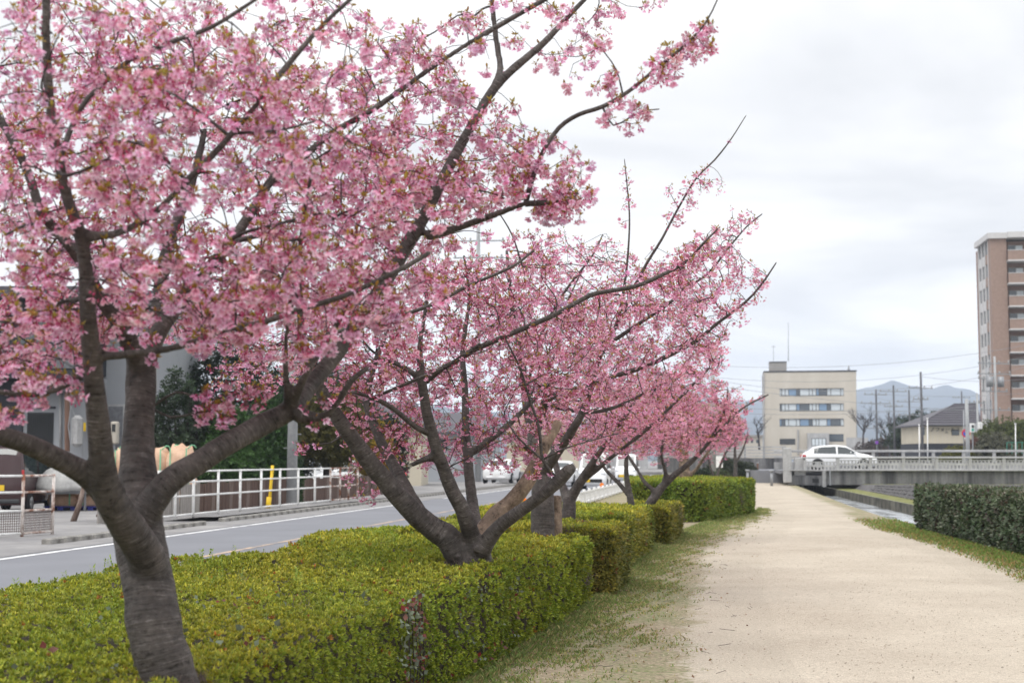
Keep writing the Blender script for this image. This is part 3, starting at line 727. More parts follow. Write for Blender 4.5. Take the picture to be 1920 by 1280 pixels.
def bush(name, label, cx, cy, rx, ry, h, n, col, seed, size=.10, z0=0, group=None, cat="shrub", shape=1.0, stems=True):
    rg = np.random.default_rng(seed)
    d = rg.normal(0, 1, (n, 3)); d /= np.linalg.norm(d, axis=1, keepdims=True); d[:, 2] = np.abs(d[:, 2]) * 1.0
    r_ = rg.uniform(.72, 1.04, n) ** .6
    lump = 1 + .16 * wob(d * 3.0, 1.6, seed % 19) + .07 * wob(d * 9, 1.5, (seed + 4) % 19)
    pos = d * (r_ * lump)[:, None] * np.array([rx, ry, h]) + np.array([cx, cy, z0])
    # fill the lower skirt
    m = n // 3; a = rg.uniform(0, 6.28, m); zz = rg.uniform(0, .55, m) * h
    sk = np.column_stack([cx + np.cos(a) * rx * rg.uniform(.75, 1.0, m), cy + np.sin(a) * ry * rg.uniform(.75, 1.0, m), z0 + zz])
    if shape > .5: pos = np.vstack([pos, sk]); d = np.vstack([d, np.column_stack([np.cos(a), np.sin(a), a * 0 + .1])])
    k = len(pos); c = np.array(col)
    cm = (c / .3) * rg.uniform(.6, 1.4, (k, 1)) * (1 + .35 * wob(pos, 1.8 / max(rx, .4), 3))[:, None]
    T = [rosette(5, 1.0, .42, 30, s, (.3, .3, .3), (.2, .2, .2)) for s in range(4)]
    V, F, C = scatter(T, pos, basis(d + rg.normal(0, .5, d.shape), rg), size * rg.uniform(.6, 1.2, k), cm, rg.integers(0, 4, k))
    rt = root(name, (cx, cy, z0), label, cat, group)
    o = mk("foliage", V, F, M['leaf'], rt, attrs={'col': ('FLOAT_COLOR', C)}); o['kind'] = 'stuff'
    if stems:
        mbx = MB()
        for i in range(6):
            a = i * 1.05; mbx.tube([(cx, cy, z0), (cx + math.cos(a) * rx * .3, cy + math.sin(a) * ry * .3, z0 + h * .45), (cx + math.cos(a) * rx * .55, cy + math.sin(a) * ry * .55, z0 + h * .85)], [.05 * h ** .5, .035 * h ** .5, .012], 5)
        mbx.build("stems", M['twig'], rt)
    return rt

# grass tufts on the verge and along the canal hedge
def blades(name, pts, cols, hts, seed, parent=None):
    rg = np.random.default_rng(seed); k = len(pts)
    a = rg.uniform(0, 6.28, k); w_ = .0035 * (1 + pts[:, 1] / 10); ln = hts
    s = np.column_stack([np.cos(a), np.sin(a), a * 0]) * w_[:, None]
    b2 = rg.uniform(0, 6.28, k); lean = np.column_stack([np.cos(b2), np.sin(b2), a * 0]) * (ln * rg.uniform(.3, 1.1, k))[:, None]
    V = np.stack([pts - s, pts + s, pts + lean * .4 + np.column_stack([a * 0, a * 0, ln * .7]), pts + lean + np.column_stack([a * 0, a * 0, ln])], axis=1).reshape(-1, 3)
    F = (np.array([[0, 1, 2], [0, 2, 3]])[None] + (np.arange(k) * 4)[:, None, None]).reshape(-1, 3)
    C = np.repeat(cols, 4, 0)
    o = mk(name, V, F, M['grass'], parent, attrs={'col': ('FLOAT_COLOR', C)}); return setprops(o, kind='stuff')
rg = np.random.default_rng(11)
n = 200000; Y = 7 + rg.uniform(0, 1, n) ** 1.5 * 38
hl = np.array([hedge_line(y) for y in Y]); pl_ = np.array([pL(y) for y in Y])
u = rg.uniform(0, 1, n) ** 1.25
X = hl - .1 + (pl_ - hl + .35) * u
clump = wob(np.column_stack([X, Y, X * 0]), 2.6, 6) * .5 + wob(np.column_stack([X, Y, X * 0]), 8, 12) * .5
keep = clump + rg.normal(0, .34, n) > (-.42 + u * 1.25 + u ** 4 * .8); X, Y, u = X[keep], Y[keep], u[keep]
k = len(X)
gcol = np.where(rg.uniform(0, 1, (k, 1)) < .30 + .42 * u[:, None], np.array([[.36, .31, .14]]), np.array([[.20, .27, .08]])) * rg.uniform(.6, 1.4, (k, 1))
blades("grass", np.column_stack([X, Y, X * 0 + .004]), gcol, rg.uniform(.008, .030, k) * (1 + 1.0 * (u < .12)), 12)
n = 26000; Y = 16 + rg.uniform(0, 1, n) * 22; pr_ = np.array([pR(y) for y in Y]); hx = np.interp(Y, [4, 22.6, 31.6, 45], [6.6, 8.05, 8.95, 10.6])
u = rg.uniform(0, 1, n); X = pr_ - .12 + (hx - pr_ + .35) * u
gcol = np.where(rg.uniform(0, 1, (n, 1)) < .45 - .3 * u[:, None], np.array([[.34, .24, .10]]), np.array([[.17, .26, .06]])) * rg.uniform(.6, 1.4, (n, 1))
kq = rg.uniform(0, 1, n) < np.clip(np.clip((u + .10 * wob(np.column_stack([X, Y, X * 0]), 2.2, 3)) / .35, .06, 1) * np.clip((37.5 - Y) / 7, 0, 1), 0, 1); nk = int(kq.sum())
blades("grass", np.column_stack([X, Y, X * 0 + .004])[kq], gcol[kq], rg.uniform(.015, .055, nk), 13)
# ------------------------------------------------------------------ cherry trees
def petal_flower(lod, rg, open_=1.0):
    """a hanging flower: origin at the calyx, opens along -z"""
    parts = []
    deep = np.array([.64, .18, .34]); mid = np.array([.87, .49, .65]); pale = np.array([.94, .74, .84])
    vv = rg.uniform(.78, 1.12)
    for i in range(5):
        a = i * 1.2566 + rg.uniform(-.12, .12); c, s = math.cos(a), math.sin(a)
        def pt(r, t, z): return (c * r - s * t, s * r + c * t, z)
        o1, o2 = .0108 * open_, .0185 * open_
        j = rg.uniform(-.0015, .0015)
        if lod == 0:
            V = [pt(.002, 0, -.002), pt(o1, .0068, -.009 + j), pt(o1, -.0068, -.009 + j), pt(o2, .0045, -.0135 + j), pt(o2, -.0045, -.0135 + j), pt(o2 * .88, 0, -.013 + j)]
            Fv = [(0, 1, 2), (1, 5, 2), (1, 3, 5), (2, 5, 4)]; C = [deep, mid, mid, pale, pale, pale * .96]
        else:
            V = [pt(.002, 0, -.002), pt(o1 * 1.1, .0085, -.010), pt(o1 * 1.1, -.0085, -.010), pt(o2, 0, -.013)]
            Fv = [(0, 1, 2), (1, 3, 2)]; C = [deep, mid, mid, pale]
        parts.append((V, Fv, np.array(C) * vv))
    red = np.array([.30, .06, .07])
    q = .0028
    V = [(q, 0, -.003), (-q * .5, q * .87, -.003), (-q * .5, -q * .87, -.003), (0, 0, .007)]
    parts.append((V, [(0, 1, 3), (1, 2, 3), (2, 0, 3)], [red] * 4))
    return merge(parts)
def rot_to(d, spin=0):
    z = -np.asarray(d, float); z /= np.linalg.norm(z)
    a = np.array([1., 0, 0]) if abs(z[0]) < .8 else np.array([0, 1., 0])
    x = np.cross(a, z); x /= np.linalg.norm(x); y = np.cross(z, x)
    c, s = math.cos(spin), math.sin(spin)
    return np.stack([x * c + y * s, -x * s + y * c, z], axis=1)
def cluster(lod, seed, budness=.25):
    rg = np.random.default_rng(seed); parts = []
    nf = {0: 6, 1: 6, 2: 5, 3: 4}[lod]
    brown = np.array([.36, .175, .05]); green = np.array([.34, .30, .05]); red = np.array([.42, .07, .11]); bud = np.array([.62, .11, .26])
    for i in range(nf):
        a = i * 2.399 + rg.uniform(-.4, .4); th = R(rg.uniform(12, 88)); L = rg.uniform(.016, .034)
        d = np.array([math.cos(a) * math.sin(th), math.sin(a) * math.sin(th), -math.cos(th)])
        e = d * L; e[2] -= .004
        if lod == 0:
            s_ = np.cross(d, [0, 0, 1.]); s_ = s_ / (np.linalg.norm(s_) + 1e-6) * .0009; s2 = np.cross(d, s_)
            parts.append(([s_, -s_, e - s_, e + s_], [(0, 1, 2), (0, 2, 3)], [red * .8] * 4))
        elif lod == 1:
            s_ = np.cross(d, [0, 0, 1.]); s_ = s_ / (np.linalg.norm(s_) + 1e-6) * .0014
            parts.append(([s_, -s_, e], [(0, 1, 2)], [red * .8] * 3))
        fd = d * .6 + np.array([0, 0, -.5]) + rg.normal(0, .2, 3)
        if rg.uniform() < budness:
            V, F, C = [], [], []
            r_ = .0042; V = [(r_, 0, -.006), (0, r_, -.006), (-r_, 0, -.006), (0, -r_, -.006), (0, 0, 0), (0, 0, -.015)]
            F = [(0, 1, 4), (1, 2, 4), (2, 3, 4), (3, 0, 4), (1, 0, 5), (2, 1, 5), (3, 2, 5), (0, 3, 5)]; C = [bud] * 4 + [red * .7, bud * 1.15]
            if lod >= 2: F = F[::2]
        elif lod <= 1:
            V, F, C = petal_flower(lod, rg, rg.uniform(.75, 1.12))
        else:
            rr = .017 * rg.uniform(.8, 1.15); k = 5; V = [(0, 0, 0)]; C = [np.array([.60, .15, .30])]
            for j in range(k):
                q = j * 6.283 / k; V.append((math.cos(q) * rr, math.sin(q) * rr, -.010 + .004 * (j % 2))); C.append(np.array([.90, .56, .69]))
            F = [(0, 1 + j, 1 + (j + 1) % k) for j in range(k)]
            if lod == 3: F = F[::2]
        Rm = rot_to(fd, rg.uniform(0, 6)); V = np.asarray(V, float) @ Rm.T + e
        parts.append((V, F, C))
    for i in range({0: 7, 1: 4, 2: 2, 3: 1}[lod]):
        a = rg.uniform(0, 6.28); el = R(rg.uniform(-10, 75)); L = rg.uniform(.015, .031) * (1.25 if lod >= 2 else 1); w_ = L * .38
        d = np.array([math.cos(a) * math.cos(el), math.sin(a) * math.cos(el), math.sin(el)]); s_ = np.array([-math.sin(a), math.cos(a), 0])
        q = rg.uniform(); c = brown * q + green * (1 - q)
        parts.append(([d * 0, d * L * .55 + s_ * w_ * .5, d * L * .55 - s_ * w_ * .5, d * L], [(0, 1, 2), (1, 3, 2)], [c * .7, c, c, c * 1.15]))
    return merge(parts)
CL = {l: [cluster(l, 100 * l + s, .15 + .09 * s) for s in range(8)] for l in range(4)}
CB = {l: [cluster(l, 900 + 100 * l + s, .85) for s in range(4)] for l in range(4)}

def bark_attrs(V, axes):
    """per vertex: axis-relative vector for rings round each limb"""
    A = np.vstack([a[:-1, :3] for a in axes]); B = np.vstack([a[1:, :3] for a in axes])
    cum = []; rr = []; o = 0
    for a in axes:
        s = np.linalg.norm(np.diff(a[:, :3], axis=0), axis=1); c = np.concatenate([[0], np.cumsum(s)]); cum.append(c[:-1] + o); o += c[-1] + 3.1
        rr.append(a[:-1, 3])
    cum = np.concatenate(cum); rr = np.concatenate(rr); AB = B - A; LL = (AB ** 2).sum(1) + 1e-12
    al = np.zeros(len(V)); pv_ = np.zeros((len(V), 3)); rad = np.zeros(len(V))
    for i0 in range(0, len(V), 4000):
        v = V[i0:i0 + 4000]
        t_ = np.clip(((v[:, None, :] - A[None]) * AB[None]).sum(2) / LL[None], 0, 1)
        Cp = A[None] + t_[..., None] * AB[None]; D = np.linalg.norm(v[:, None, :] - Cp, axis=2) / (rr[None] + .004)
        k = D.argmin(1); ii = np.arange(len(v))
        al[i0:i0 + len(v)] = cum[k] + t_[ii, k] * np.sqrt(LL[k]); pv_[i0:i0 + len(v)] = v - Cp[ii, k]; rad[i0:i0 + len(v)] = rr[k]
    return al, pv_, rad
def bark_vec(al, pv_, rad, dens=135):
    nrm = pv_ / (np.linalg.norm(pv_, axis=1, keepdims=True) + 1e-9)
    return nrm * (.55 + rad * 6)[:, None] + al[:, None] * np.array([.62, .55, .56]) * dens
def tube_part(name, ax, m, parent, n=7, dens=135):
    V, F = tube_arr(ax[:, :3], ax[:, 3], n, False)
    al = np.repeat(np.concatenate([[0], np.cumsum(np.linalg.norm(np.diff(ax[:, :3], axis=0), axis=1))]), n)
    pv_ = V - np.repeat(ax[:, :3], n, 0); rad = np.repeat(ax[:, 3], n)
    V = np.vstack([V, ax[-1, :3] + (ax[-1, :3] - ax[-2, :3]) * .15 + 0]); b = len(V) - 1; q = (len(ax) - 1) * n
    F = [tuple(f) for f in F.tolist()] + [(q + i, q + (i + 1) % n, b) for i in range(n)]
    bv = np.vstack([bark_vec(al, pv_, rad, dens), bark_vec(al, pv_, rad, dens)[-1:]])
    return mk(name, V, F, m, parent, True, {'bv': ('FLOAT_VECTOR', bv)})
def fused(name, axes, voxel, m, parent, dens=135, knots=(), rgh=.016):
    Vs = []; Fs = []; b = 0
    for a in axes:
        V, F = tube_arr(a[:, :3], a[:, 3], 14, True); Vs.append(V); Fs += [tuple(i + b for i in f) for f in F]; b += len(V)
    for c, r_ in knots:
        k = 8
        for i in range(k):
            for j in range(k):
                th = math.pi * (j + .5) / k; ph = 6.283 * i / k; Vs.append(np.array([[c[0] + r_ * math.sin(th) * math.cos(ph), c[1] + r_ * math.sin(th) * math.sin(ph), c[2] + r_ * math.cos(th)]]))
        for i in range(k):
            for j in range(k - 1): Fs.append((b + i * k + j, b + i * k + j + 1, b + ((i + 1) % k) * k + j + 1, b + ((i + 1) % k) * k + j))
        Fs.append(tuple(b + i * k for i in range(k))); Fs.append(tuple(b + i * k + k - 1 for i in range(k))[::-1]); b += k * k
    me = bpy.data.meshes.new(name); me.from_pydata(np.vstack(Vs).tolist(), [], Fs); me.update()
    o = bpy.data.objects.new(name, me); COL.objects.link(o)
    rm = o.modifiers.new("r", 'REMESH'); rm.mode = 'VOXEL'; rm.voxel_size = voxel; rm.use_smooth_shade = True
    sm = o.modifiers.new("s", 'SMOOTH'); sm.factor = .5; sm.iterations = 9
    dg = bpy.context.evaluated_depsgraph_get(); me2 = bpy.data.meshes.new_from_object(o.evaluated_get(dg))
    bpy.data.objects.remove(o); bpy.data.meshes.remove(me)
    me2.name = name; nv = len(me2.vertices); co = np.zeros(nv * 3, np.float32); me2.vertices.foreach_get("co", co); co = co.reshape(-1, 3).astype(float)
    al, pv_, rad = bark_attrs(co, axes); nrm = pv_ / (np.linalg.norm(pv_, axis=1, keepdims=True) + 1e-9)
    # wrinkled rings and lumps in the real surface
    q = np.column_stack([al * 34, al * 0, al * 0]) + nrm * 1.2
    disp = rad * (rgh * wob(q, 1.0, 5) + .045 * wob(co, 9, 2) + .03 * wob(co, 24, 8))
    co = co + nrm * disp[:, None]
    me2.vertices.foreach_set("co", co.astype(np.float32).ravel())
    at = me2.attributes.new('bv', 'FLOAT_VECTOR', 'POINT'); at.data.foreach_set("vector", bark_vec(al, pv_, rad, dens).astype(np.float32).ravel())
    me2.materials.clear(); me2.materials.append(m); me2.polygons.foreach_set("use_smooth", np.ones(len(me2.polygons), bool)); me2.update()
    o = bpy.data.objects.new(name, me2); COL.objects.link(o); o.parent = parent
    o.matrix_parent_inverse = Matrix.Translation(-Vector(parent.location)); return o

def cherry(label, base, limbs, blobs, lod, seed, dY=0.0, dup=1, tmul=1.0, lw=1.0, slim=None, r0=.0017, seg=.06, voxel=.012, thick=.016, bloom=1.0, cscale=1.0, budtop=None, bf=.28, dens=135, tint=(1, 1, 1), knots=(), mbark='bark', spur=.5, dead=None, group="cherry trees in blossom in a row between road and path", limb_spurs=0):
    rg = np.random.default_rng(seed)
    P = lambda a, b, Y: globals()['P'](a, b, Y + dY)
    rt = root("cherry_tree", base, label, "tree", group)
    axes = []; thick_axes = []
    for li, L in enumerate(limbs):
        L = [(q[0], q[1], q[2], q[3] * (slim or {}).get(li, 1)) for q in L]
        A = np.array([[*P(a, b, Y), w_ / 2 * (Y + dY) / 2667] for a, b, Y, w_ in L]); A = catmull(A, seg * .6)
        A[:, 3] = np.maximum(A[:, 3], r0)
        jit = wob(A[:, :3] + li, 6, li % 20)[:, None] * A[:, 3:4] * .10
        if len(A) > 4: A[1:-1, :3] += (jit * np.array([1, .5, .6]))[1:-1]
        A[:, 3] *= lw; axes.append(A); thick_axes.append(A[:, 3].max() > thick)
    th = [a for a, q in zip(axes, thick_axes) if q]
    # thick limbs may end in thin tips: fuse only the stout stretch, go on as a branch
    fl = []; br = [a for a, q in zip(axes, thick_axes) if not q]
    for a in th:
        k = np.nonzero(a[:, 3] > max(thick * .55, voxel * 1.1))[0]; e = k.max() if len(k) else 0
        if e >= 2: fl.append(a[:e + 1])
        if e < len(a) - 2: br.append(a[max(0, e - 1):])
    if fl: fused("trunk", fl, voxel, M[mbark], rt, dens, knots)
    for a in br: tube_part("branch", a, M[mbark], rt, 8 if lod == 0 else 6, dens)
    # crown: targets for the twigs
    T = []
    for (cx, cy, rx, ry, Y0, Y1, n, rot) in blobs:
        n = max(2, int(n * (tmul if n > 40 else 1)))
        q = rg.normal(0, 1, (n, 2)); q /= np.linalg.norm(q, axis=1, keepdims=True); q *= (rg.uniform(0, 1, n) ** .55)[:, None]
        q[:, 0] *= rx; q[:, 1] *= ry; c_, s_ = math.cos(R(rot)), math.sin(R(rot))
        Yd = rg.uniform(Y0, Y1, n)
        T += [P(cx + a * c_ - b * s_, cy + a * s_ + b * c_, y) for (a, b), y in zip(q, Yd)]
    T = np.array(T)
    # skeleton nodes
    Np = np.vstack([a[:, :3] for a in axes]); Nr = np.concatenate([a[:, 3] for a in axes])
    Nd = np.vstack([frames(a[:, :3])[0] for a in axes]); zlow = 1.15 if seed < 50 else .9
    ok = Np[:, 2] > zlow
    ns = len(Np); cap = ns + len(T) * 12 + 10
    PP = np.zeros((cap, 3)); PP[:ns] = Np; par = np.full(cap, -1); pl2 = np.zeros(cap); DD = np.zeros((cap, 3)); DD[:ns] = Nd; RR = np.zeros(cap); RR[:ns] = Nr
    pen = np.where(ok, 0, 5.0)
    best = np.full(len(T), 9e9); bi = np.zeros(len(T), int)
    for i0 in range(0, len(T), 500):
        D = np.linalg.norm(T[i0:i0 + 500, None] - Np[None], axis=2) + pen[None]; k = D.argmin(1); bi[i0:i0 + 500] = k; best[i0:i0 + 500] = D[np.arange(len(k)), k]
    alive = np.ones(len(T), bool); cnt = ns; tips = []; leafn = np.zeros(cap, int)
    for _ in range(len(T)):
        c = np.where(alive, best, 9e9); t_i = int(c.argmin()); alive[t_i] = False
        a = bi[t_i]; tgt = T[t_i]; v = tgt - PP[a]; L = np.linalg.norm(v)
        if L < 1e-3: continue
        nseg = int(min(12, max(2, L / seg)))
        c1 = PP[a] + (DD[a] * .38 + np.array([0, 0, .10]) + rg.normal(0, .08, 3)) * L
        ts = np.linspace(0, 1, nseg + 1)[1:, None]
        pts = (1 - ts) ** 2 * PP[a] + 2 * ts * (1 - ts) * c1 + ts ** 2 * tgt
        if nseg > 2: pts[:-1] += rg.normal(0, .006 * min(1, L * 4), (nseg - 1, 3))
        prev = a
        j0 = cnt
        for p_ in pts:
            PP[cnt] = p_; par[cnt] = prev; pl2[cnt] = pl2[prev] + np.linalg.norm(p_ - PP[prev]); d = p_ - PP[prev]; DD[cnt] = d / (np.linalg.norm(d) + 1e-9); prev = cnt; cnt += 1
        tips.append(prev)
        idx = np.nonzero(alive)[0]
        if len(idx):
            D = np.linalg.norm(T[idx][:, None] - PP[j0:cnt][None], axis=2) + bf * pl2[j0:cnt][None]
            k = D.argmin(1); dv = D[np.arange(len(idx)), k]; up = dv < best[idx]
            best[idx[up]] = dv[up]; bi[idx[up]] = j0 + k[up]
    for i in range(cnt - 1, ns - 1, -1):
        if leafn[i] == 0: leafn[i] = 1
        if par[i] >= ns: leafn[par[i]] += leafn[i]
    # twigs as tubes along chains of the heaviest child
    kids = {}
    for i in range(ns, cnt): kids.setdefault(par[i], []).append(i)
    starts = [i for i in range(ns, cnt) if par[i] < ns]; stack = list(starts); Vs = []; Fs = []; b = 0; sides = 4 if lod == 0 else 3
    while stack:
        s = stack.pop(); ch = [par[s], s]; cur = s
        while cur in kids:
            ks = sorted(kids[cur], key=lambda q: -leafn[q]); stack += ks[1:]; cur = ks[0]; ch.append(cur)
        pts = PP[ch].copy()
        if len(pts) > 3:
            for _ in range(2): pts[1:-1] = pts[1:-1] * .5 + (pts[:-2] + pts[2:]) * .25
        rad = r0 * np.maximum(1, leafn[ch]) ** .40; rad[0] = rad[1]
        lim = RR[par[s]] * .8 if par[s] < ns else 1; rad = np.minimum(rad, max(lim, r0)); rad[-1] = r0 * .7
        V, F = tube_arr(pts, rad, sides, False); Vs.append(V); Fs.append(F + b); b += len(V)
    if Vs:
        o = mk("twigs", np.vstack(Vs), np.vstack(Fs), M['twig'], rt, True); o['kind'] = 'stuff'
    # blossoms: at the tips and on spurs along the twigs
    tips = np.array(tips); mid = np.array([i for i in range(ns, cnt) if i not in set(tips.tolist())])
    sel = mid[rg.uniform(0, 1, len(mid)) < spur] if len(mid) else mid
    node = np.concatenate([tips[rg.uniform(0, 1, len(tips)) < bloom], sel]).astype(int)
    extra = None
    node = np.repeat(node, 1 + (rg.uniform(0, 1, len(node)) < (dup - 1)))
    pos = PP[node] + rg.normal(0, .016, (len(node), 3))
    if limb_spurs:
        cand = np.nonzero((Nr < .02) & (Np[:, 2] > 1.6))[0]
        q = cand[rg.uniform(0, 1, len(cand)) < limb_spurs]; off = rg.normal(0, 1, (len(q), 3)); off /= np.linalg.norm(off, axis=1, keepdims=True)
        pos = np.vstack([pos, Np[q] + off * (Nr[q][:, None] + .012)])
    LA = np.vstack([a[a[:, 3] > .014] for a in axes]) if any((a[:, 3] > .014).any() for a in axes) else None
    if LA is not None and lod < 2:
        c0 = np.array([0, 0, EYE]); ls = (LA[:, [0, 2]] - c0[[0, 2]]) / LA[:, 1:2]; drop = np.zeros(len(pos), bool)
        for i0 in range(0, len(pos), 800):
            q = pos[i0:i0 + 800]; qs = (q[:, [0, 2]] - c0[[0, 2]]) / q[:, 1:2]
            D = np.linalg.norm(qs[:, None] - ls[None], axis=2) < ((LA[:, 3] + .022) / LA[:, 1])[None]
            drop[i0:i0 + 800] = (D & (q[:, 1][:, None] < LA[:, 1][None])).any(1)
        pos = pos[~(drop & (rg.uniform(0, 1, len(pos)) < .62))]
    k = len(pos)
    tp = (pos[:, 2] > budtop) if budtop else np.zeros(k, bool)
    isb = (rg.uniform(0, 1, k) < np.where(tp, .55, .10))
    temps = CL[lod] + CB[lod]; which = np.where(isb, 8 + rg.integers(0, 4, k), rg.integers(0, 8, k))
    nr = np.column_stack([rg.normal(0, .32, k), rg.normal(0, .32, k), np.ones(k)])
    cm = np.array(tint) * rg.uniform(.82, 1.15, (k, 1)) * (1 + rg.normal(0, .05, (k, 3)))
    V, F, C = scatter(temps, pos, basis(nr, rg), cscale * rg.uniform(.8, 1.2, k), cm, which)
    o = mk("blossoms", V, F, M['petal'], rt, attrs={'col': ('FLOAT_COLOR', C)}); o['kind'] = 'stuff'
    if dead:
        for d_ in dead:
            A = np.array([[*P(a, b, Y), w_ / 2 * Y / 2667] for a, b, Y, w_ in d_]); A = catmull(A, .05)
            o = fused("dead_stem", [A], .012, M['deadwood'], rt, 9, rgh=.02); o['label'] = "bare split stem with pale peeling wood"
    print("tree", label[:30], "nodes", cnt, "clusters", k, "tris", len(F)); return rt

# ---- nearest tree
Y0 = 5.2
T1 = [
 [(400, 1590, 5.15, 150), (362, 1430, 5.15, 126), (325, 1290, 5.15, 113), (292, 1160, 5.15, 110), (272, 1060, 5.2, 106), (262, 985, 5.25, 104), (258, 905, 5.3, 84), (257, 830, 5.35, 68), (260, 740, 5.4, 64), (264, 660, 5.45, 62)],
 [(262, 700, 5.42, 58), (300, 620, 5.5, 44), (338, 565, 5.55, 40), (385, 510, 5.6, 34), (425, 465, 5.65, 30), (470, 400, 5.7, 27), (515, 330, 5.8, 24), (562, 300, 5.8, 22), (622, 250, 5.8, 20), (700, 205, 5.8, 19), (780, 148, 5.8, 17), (865, 90, 5.8, 15), (950, 40, 5.8, 13), (1035, -8, 5.8, 11)],
 [(262, 690, 5.4, 56), (230, 615, 5.3, 44), (190, 560, 5.2, 38), (150, 490, 5.1, 32), (112, 440, 5.0, 30), (78, 400, 4.9, 29), (58, 340, 4.9, 27), (22, 262, 4.9, 25), (-30, 180, 4.9, 22)],
 [(285, 640, 5.6, 36), (300, 560, 5.8, 34), (305, 500, 5.9, 30), (330, 420, 6.0, 24), (360, 340, 6.1, 20), (385, 240, 6.2, 14)],
 # left front stem
 [(292, 1120, 5.2, 84), (278, 1050, 5.13, 86), (240, 985, 5.0, 82), (205, 925, 4.88, 72), (192, 860, 4.8, 62), (183, 780, 4.72, 54), (175, 690, 4.65, 47), (166, 590, 4.55, 42), (160, 500, 4.5, 38), (150, 440, 4.45, 34), (128, 380, 4.4, 31), (112, 310, 4.35, 29), (96, 220, 4.3, 27), (88, 110, 4.25, 26), (86, 0, 4.2, 25), (84, -80, 4.2, 24)],
 [(215, 935, 4.9, 80), (165, 890, 4.85, 62), (100, 856, 4.75, 54), (40, 828, 4.65, 50), (-30, 805, 4.55, 48), (-110, 775, 4.5, 44)],
 # right limb
 [(262, 975, 5.2, 86), (315, 905, 5.22, 74), (370, 868, 5.25, 66), (430, 830, 5.3, 63), (490, 797, 5.4, 62), (545, 768, 5.45, 58), (588, 715, 5.55, 47), (640, 650, 5.65, 45), (695, 570, 5.75, 43), (745, 490, 5.85, 41), (795, 405, 5.95, 37), (842, 312, 6.0, 33), (880, 245, 6.05, 30), (920, 175, 6.1, 28), (962, 130, 6.1, 25), (1015, 85, 6.1, 22), (1062, 35, 6.1, 18), (1115, -20, 6.1, 15)],
 [(560, 778, 5.42, 48), (600, 782, 5.38, 24), (628, 762, 5.35, 18), (660, 712, 5.3, 15), (690, 690, 5.3, 12)],
 [(545, 760, 5.42, 30), (537, 715, 5.35, 16), (536, 640, 5.3, 13), (545, 570, 5.2, 12), (560, 490, 5.1, 10), (570, 400, 5.0, 8), (590, 300, 4.9, 6)],
 [(548, 752, 5.4, 26), (575, 700, 5.3, 17), (605, 650, 5.3, 14), (630, 610, 5.3, 11), (660, 560, 5.2, 8)],
 [(925, 168, 6.1, 20), (938, 130, 6.15, 16), (930, 75, 6.2, 14), (922, 0, 6.2, 12), (918, -40, 6.2, 11)],
 [(798, 442, 5.9, 24), (850, 430, 5.9, 18), (900, 412, 5.85, 17), (945, 396, 5.8, 15), (985, 382, 5.75, 13), (1030, 380, 5.75, 11), (1078, 370, 5.75, 9)],
 [(985, 384, 5.78, 11), (1000, 330, 5.75, 10), (1018, 285, 5.7, 9), (1048, 240, 5.7, 9), (1085, 215, 5.65, 9), (1130, 200, 5.6, 9), (1178, 172, 5.6, 8), (1232, 128, 5.55, 7), (1290, 80, 5.5, 6), (1325, 40, 5.5, 4), (1345, 0, 5.5, 3)],
 [(1130, 200, 5.6, 5), (1150, 235, 5.6, 3.5), (1200, 210, 5.6, 3), (1235, 205, 5.6, 2.5)],
 [(1168, 178, 5.6, 4), (1155, 130, 5.6, 3), (1125, 88, 5.6, 2.5)],
 # side branches
 [(188, 668, 4.63, 22), (240, 664, 4.6, 20), (300, 657, 4.6, 18), (352, 645, 4.6, 17), (400, 625, 4.6, 17), (440, 612, 4.6, 18), (458, 622, 4.6, 16), (505, 634, 4.6, 13)],
 [(445, 615, 4.6, 12), (500, 602, 4.6, 12), (560, 580, 4.6, 12), (630, 560, 4.6, 11), (690, 535, 4.6, 10), (760, 500, 4.6, 10), (805, 474, 4.6, 9)],
 [(150, 440, 4.45, 24), (210, 440, 4.5, 20), (282, 405, 4.6, 18), (345, 345, 4.6, 18), (425, 262, 4.6, 17), (485, 190, 4.6, 15), (525, 140, 4.6, 13), (568, 88, 4.6, 11), (612, 40, 4.6, 9), (665, -8, 4.6, 8)],
 [(110, 300, 4.35, 14), (150, 205, 4.4, 11), (200, 150, 4.4, 10), (245, 112, 4.4, 10), (325, 78, 4.4, 10), (395, 52, 4.4, 9), (445, 22, 4.4, 8), (490, -8, 4.4, 7)],
 [(150, 706, 4.7, 14), (110, 728, 4.6, 12), (60, 740, 4.55, 11), (0, 735, 4.5, 10), (-60, 735, 4.5, 9)],
 [(165, 560, 4.5, 12), (120, 565, 4.6, 9), (60, 590, 4.7, 8), (0, 605, 4.8, 6)],
 [(160, 480, 4.5, 10), (110, 445, 4.5, 8), (60, 420, 4.5, 7), (10, 440, 4.6, 5)],
 [(430, 455, 5.65, 12), (500, 440, 5.4, 9), (560, 448, 5.3, 7), (640, 400, 5.2, 6)],
 [(395, 500, 5.6, 10), (440, 445, 5.2, 8), (520, 420, 5.1, 6), (600, 400, 5.0, 5)],
 [(350, 340, 4.6, 9), (300, 290, 4.5, 6), (240, 265, 4.5, 5), (170, 270, 4.5, 4)],
 [(430, 255, 4.6, 8), (380, 215, 4.6, 6), (330, 180, 4.6, 5), (290, 160, 4.7, 4)],
 [(440, 250, 4.6, 7), (520, 245, 4.6, 5), (600, 225, 4.6, 4)],
 [(290, 760, 5.4, 5), (330, 735, 5.4, 4.5), (385, 748, 5.4, 4), (440, 740, 5.4, 3.5), (480, 725, 5.4, 3)],
 [(285, 765, 5.4, 5), (320, 782, 5.4, 4.5), (360, 775, 5.4, 4), (400, 768, 5.4, 3)],
]
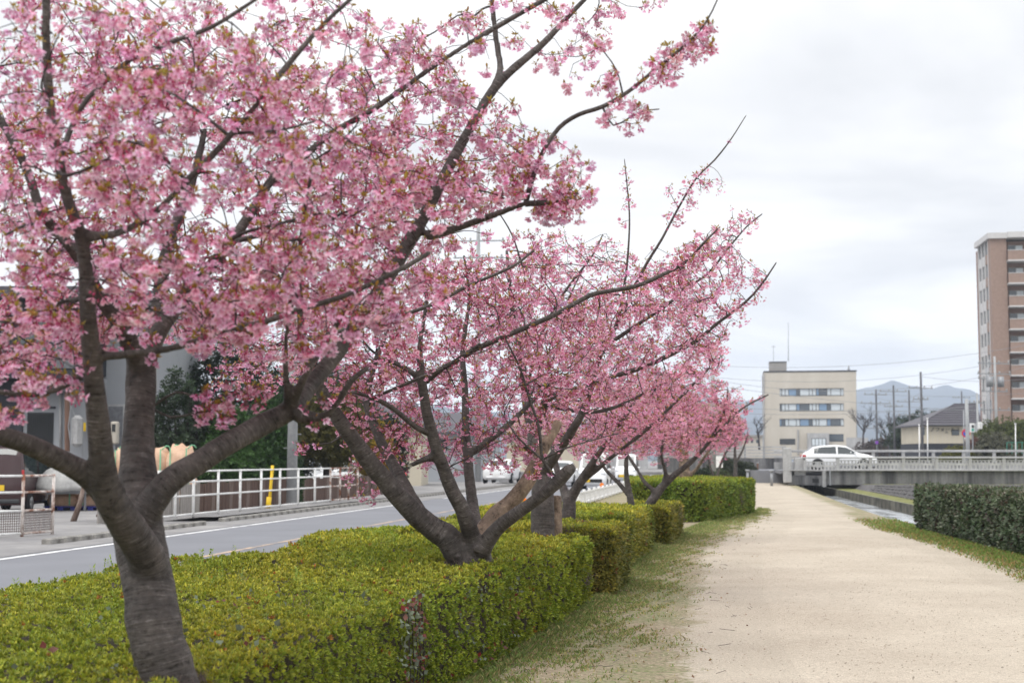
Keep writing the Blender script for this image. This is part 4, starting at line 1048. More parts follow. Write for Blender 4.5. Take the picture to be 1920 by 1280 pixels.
B1 = [
 (300, 330, 330, 290, 3.9, 6.9, 900, 0), (110, 250, 200, 300, 3.8, 6.0, 330, 0), (60, 640, 150, 70, 4.2, 5.6, 110, 0),
 (260, 560, 260, 90, 4.0, 6.2, 230, 0), (520, 560, 200, 110, 4.3, 6.5, 250, 0), (600, 330, 150, 220, 4.4, 6.8, 330, 0),
 (480, 90, 300, 120, 4.2, 6.6, 200, 0), (760, 210, 130, 170, 5.2, 6.8, 210, 0), (740, 400, 120, 110, 5.0, 6.8, 160, 0), (900, 250, 130, 90, 5.3, 6.5, 70, 0),
 (960, 60, 180, 70, 5.5, 6.5, 55, 0), (880, 350, 110, 60, 5.4, 6.4, 90, 0), (1020, 330, 75, 75, 5.5, 6.1, 75, 0), (1060, 370, 60, 28, 5.6, 6.0, 26, 0),
 (730, 560, 110, 60, 4.6, 5.6, 60, 0), (1100, 120, 60, 50, 5.5, 5.8, 10, 0), (1190, 205, 65, 30, 5.5, 5.7, 10, 0), (1250, 115, 70, 22, 5.45, 5.6, 14, -40), (1320, 85, 25, 45, 5.45, 5.6, 9, 0), (1130, 20, 110, 22, 5.8, 6.3, 10, 0),
 (20, 770, 45, 45, 4.4, 4.9, 12, 0), (410, 770, 40, 22, 5.3, 5.5, 9, 0), (450, 735, 40, 25, 5.3, 5.5, 9, 0), (610, 760, 40, 30, 5.2, 5.5, 5, 0), (95, 730, 80, 30, 4.4, 4.9, 12, 0), (370, 745, 40, 14, 5.3, 5.5, 6, 0),
]
cherry("large cherry tree with a thick leaning trunk rising out of the foreground hedge", (-1.13, 5.15, 0), T1, B1, 0, 1, lw=.95, slim={6: .74, 5: .82, 1: .82, 2: .80, 7: .8, 4: .86, 0: .95}, r0=.0015, seg=.055, voxel=.0105, budtop=None, spur=.13, limb_spurs=.06, cscale=.86, dup=1.5, tmul=.84, tint=(1.06, 1.03, 1.07))

# ---- second tree
T2 = [
 [(888, 1255, 10.3, 96), (886, 1120, 10.3, 92), (884, 1060, 10.3, 92), (884, 1018, 10.3, 88)],
 [(868, 1050, 10.3, 70), (838, 1010, 10.25, 62), (792, 975, 10.2, 54), (735, 915, 10.1, 48), (690, 862, 10.0, 43), (650, 806, 9.9, 38), (615, 755, 9.8, 34), (590, 700, 9.7, 28), (568, 640, 9.6, 22), (560, 570, 9.5, 16), (545, 500, 9.4, 12)],
 [(800, 980, 10.3, 34), (765, 925, 10.5, 33), (735, 868, 10.7, 28), (708, 815, 10.8, 24), (688, 755, 10.9, 20), (700, 690, 11.0, 16), (725, 620, 11.1, 12), (740, 540, 11.2, 8)],
 [(890, 1020, 10.25, 46), (868, 960, 10.1, 38), (838, 895, 10.0, 33), (815, 830, 9.9, 29), (800, 770, 9.85, 26), (790, 700, 9.8, 20), (788, 640, 9.8, 14), (800, 560, 9.8, 10), (790, 470, 9.8, 7)],
 [(795, 725, 9.85, 20), (775, 700, 9.8, 15), (745, 682, 9.8, 14), (715, 672, 9.8, 13)],
 [(798, 715, 9.85, 17), (830, 690, 9.8, 13), (870, 668, 9.7, 11), (900, 645, 9.6, 9)],
 [(815, 855, 9.95, 22), (792, 862, 9.9, 15), (770, 872, 9.9, 12)],
 [(812, 815, 9.9, 18), (780, 800, 9.8, 13), (740, 768, 9.7, 12), (700, 745, 9.6, 11), (660, 735, 9.5, 9)],
 [(893, 1010, 10.45, 38), (886, 940, 10.7, 28), (878, 870, 10.8, 25), (874, 815, 10.9, 22), (872, 740, 11, 18), (868, 650, 11.1, 14), (880, 560, 11.2, 10), (870, 480, 11.2, 6)],
 [(880, 850, 10.85, 18), (915, 826, 10.9, 18), (960, 790, 11, 15), (1010, 740, 11.1, 12)],
 [(900, 1035, 10.2, 44), (935, 988, 10.1, 36), (975, 958, 10.0, 31), (1020, 925, 9.9, 30), (1050, 898, 9.85, 33), (1068, 880, 9.8, 30), (1078, 874, 9.8, 20)],
 [(1045, 900, 9.85, 10), (1018, 862, 9.8, 8), (1010, 800, 9.75, 7), (990, 740, 9.7, 6), (975, 690, 9.7, 5), (940, 620, 9.7, 4)],
 [(1018, 862, 9.8, 6), (990, 838, 9.7, 5), (965, 812, 9.6, 4), (945, 780, 9.6, 3.5)],
 [(1020, 860, 9.8, 6), (1060, 840, 9.7, 4), (1110, 825, 9.7, 3), (1160, 812, 9.7, 2.5)],
 [(870, 668, 9.7, 15), (885, 657, 9.7, 15), (955, 627, 9.6, 14), (1040, 590, 9.55, 13), (1094, 560, 9.5, 12), (1122, 549, 9.5, 12), (1190, 537, 9.45, 11), (1240, 516, 9.4, 10), (1285, 492, 9.4, 8), (1320, 455, 9.35, 6), (1345, 430, 9.3, 4)],
 [(700, 745, 9.6, 8), (760, 720, 9.3, 8), (830, 690, 9.2, 8)],
 [(560, 640, 9.5, 12), (620, 625, 9.3, 10), (700, 605, 9.2, 9), (800, 575, 9.1, 9), (880, 535, 9.1, 8), (960, 500, 9.1, 7), (1000, 470, 9.1, 5)],
 [(980, 500, 9.2, 5), (960, 440, 9.2, 4), (930, 390, 9.2, 3)],
 [(650, 806, 9.9, 6), (620, 830, 9.8, 4), (585, 832, 9.7, 3), (562, 835, 9.7, 2.5)],
]
B2 = [
 (760, 600, 200, 110, 8.9, 12.0, 420, 0), (900, 640, 200, 120, 8.9, 12.2, 520, 0), (640, 660, 110, 90, 9.0, 11.8, 260, 0), (700, 760, 80, 100, 9.8, 12.2, 190, 0),
 (820, 780, 110, 110, 10.0, 12.4, 300, 0), (950, 800, 90, 80, 10.0, 12.4, 180, 0), (1060, 660, 110, 110, 9.2, 12.4, 260, 0), (930, 520, 120, 50, 9.0, 11.0, 120, 0), (1000, 470, 60, 40, 9.1, 10.0, 45, 0),
 (820, 500, 90, 60, 9.0, 11, 90, 0), (1180, 560, 130, 45, 9.3, 10.5, 120, -18), (1310, 470, 60, 30, 9.2, 9.8, 35, -35), (760, 690, 100, 60, 9.0, 11, 120, 0), (480, 690, 90, 55, 9.0, 11, 90, 0), (590, 560, 90, 60, 9.3, 11, 110, 0),
 (1010, 885, 30, 12, 9.6, 9.8, 5, 0), (575, 835, 22, 14, 9.6, 9.8, 4, 0), (690, 880, 40, 60, 10.6, 12, 40, 0), (430, 600, 130, 80, 9.5, 11.5, 120, 0), (880, 420, 40, 40, 9.2, 9.8, 12, 0),
]
cherry("cherry tree whose short trunk splits into wide limbs round a peeling dead stem", (-.31, 11.0, 0), T2, B2, 1, 2, lw=.80, dY=.7, dup=1.55, tmul=.98, r0=.0022, seg=.09, voxel=.013, thick=.03, spur=.22, limb_spurs=.18, cscale=.94, knots=[(P(893, 1028, 10.83), .035)],
       dead=[[(900, 1020, 10.3, 50), (925, 975, 10.35, 44), (955, 945, 10.35, 36), (985, 908, 10.3, 32), (1005, 870, 10.3, 28), (1025, 830, 10.3, 24), (1048, 790, 10.35, 20)]])

# ---- third tree: stout double trunk
T3 = [
 [(1020, 1175, 15.4, 62), (1020, 1060, 15.4, 60), (1019, 1000, 15.4, 58), (1018, 930, 15.4, 54), (1012, 870, 15.5, 44), (1000, 810, 15.6, 34), (985, 740, 15.7, 24), (975, 660, 15.8, 18), (960, 570, 16, 12), (950, 470, 16, 7)],
 [(1012, 860, 15.5, 26), (990, 840, 15.4, 20), (965, 822, 15.3, 15)],
 [(1020, 880, 15.4, 34), (1050, 840, 15.2, 26), (1077, 800, 15, 22), (1097, 760, 14.9, 19), (1122, 676, 14.8, 14), (1140, 640, 14.7, 12), (1158, 603, 14.7, 9), (1170, 540, 14.6, 7), (1178, 470, 14.6, 5), (1180, 400, 14.6, 4), (1175, 340, 14.6, 3), (1171, 300, 14.6, 2)],
 [(1010, 800, 15.6, 24), (1025, 750, 15.3, 20), (1060, 735, 15.1, 17), (1110, 720, 15, 15), (1134, 711, 15, 13), (1200, 690, 14.8, 12), (1230, 678, 14.7, 11), (1304, 640, 14.5, 9), (1340, 610, 14.4, 8), (1398, 566, 14.3, 6), (1430, 530, 14.2, 5), (1455, 493, 14.2, 3)],
 [(1130, 650, 14.8, 12), (1162, 631, 14.8, 11), (1200, 605, 14.7, 10), (1243, 577, 14.6, 9), (1292, 538, 14.5, 7), (1330, 510, 14.5, 6), (1370, 460, 14.4, 5), (1400, 425, 14.4, 4), (1428, 402, 14.4, 3)],
 [(1190, 536, 14.6, 8), (1215, 490, 14.5, 7), (1240, 450, 14.4, 6), (1272, 390, 14.4, 5), (1305, 335, 14.3, 4), (1340, 300, 14.3, 4), (1370, 262, 14.3, 3), (1398, 218, 14.3, 2)],
 [(1030, 760, 15.4, 14), (1080, 770, 15.2, 11), (1130, 770, 15, 9), (1180, 752, 15, 8), (1205, 738, 15, 6)],
 [(985, 740, 15.7, 10), (1010, 640, 15.4, 8), (1050, 560, 15.2, 7), (1110, 480, 15, 5), (1130, 440, 15, 3)],
 [(1055, 585, 15.2, 5), (1080, 530, 15.2, 4), (1100, 490, 15.2, 3)],
]
B3 = [
 (1180, 600, 150, 90, 13.6, 17, 420, -15), (1090, 660, 120, 110, 14, 17.5, 300, 0), (1290, 520, 110, 60, 13.8, 15.5, 260, -28), (1120, 500, 100, 50, 14, 16.5, 130, 0),
 (1370, 430, 60, 30, 14, 15, 35, -35), (1390, 540, 60, 40, 14, 15, 50, -40), (1290, 370, 22, 70, 14.2, 14.5, 34, 35), (1175, 370, 18, 60, 14.5, 14.7, 11, 0), (1260, 640, 110, 50, 13.8, 16, 170, -15),
 (980, 560, 100, 90, 15, 17, 150, 0), (1050, 480, 60, 50, 15, 16.5, 45, 0), (1160, 720, 110, 50, 14, 16.5, 160, 0), (1345, 340, 14, 26, 14.2, 14.4, 6, 30), (1060, 800, 90, 60, 14.5, 17.5, 120, 0), (1250, 350, 20, 20, 14.3, 14.5, 4, 0), (930, 700, 110, 110, 15, 17, 160, 0), (1330, 600, 70, 50, 14, 15.5, 50, -35),
]
t3 = cherry("cherry tree with a stout dark trunk fused to a pale sawn-off stump", (.35, 15.4, 0), T3, B3, 2, 3, lw=.8, dup=1.45, tmul=1.05, r0=.0028, seg=.13, voxel=.02, thick=.05, spur=.30, limb_spurs=.25, cscale=1.08, mbark='bark2', budtop=4.2, tint=(1.03, 1.05, 1.05))
A = np.array([[*P(1040, 1080, 15.6), .075], [*P(1042, 1000, 15.6), .075], [*P(1042, 928, 15.6), .068]]); 
o = fused("stump", [catmull(A, .05)], .018, M['deadwood'], t3, 9, rgh=.02); o['label'] = "pale cracked sawn-off stem"

# ---- fourth: grey forked tree
T4 = [
 [(1065, 1090, 19, 30), (1066, 975, 19, 28), (1067, 930, 19, 26)],
 [(1066, 940, 19, 22), (1050, 900, 19.1, 15), (1038, 850, 19.2, 12), (1030, 790, 19.3, 9), (1020, 700, 19.4, 6)],
 [(1068, 935, 19, 20), (1085, 905, 18.9, 16), (1105, 875, 18.8, 14), (1130, 840, 18.7, 11), (1165, 790, 18.5, 8), (1200, 740, 18.4, 6)],
 [(1070, 938, 19, 18), (1095, 900, 18.9, 12), (1120, 880, 18.8, 11), (1140, 862, 18.7, 10), (1200, 815, 18.5, 8), (1245, 775, 18.4, 6), (1290, 730, 18.3, 5), (1330, 690, 18.3, 4)],
]
B4 = [(1120, 790, 100, 70, 17.5, 20.5, 230, 0), (1200, 760, 100, 60, 17.5, 20, 220, 0), (1280, 700, 90, 40, 17.5, 19, 110, -30), (1340, 670, 50, 30, 17.8, 18.8, 24, -30), (1050, 730, 90, 70, 18, 21, 110, 0)]
cherry("grey-barked cherry tree forking low just past the stout two-stem trunk", (.75, 19, 0), T4, B4, 2, 4, dup=1.6, tmul=1.35, r0=.003, seg=.16, voxel=.022, thick=.05, spur=.35, cscale=1.25, mbark='bark2', tint=(1.0, .98, .98))
T5 = [
 [(1190, 1030, 24.3, 15), (1185, 955, 24.3, 14), (1178, 920, 24.3, 13), (1174, 880, 24.3, 10), (1176, 830, 24.3, 8), (1180, 770, 24.3, 5), (1185, 700, 24.3, 3)],
 [(1180, 930, 24.3, 9), (1160, 905, 24.4, 8), (1135, 880, 24.5, 6), (1120, 850, 24.6, 4)],
]
B5 = [(1180, 790, 70, 70, 23.3, 25.5, 190, 0), (1130, 830, 50, 40, 24, 25, 60, 0), (1230, 790, 60, 60, 23.5, 25.5, 120, 0)]
cherry("slender upright cherry sapling standing in the third hedge block", (2.07, 24.3, 0), T5, B5, 2, 5, dup=1.6, tmul=1.35, r0=.0035, seg=.2, voxel=.022, thick=.05, spur=.35, cscale=1.35, mbark='bark2', tint=(1, .96, .96))
T6 = [
 [(1208, 1010, 26.5, 22), (1215, 955, 26.5, 19), (1228, 930, 26.5, 18), (1245, 908, 26.5, 16)],
 [(1232, 925, 26.5, 12), (1210, 905, 26.5, 9), (1195, 880, 26.6, 7), (1175, 850, 26.7, 5)],
 [(1245, 908, 26.5, 13), (1248, 885, 26.4, 9), (1240, 850, 26.3, 7), (1250, 800, 26.2, 5), (1262, 740, 26.2, 4), (1240, 700, 26.2, 3)],
 [(1240, 915, 26.5, 15), (1265, 890, 26.4, 13), (1290, 870, 26.3, 12), (1312, 850, 26.2, 9), (1325, 835, 26.1, 8), (1370, 785, 26, 6), (1400, 760, 26, 4), (1440, 740, 26, 3)],
 [(1322, 838, 26.1, 6), (1345, 800, 26, 5), (1360, 760, 26, 4), (1365, 730, 26, 2.5)],
]
B6 = [(1300, 790, 90, 60, 25, 28, 260, -20), (1240, 780, 70, 70, 25.5, 28, 200, 0), (1370, 775, 45, 22, 25.5, 26.5, 40, -25), (1425, 745, 18, 6, 25.9, 26.1, 6, -25), (1270, 720, 80, 40, 25.5, 28, 130, 0), (1340, 740, 60, 30, 25.5, 27, 50, 0)]
cherry("crooked cherry tree leaning towards the path in front of the tall far hedge", (2.47, 26.5, 0), T6, B6, 2, 6, dup=1.6, tmul=1.35, r0=.0036, seg=.2, voxel=.026, thick=.05, spur=.35, cscale=1.4, mbark='bark2', tint=(.98, .92, .92))
T7 = [
 [(1283, 960, 40, 22), (1283, 905, 40, 22), (1283, 860, 40, 20), (1278, 820, 40, 14), (1272, 780, 40, 9), (1268, 730, 40, 5)],
 [(1284, 900, 40, 12), (1305, 880, 39.8, 8), (1325, 850, 39.6, 5), (1350, 820, 39.5, 4)],
]
B7 = [(1290, 800, 70, 50, 38, 42, 260, 0), (1340, 800, 60, 40, 38.5, 41, 160, -15), (1240, 820, 60, 50, 39, 42, 120, 0)]
cherry("old cherry tree with a thick pale trunk behind the tall far hedge", (4.84, 40, 0), T7, B7, 3, 7, dup=1.6, tmul=1.35, r0=.005, seg=.3, voxel=.035, thick=.05, spur=.5, cscale=1.9, mbark='deadwood', tint=(.96, .86, .88), dens=12)
T8 = [[(1338, 925, 52, 8), (1345, 890, 52, 6), (1360, 850, 52, 4), (1385, 820, 52, 3)], [(1342, 900, 52, 6), (1330, 870, 52, 4), (1325, 830, 52, 3)]]
B8 = [(1355, 805, 45, 40, 50, 54, 200, 0), (1330, 840, 40, 30, 51, 53, 80, 0)]
cherry("thin twin-stemmed cherry tree beside the dark round shrub", (7.37, 52, 0), T8, B8, 3, 8, r0=.006, seg=.4, voxel=.04, thick=.03, spur=.5, cscale=2.2, tint=(.88, .66, .74), dens=12)
T9 = [[(1379, 905, 70, 9), (1379, 870, 70, 8), (1378, 845, 70, 6), (1382, 810, 70, 4)], [(1379, 868, 70, 6), (1392, 845, 70, 4), (1402, 815, 70, 3)]]
B9 = [(1380, 812, 32, 26, 68, 72, 170, 0), (1360, 820, 26, 26, 69, 71, 60, 0)]
cherry("deep pink cherry tree farthest down the row by the path junction", (11.0, 70, 0), T9, B9, 3, 9, r0=.008, seg=.5, voxel=.05, thick=.04, spur=.5, cscale=2.8, tint=(.84, .52, .62), dens=12)

# ------------------------------------------------------------------ kerbs, pavement, fences on the far side of the road
def off(Y, o, z=0.0): return np.array([road_c(Y) + o, Y, z])
RZ = -math.atan(ROADDIR)          # things that run along the road
sheet("pavement", rl(-5.7), rl(-4.3), list(np.arange(35, 112, 5.0)), K(.13), K(.13), M['lot'])
mbk = MB(); mbk.box((0, 0, .08), (.19, .585, .17), bevel=.025)
kp = mbk.build("kerb_stone", M['kerb'], world=False)
def kerb_run(y0, y1, o, label, first=[kp]):
    rt = root("kerb", off(y0, o), label, "kerb", "concrete kerbs along the far side of the road", RZ)
    L = (y1 - y0) * math.hypot(1, ROADDIR); n = int(L / .6)
    for i in range(n):
        if first: s = first.pop()
        else: s = kp.copy(); COL.objects.link(s)
        s.parent = rt; s.location = (random.uniform(-.008, .008), i * .6 + .3, random.uniform(-.008, .006)); s.rotation_euler = (0, 0, random.uniform(-.012, .012))
        if i == 0: s.scale = (1, .9, .7)
    return rt
kerb_run(25.4, 33.2, -3.95, "short run of chipped kerb stones nearest the camera, across the road")
kerb_run(34.8, 54, -4.12, "long run of kerb stones in front of the white pipe railing")
kerb_run(57, 90, -4.2, "kerb stones beyond the end of the white pipe railing")

def pipe_fence(pxs, label, ry=(1.24, .98, .64, .19), rusty=(), offn=-4.98, Ys=None, mesh=False, zb=.10):
    if Ys is None:
        Ys = [(-7.9 - 5.25) / ((p - 960) / 2667 - .15) for p in pxs]
    pts = [np.array([-7.9 + .15 * (Y - 35), Y, 0]) for Y in Ys] if offn is not None else pxs
    rt = root("pipe_railing", pts[0], label, "railing", "white pipe railings across the road")
    for i, p in enumerate(pts):
        mbx = MB(); mbx.tube([p + [0, 0, zb], p + [0, 0, ry[0] + .03]], .034, 8); mbx.build("post", M['rusty_white'] if i in rusty else M['white_metal'], rt, True)
    for i in range(len(pts) - 1):
        for z in ry:
            mbx = MB(); mbx.tube([pts[i] + [0, 0, z], pts[i + 1] + [0, 0, z]], .024, 8)
            mbx.build("rail", M['rusty_white'] if (i in rusty and i + 1 in rusty) else M['white_metal'], rt, True)
        if mesh:
            mbx = MB(); a, b = pts[i], pts[i + 1]
            for k in range(24):
                t_ = (k + .5) / 24; q = a + (b - a) * t_; mbx.tube([q + [0, 0, ry[-1]], q + [0, 0, ry[-2]]], .006, 3)
            for k in range(9):
                z = ry[-1] + (ry[-2] - ry[-1]) * k / 9; mbx.tube([a + [0, 0, z], b + [0, 0, z]], .006, 3)
            setprops(mbx.build("mesh_panel", M['rust'], rt), kind='stuff')
    return rt
pipe_fence([300, 332, 366, 412, 453, 492, 527, 561, 592, 621, 639, 655, 672], "long white pipe railing running beside the utility pole, rusty at its far end", rusty=(9, 10, 11, 12))
pipe_fence([P(-60, 1006, 27.2) * [1, 1, 0], P(41, 1002, 28.0) * [1, 1, 0], P(98, 997, 28.9) * [1, 1, 0]], "short white and rusty pipe railing with wire mesh in front of the dark red car", ry=(1.2, .88, .52, .08), offn=None, mesh=True, rusty=(1, 2), zb=0.02)

# low board wall behind the railing
rt = root("board_fence", off(33.5, -6.5), "low fence of upright grey and rust-brown boards behind the white railing", "fence", None, RZ)
mbx = MB(); mbx.box((0, 0, .45), (.03, .285, .86), bevel=.006); b0 = mbx.build("board", M['board_grey'], rt, world=False)
mbx = MB(); mbx.box((0, 0, .45), (.03, .285, .86), bevel=.006); b1 = mbx.build("board", M['rust'], rt, world=False)
mbx = MB(); mbx.box((0, 0, .45), (.03, .285, .86), bevel=.006); b2 = mbx.build("board", M['wood'], rt, world=False)
for i in range(96):
    src = b0 if i < 22 else (b1 if i % 5 else b2)
    if i == 0: o = b0
    elif i == 22: o = b1
    elif i == 25: o = b2
    else: o = src.copy(); COL.objects.link(o)
    o.parent = rt; o.location = (random.uniform(-.012, .012), i * .3, random.uniform(-.03, .03)); o.rotation_euler = (random.uniform(-.015, .015), 0, random.uniform(-.03, .03))
mbx = MB(); mbx.box((-.035, 14.3, .72), (.04, 28.8, .06)); mbx.build("batten", M['rust'], rt, world=False)
mbx = MB(); mbx.box((-.035, 14.3, .22), (.04, 28.8, .06)); mbx.build("batten", M['rust'], rt, world=False)

# utility pole beside the railing, yellow guy cover
def upole(label, base, h, r_, arms=(), extras=True, m='pole', group="utility poles", transformers=0, az=0.2, steps=False):
    rt = root("utility_pole", base, label, "pole", group, az)
    mbx = MB(); mbx.tube([(0, 0, -.3), (0, 0, h)], [r_ * 1.15, r_ * .75], 12); mbx.build("shaft", M[m], rt, True, False)
    for z, L in arms:
        mbx = MB(); mbx.box((0, r_ * .8, z), (L, .09, .09)); mbx.build("crossarm", M['steel'], rt, False, False)
        for k in np.linspace(-L / 2 * .92, L / 2 * .92, 4):
            mbx = MB(); mbx.tube([(k, r_ * .8, z + .05), (k, r_ * .8, z + .12), (k, r_ * .8, z + .16), (k, r_ * .8, z + .24)], [.05, .05, .09, .03], 8); mbx.build("insulator", M['rail_concrete'], rt, True, False)
    for k in range(transformers):
        mbx = MB(); a = -1 if k % 2 else 1
        mbx.tube([(a * .55, 0, h * .74), (a * .55, 0, h * .74 + .9)], .28, 14); mbx.build("transformer", M['steel'], rt, True, False)
        mbx = MB(); mbx.box((a * .28, 0, h * .74 + .3), (.5, .1, .1)); mbx.build("bracket", M['steel'], rt, False, False)
    if steps:
        for i in range(10):
            mbx = MB(); z = 1.9 + i * .45; s_ = 1 if i % 2 else -1; mbx.tube([(0, 0, z), (s_ * (r_ + .13), 0, z)], .012, 5); mbx.build("step", M['steel'], rt, False, False)
    return rt
upole("thick concrete utility pole behind the white railing with a yellow cover nearby", P(547, 935, 46.2) * [1, 1, 0], 9.5, .155, [(8.8, 1.8), (8.1, 1.5)], steps=True)
a = P(504, 952, 41.4); b = P(511, 872, 41.4)
rt = root("guard_post", (a[0], a[1], .1), "slim yellow plastic cover of a stay wire by the white railing", "post")
mbx = MB(); mbx.tube([(a[0], a[1], .1), (b[0], b[1], b[2])], .045, 8); mbx.build("cover", M['yellow'], rt, True)
mbx = MB(); mbx.tube([(a[0] - .02, a[1], .1), (a[0] + .005, a[1], .45)], .075, 8); mbx.build("sleeve", M['yellow'], rt, True)

# ------------------------------------------------------------------ house on the left
HY = 50.0
def W(px, py, Y=HY): return P(px, py, Y)
def wbox(x0, y0, x1, y1, Y, depth, front=0.0):
    """box whose front face spans pixels x0..x1, y0..y1 at distance Y"""
    a = W(x0, y1, Y); b = W(x1, y0, Y)
    return ((a[0] + b[0]) / 2, Y + depth / 2 - front, (a[2] + b[2]) / 2), (abs(b[0] - a[0]), depth, abs(b[2] - a[2]))
def wb(rt, name, x0, y0, x1, y1, Y, depth, m, front=0.0, bevel=0.0):
    c, s = wbox(x0, y0, x1, y1, Y, depth, front); mbx = MB(); mbx.box(c, s, bevel=bevel); return mbx.build(name, M[m], rt)
rt = root("house", W(100, 942), "grey house with dark navy upper storey and black louvred window behind the parked car", "house")
wb(rt, "wall", -150, 705, 172, 950, HY, 6, 'house_wall')
wb(rt, "upper_wall", -150, 560, 172, 700, HY, 6, 'house_dark', -.15)
wb(rt, "side_wall", -150, 705, 46, 950, HY, .1, 'house_dark', .1)
wb(rt, "roof", -170, 540, 190, 560, HY, 7, 'roof', .6)
wb(rt, "eave", -160, 697, 165, 712, HY, .9, 'house_dark', .9)
wb(rt, "awning", 40, 716, 162, 735, HY, .7, 'roof', .7)
f = wb(rt, "window", 50, 773, 101, 836, HY, .06, 'darkgrey', .03)
for i in range(14): 
    x = 51.5 + i * 3.6; c, s = wbox(x, 776, x + 1.7, 833, HY, .03, .07); mbx = MB(); mbx.box(c, s); o = mbx.build("slat", M['black'], None); o.parent = f
wb(rt, "lintel", 48, 762, 104, 766, HY, .1, 'house_dark', .08)
mbx = MB(); mbx.tube([W(113, 735, HY - .08), W(113, 842, HY - .08)], .045, 8); mbx.build("downpipe", M['rail_concrete'], rt, True)
mbx = MB(); mbx.tube([W(126, 735, HY - .5), W(126, 846, HY - .5)], .09, 6); mbx.build("post", M['brown'], rt)
wb(rt, "upper_window", 30, 600, 90, 665, HY, .05, 'glass', -.12)
wb(rt, "air_vent", 96, 640, 140, 690, HY, .05, 'house_grey', -.12)
rt = root("water_heater", W(142, 845, HY - .6), "pale rounded water tank standing against the grey house wall", "tank")
c, s = wbox(131, 778, 152, 838, HY - .9, .4); mbx = MB(); mbx.box(c, s, bevel=.12); mbx.build("body", M['rail_concrete'], rt)
mbx = MB(); mbx.tube([W(139, 778, HY - .95), W(133, 760, HY - .95), W(128, 800, HY - .95), W(134, 840, HY - .95)], .02, 6); mbx.build("pipe", M['steel'], rt)
rt = root("house", W(235, 945, 52), "pale house end with a grey panelled door, seen through the nearest tree's fork", "house")
wb(rt, "wall", 175, 560, 296, 945, 52, 7, 'house_wall')
wb(rt, "door_surround", 200, 758, 236, 850, 52, .1, 'rail_concrete', .10)
wb(rt, "door", 203, 762, 232, 850, 52, .1, 'house_grey', .14)
wb(rt, "window", 244, 592, 272, 640, 52, .06, 'glass', .05)
wb(rt, "window_sill", 242, 640, 274, 644, 52, .14, 'rail_concrete', .12)
wb(rt, "corner_strip", 288, 560, 297, 945, 52, .12, 'rail_concrete', .10)
wb(rt, "roof", 160, 548, 312, 562, 52, 8, 'roof', .6)
rt = root("meter_box", W(213, 830, 50), "cream ticket meter box with a dark window, standing before the grey door", "meter")
wb(rt, "body", 206, 790, 220, 832, 50, .3, 'cream', 0, .04); wb(rt, "window", 209.5, 795, 216.5, 809, 50, .02, 'darkgrey', .015)
mbx = MB(); mbx.tube([W(213, 830, 50.15), W(213, 830, 50.15) * [1, 1, 0]], .06, 8); mbx.build("stand", M['steel'], rt)
rt = root("notice", W(157, 800, 49.8), "small yellow notice board by the pale water tank", "sign")
wb(rt, "panel", 151, 792, 161, 808, 49.8, .03, 'yellow'); mbx = MB(); mbx.tube([W(156, 800, 49.85), W(156, 800, 49.85) * [1, 1, 0]], .025, 6); mbx.build("stand", M['steel'], rt)

# bags, tarp, planks
def sack(label, c, s, seed, group="big woven bags stacked by the railing", strap=True):
    rg = np.random.default_rng(seed); rt = root("bulk_bag", (c[0], c[1], c[2]), label, "bag", group)
    n = 14; m = 9; V = []; F = []
    for j in range(m):
        f = j / (m - 1)
        for i in range(n):
            a = i * 2 * math.pi / n; sq = 1 / max(abs(math.cos(a)), abs(math.sin(a))) ** .75
            r_ = .5 * sq * (1 - .30 * max(0, f - .72) / .28) * (1 + .06 * math.sin(a * 3 + seed) * f + rg.normal(0, .02)) * (.93 + .12 * math.sin(math.pi * min(1, f * 1.2)))
            V.append((c[0] + math.cos(a) * r_ * s[0], c[1] + math.sin(a) * r_ * s[1], c[2] + f * s[2] + (rg.normal(0, .05) if f > .7 else 0)))
    V.append((c[0], c[1], c[2] + s[2] * .97)); V.append((c[0], c[1], c[2]))
    for j in range(m - 1):
        for i in range(n): F.append((j * n + i, j * n + (i + 1) % n, (j + 1) * n + (i + 1) % n, (j + 1) * n + i))
    for i in range(n): F.append(((m - 1) * n + i, (m - 1) * n + (i + 1) % n, m * n)); F.append(((i + 1) % n, i, m * n + 1))
    mk("body", V, F, M['bag'], rt, True)
    if strap:
        for a in (-1, 1):
            x = c[0] + a * s[0] * .27; mbx = MB(); y = c[1] - s[1] * .56
            mbx.box((x, y + .045, c[2] + s[2] * .5), (.035, .03, s[2] * .9)); mbx.build("strap", M['bag_green'], rt)
            mbx = MB(); z = c[2] + s[2]; mbx.tube([(x, c[1] - .3, z - .06), (x + .10, c[1] - .2, z + .05), (x + .16, c[1] - .12, z + .04), (x + .22, c[1] - .1, z - .04)], .018, 6); mbx.build("loop", M['bag_green'], rt, True)
    return rt
Yb = 44.5
for i, (px, z, nm) in enumerate([(245, .12, "lower peach woven bag hidden behind the tree trunk"), (296, .12, "lower peach woven bag under the crumpled bag"), (345, .12, "lower peach woven bag at the railing end of the stack"),
                                 (238, 1.05, "upper peach bag with a pale green corner, leftmost of the bags in the stack"), (292, 1.08, "crumpled upper peach bag with green loops, in the middle of the stack"), (340, .98, "upper peach bag sagging towards the dark shrubs")]):
    p = P(px, 900, Yb); sack(nm, (p[0], Yb, z), (.92, .95, .95 if z < 1 else .82), i + 3)
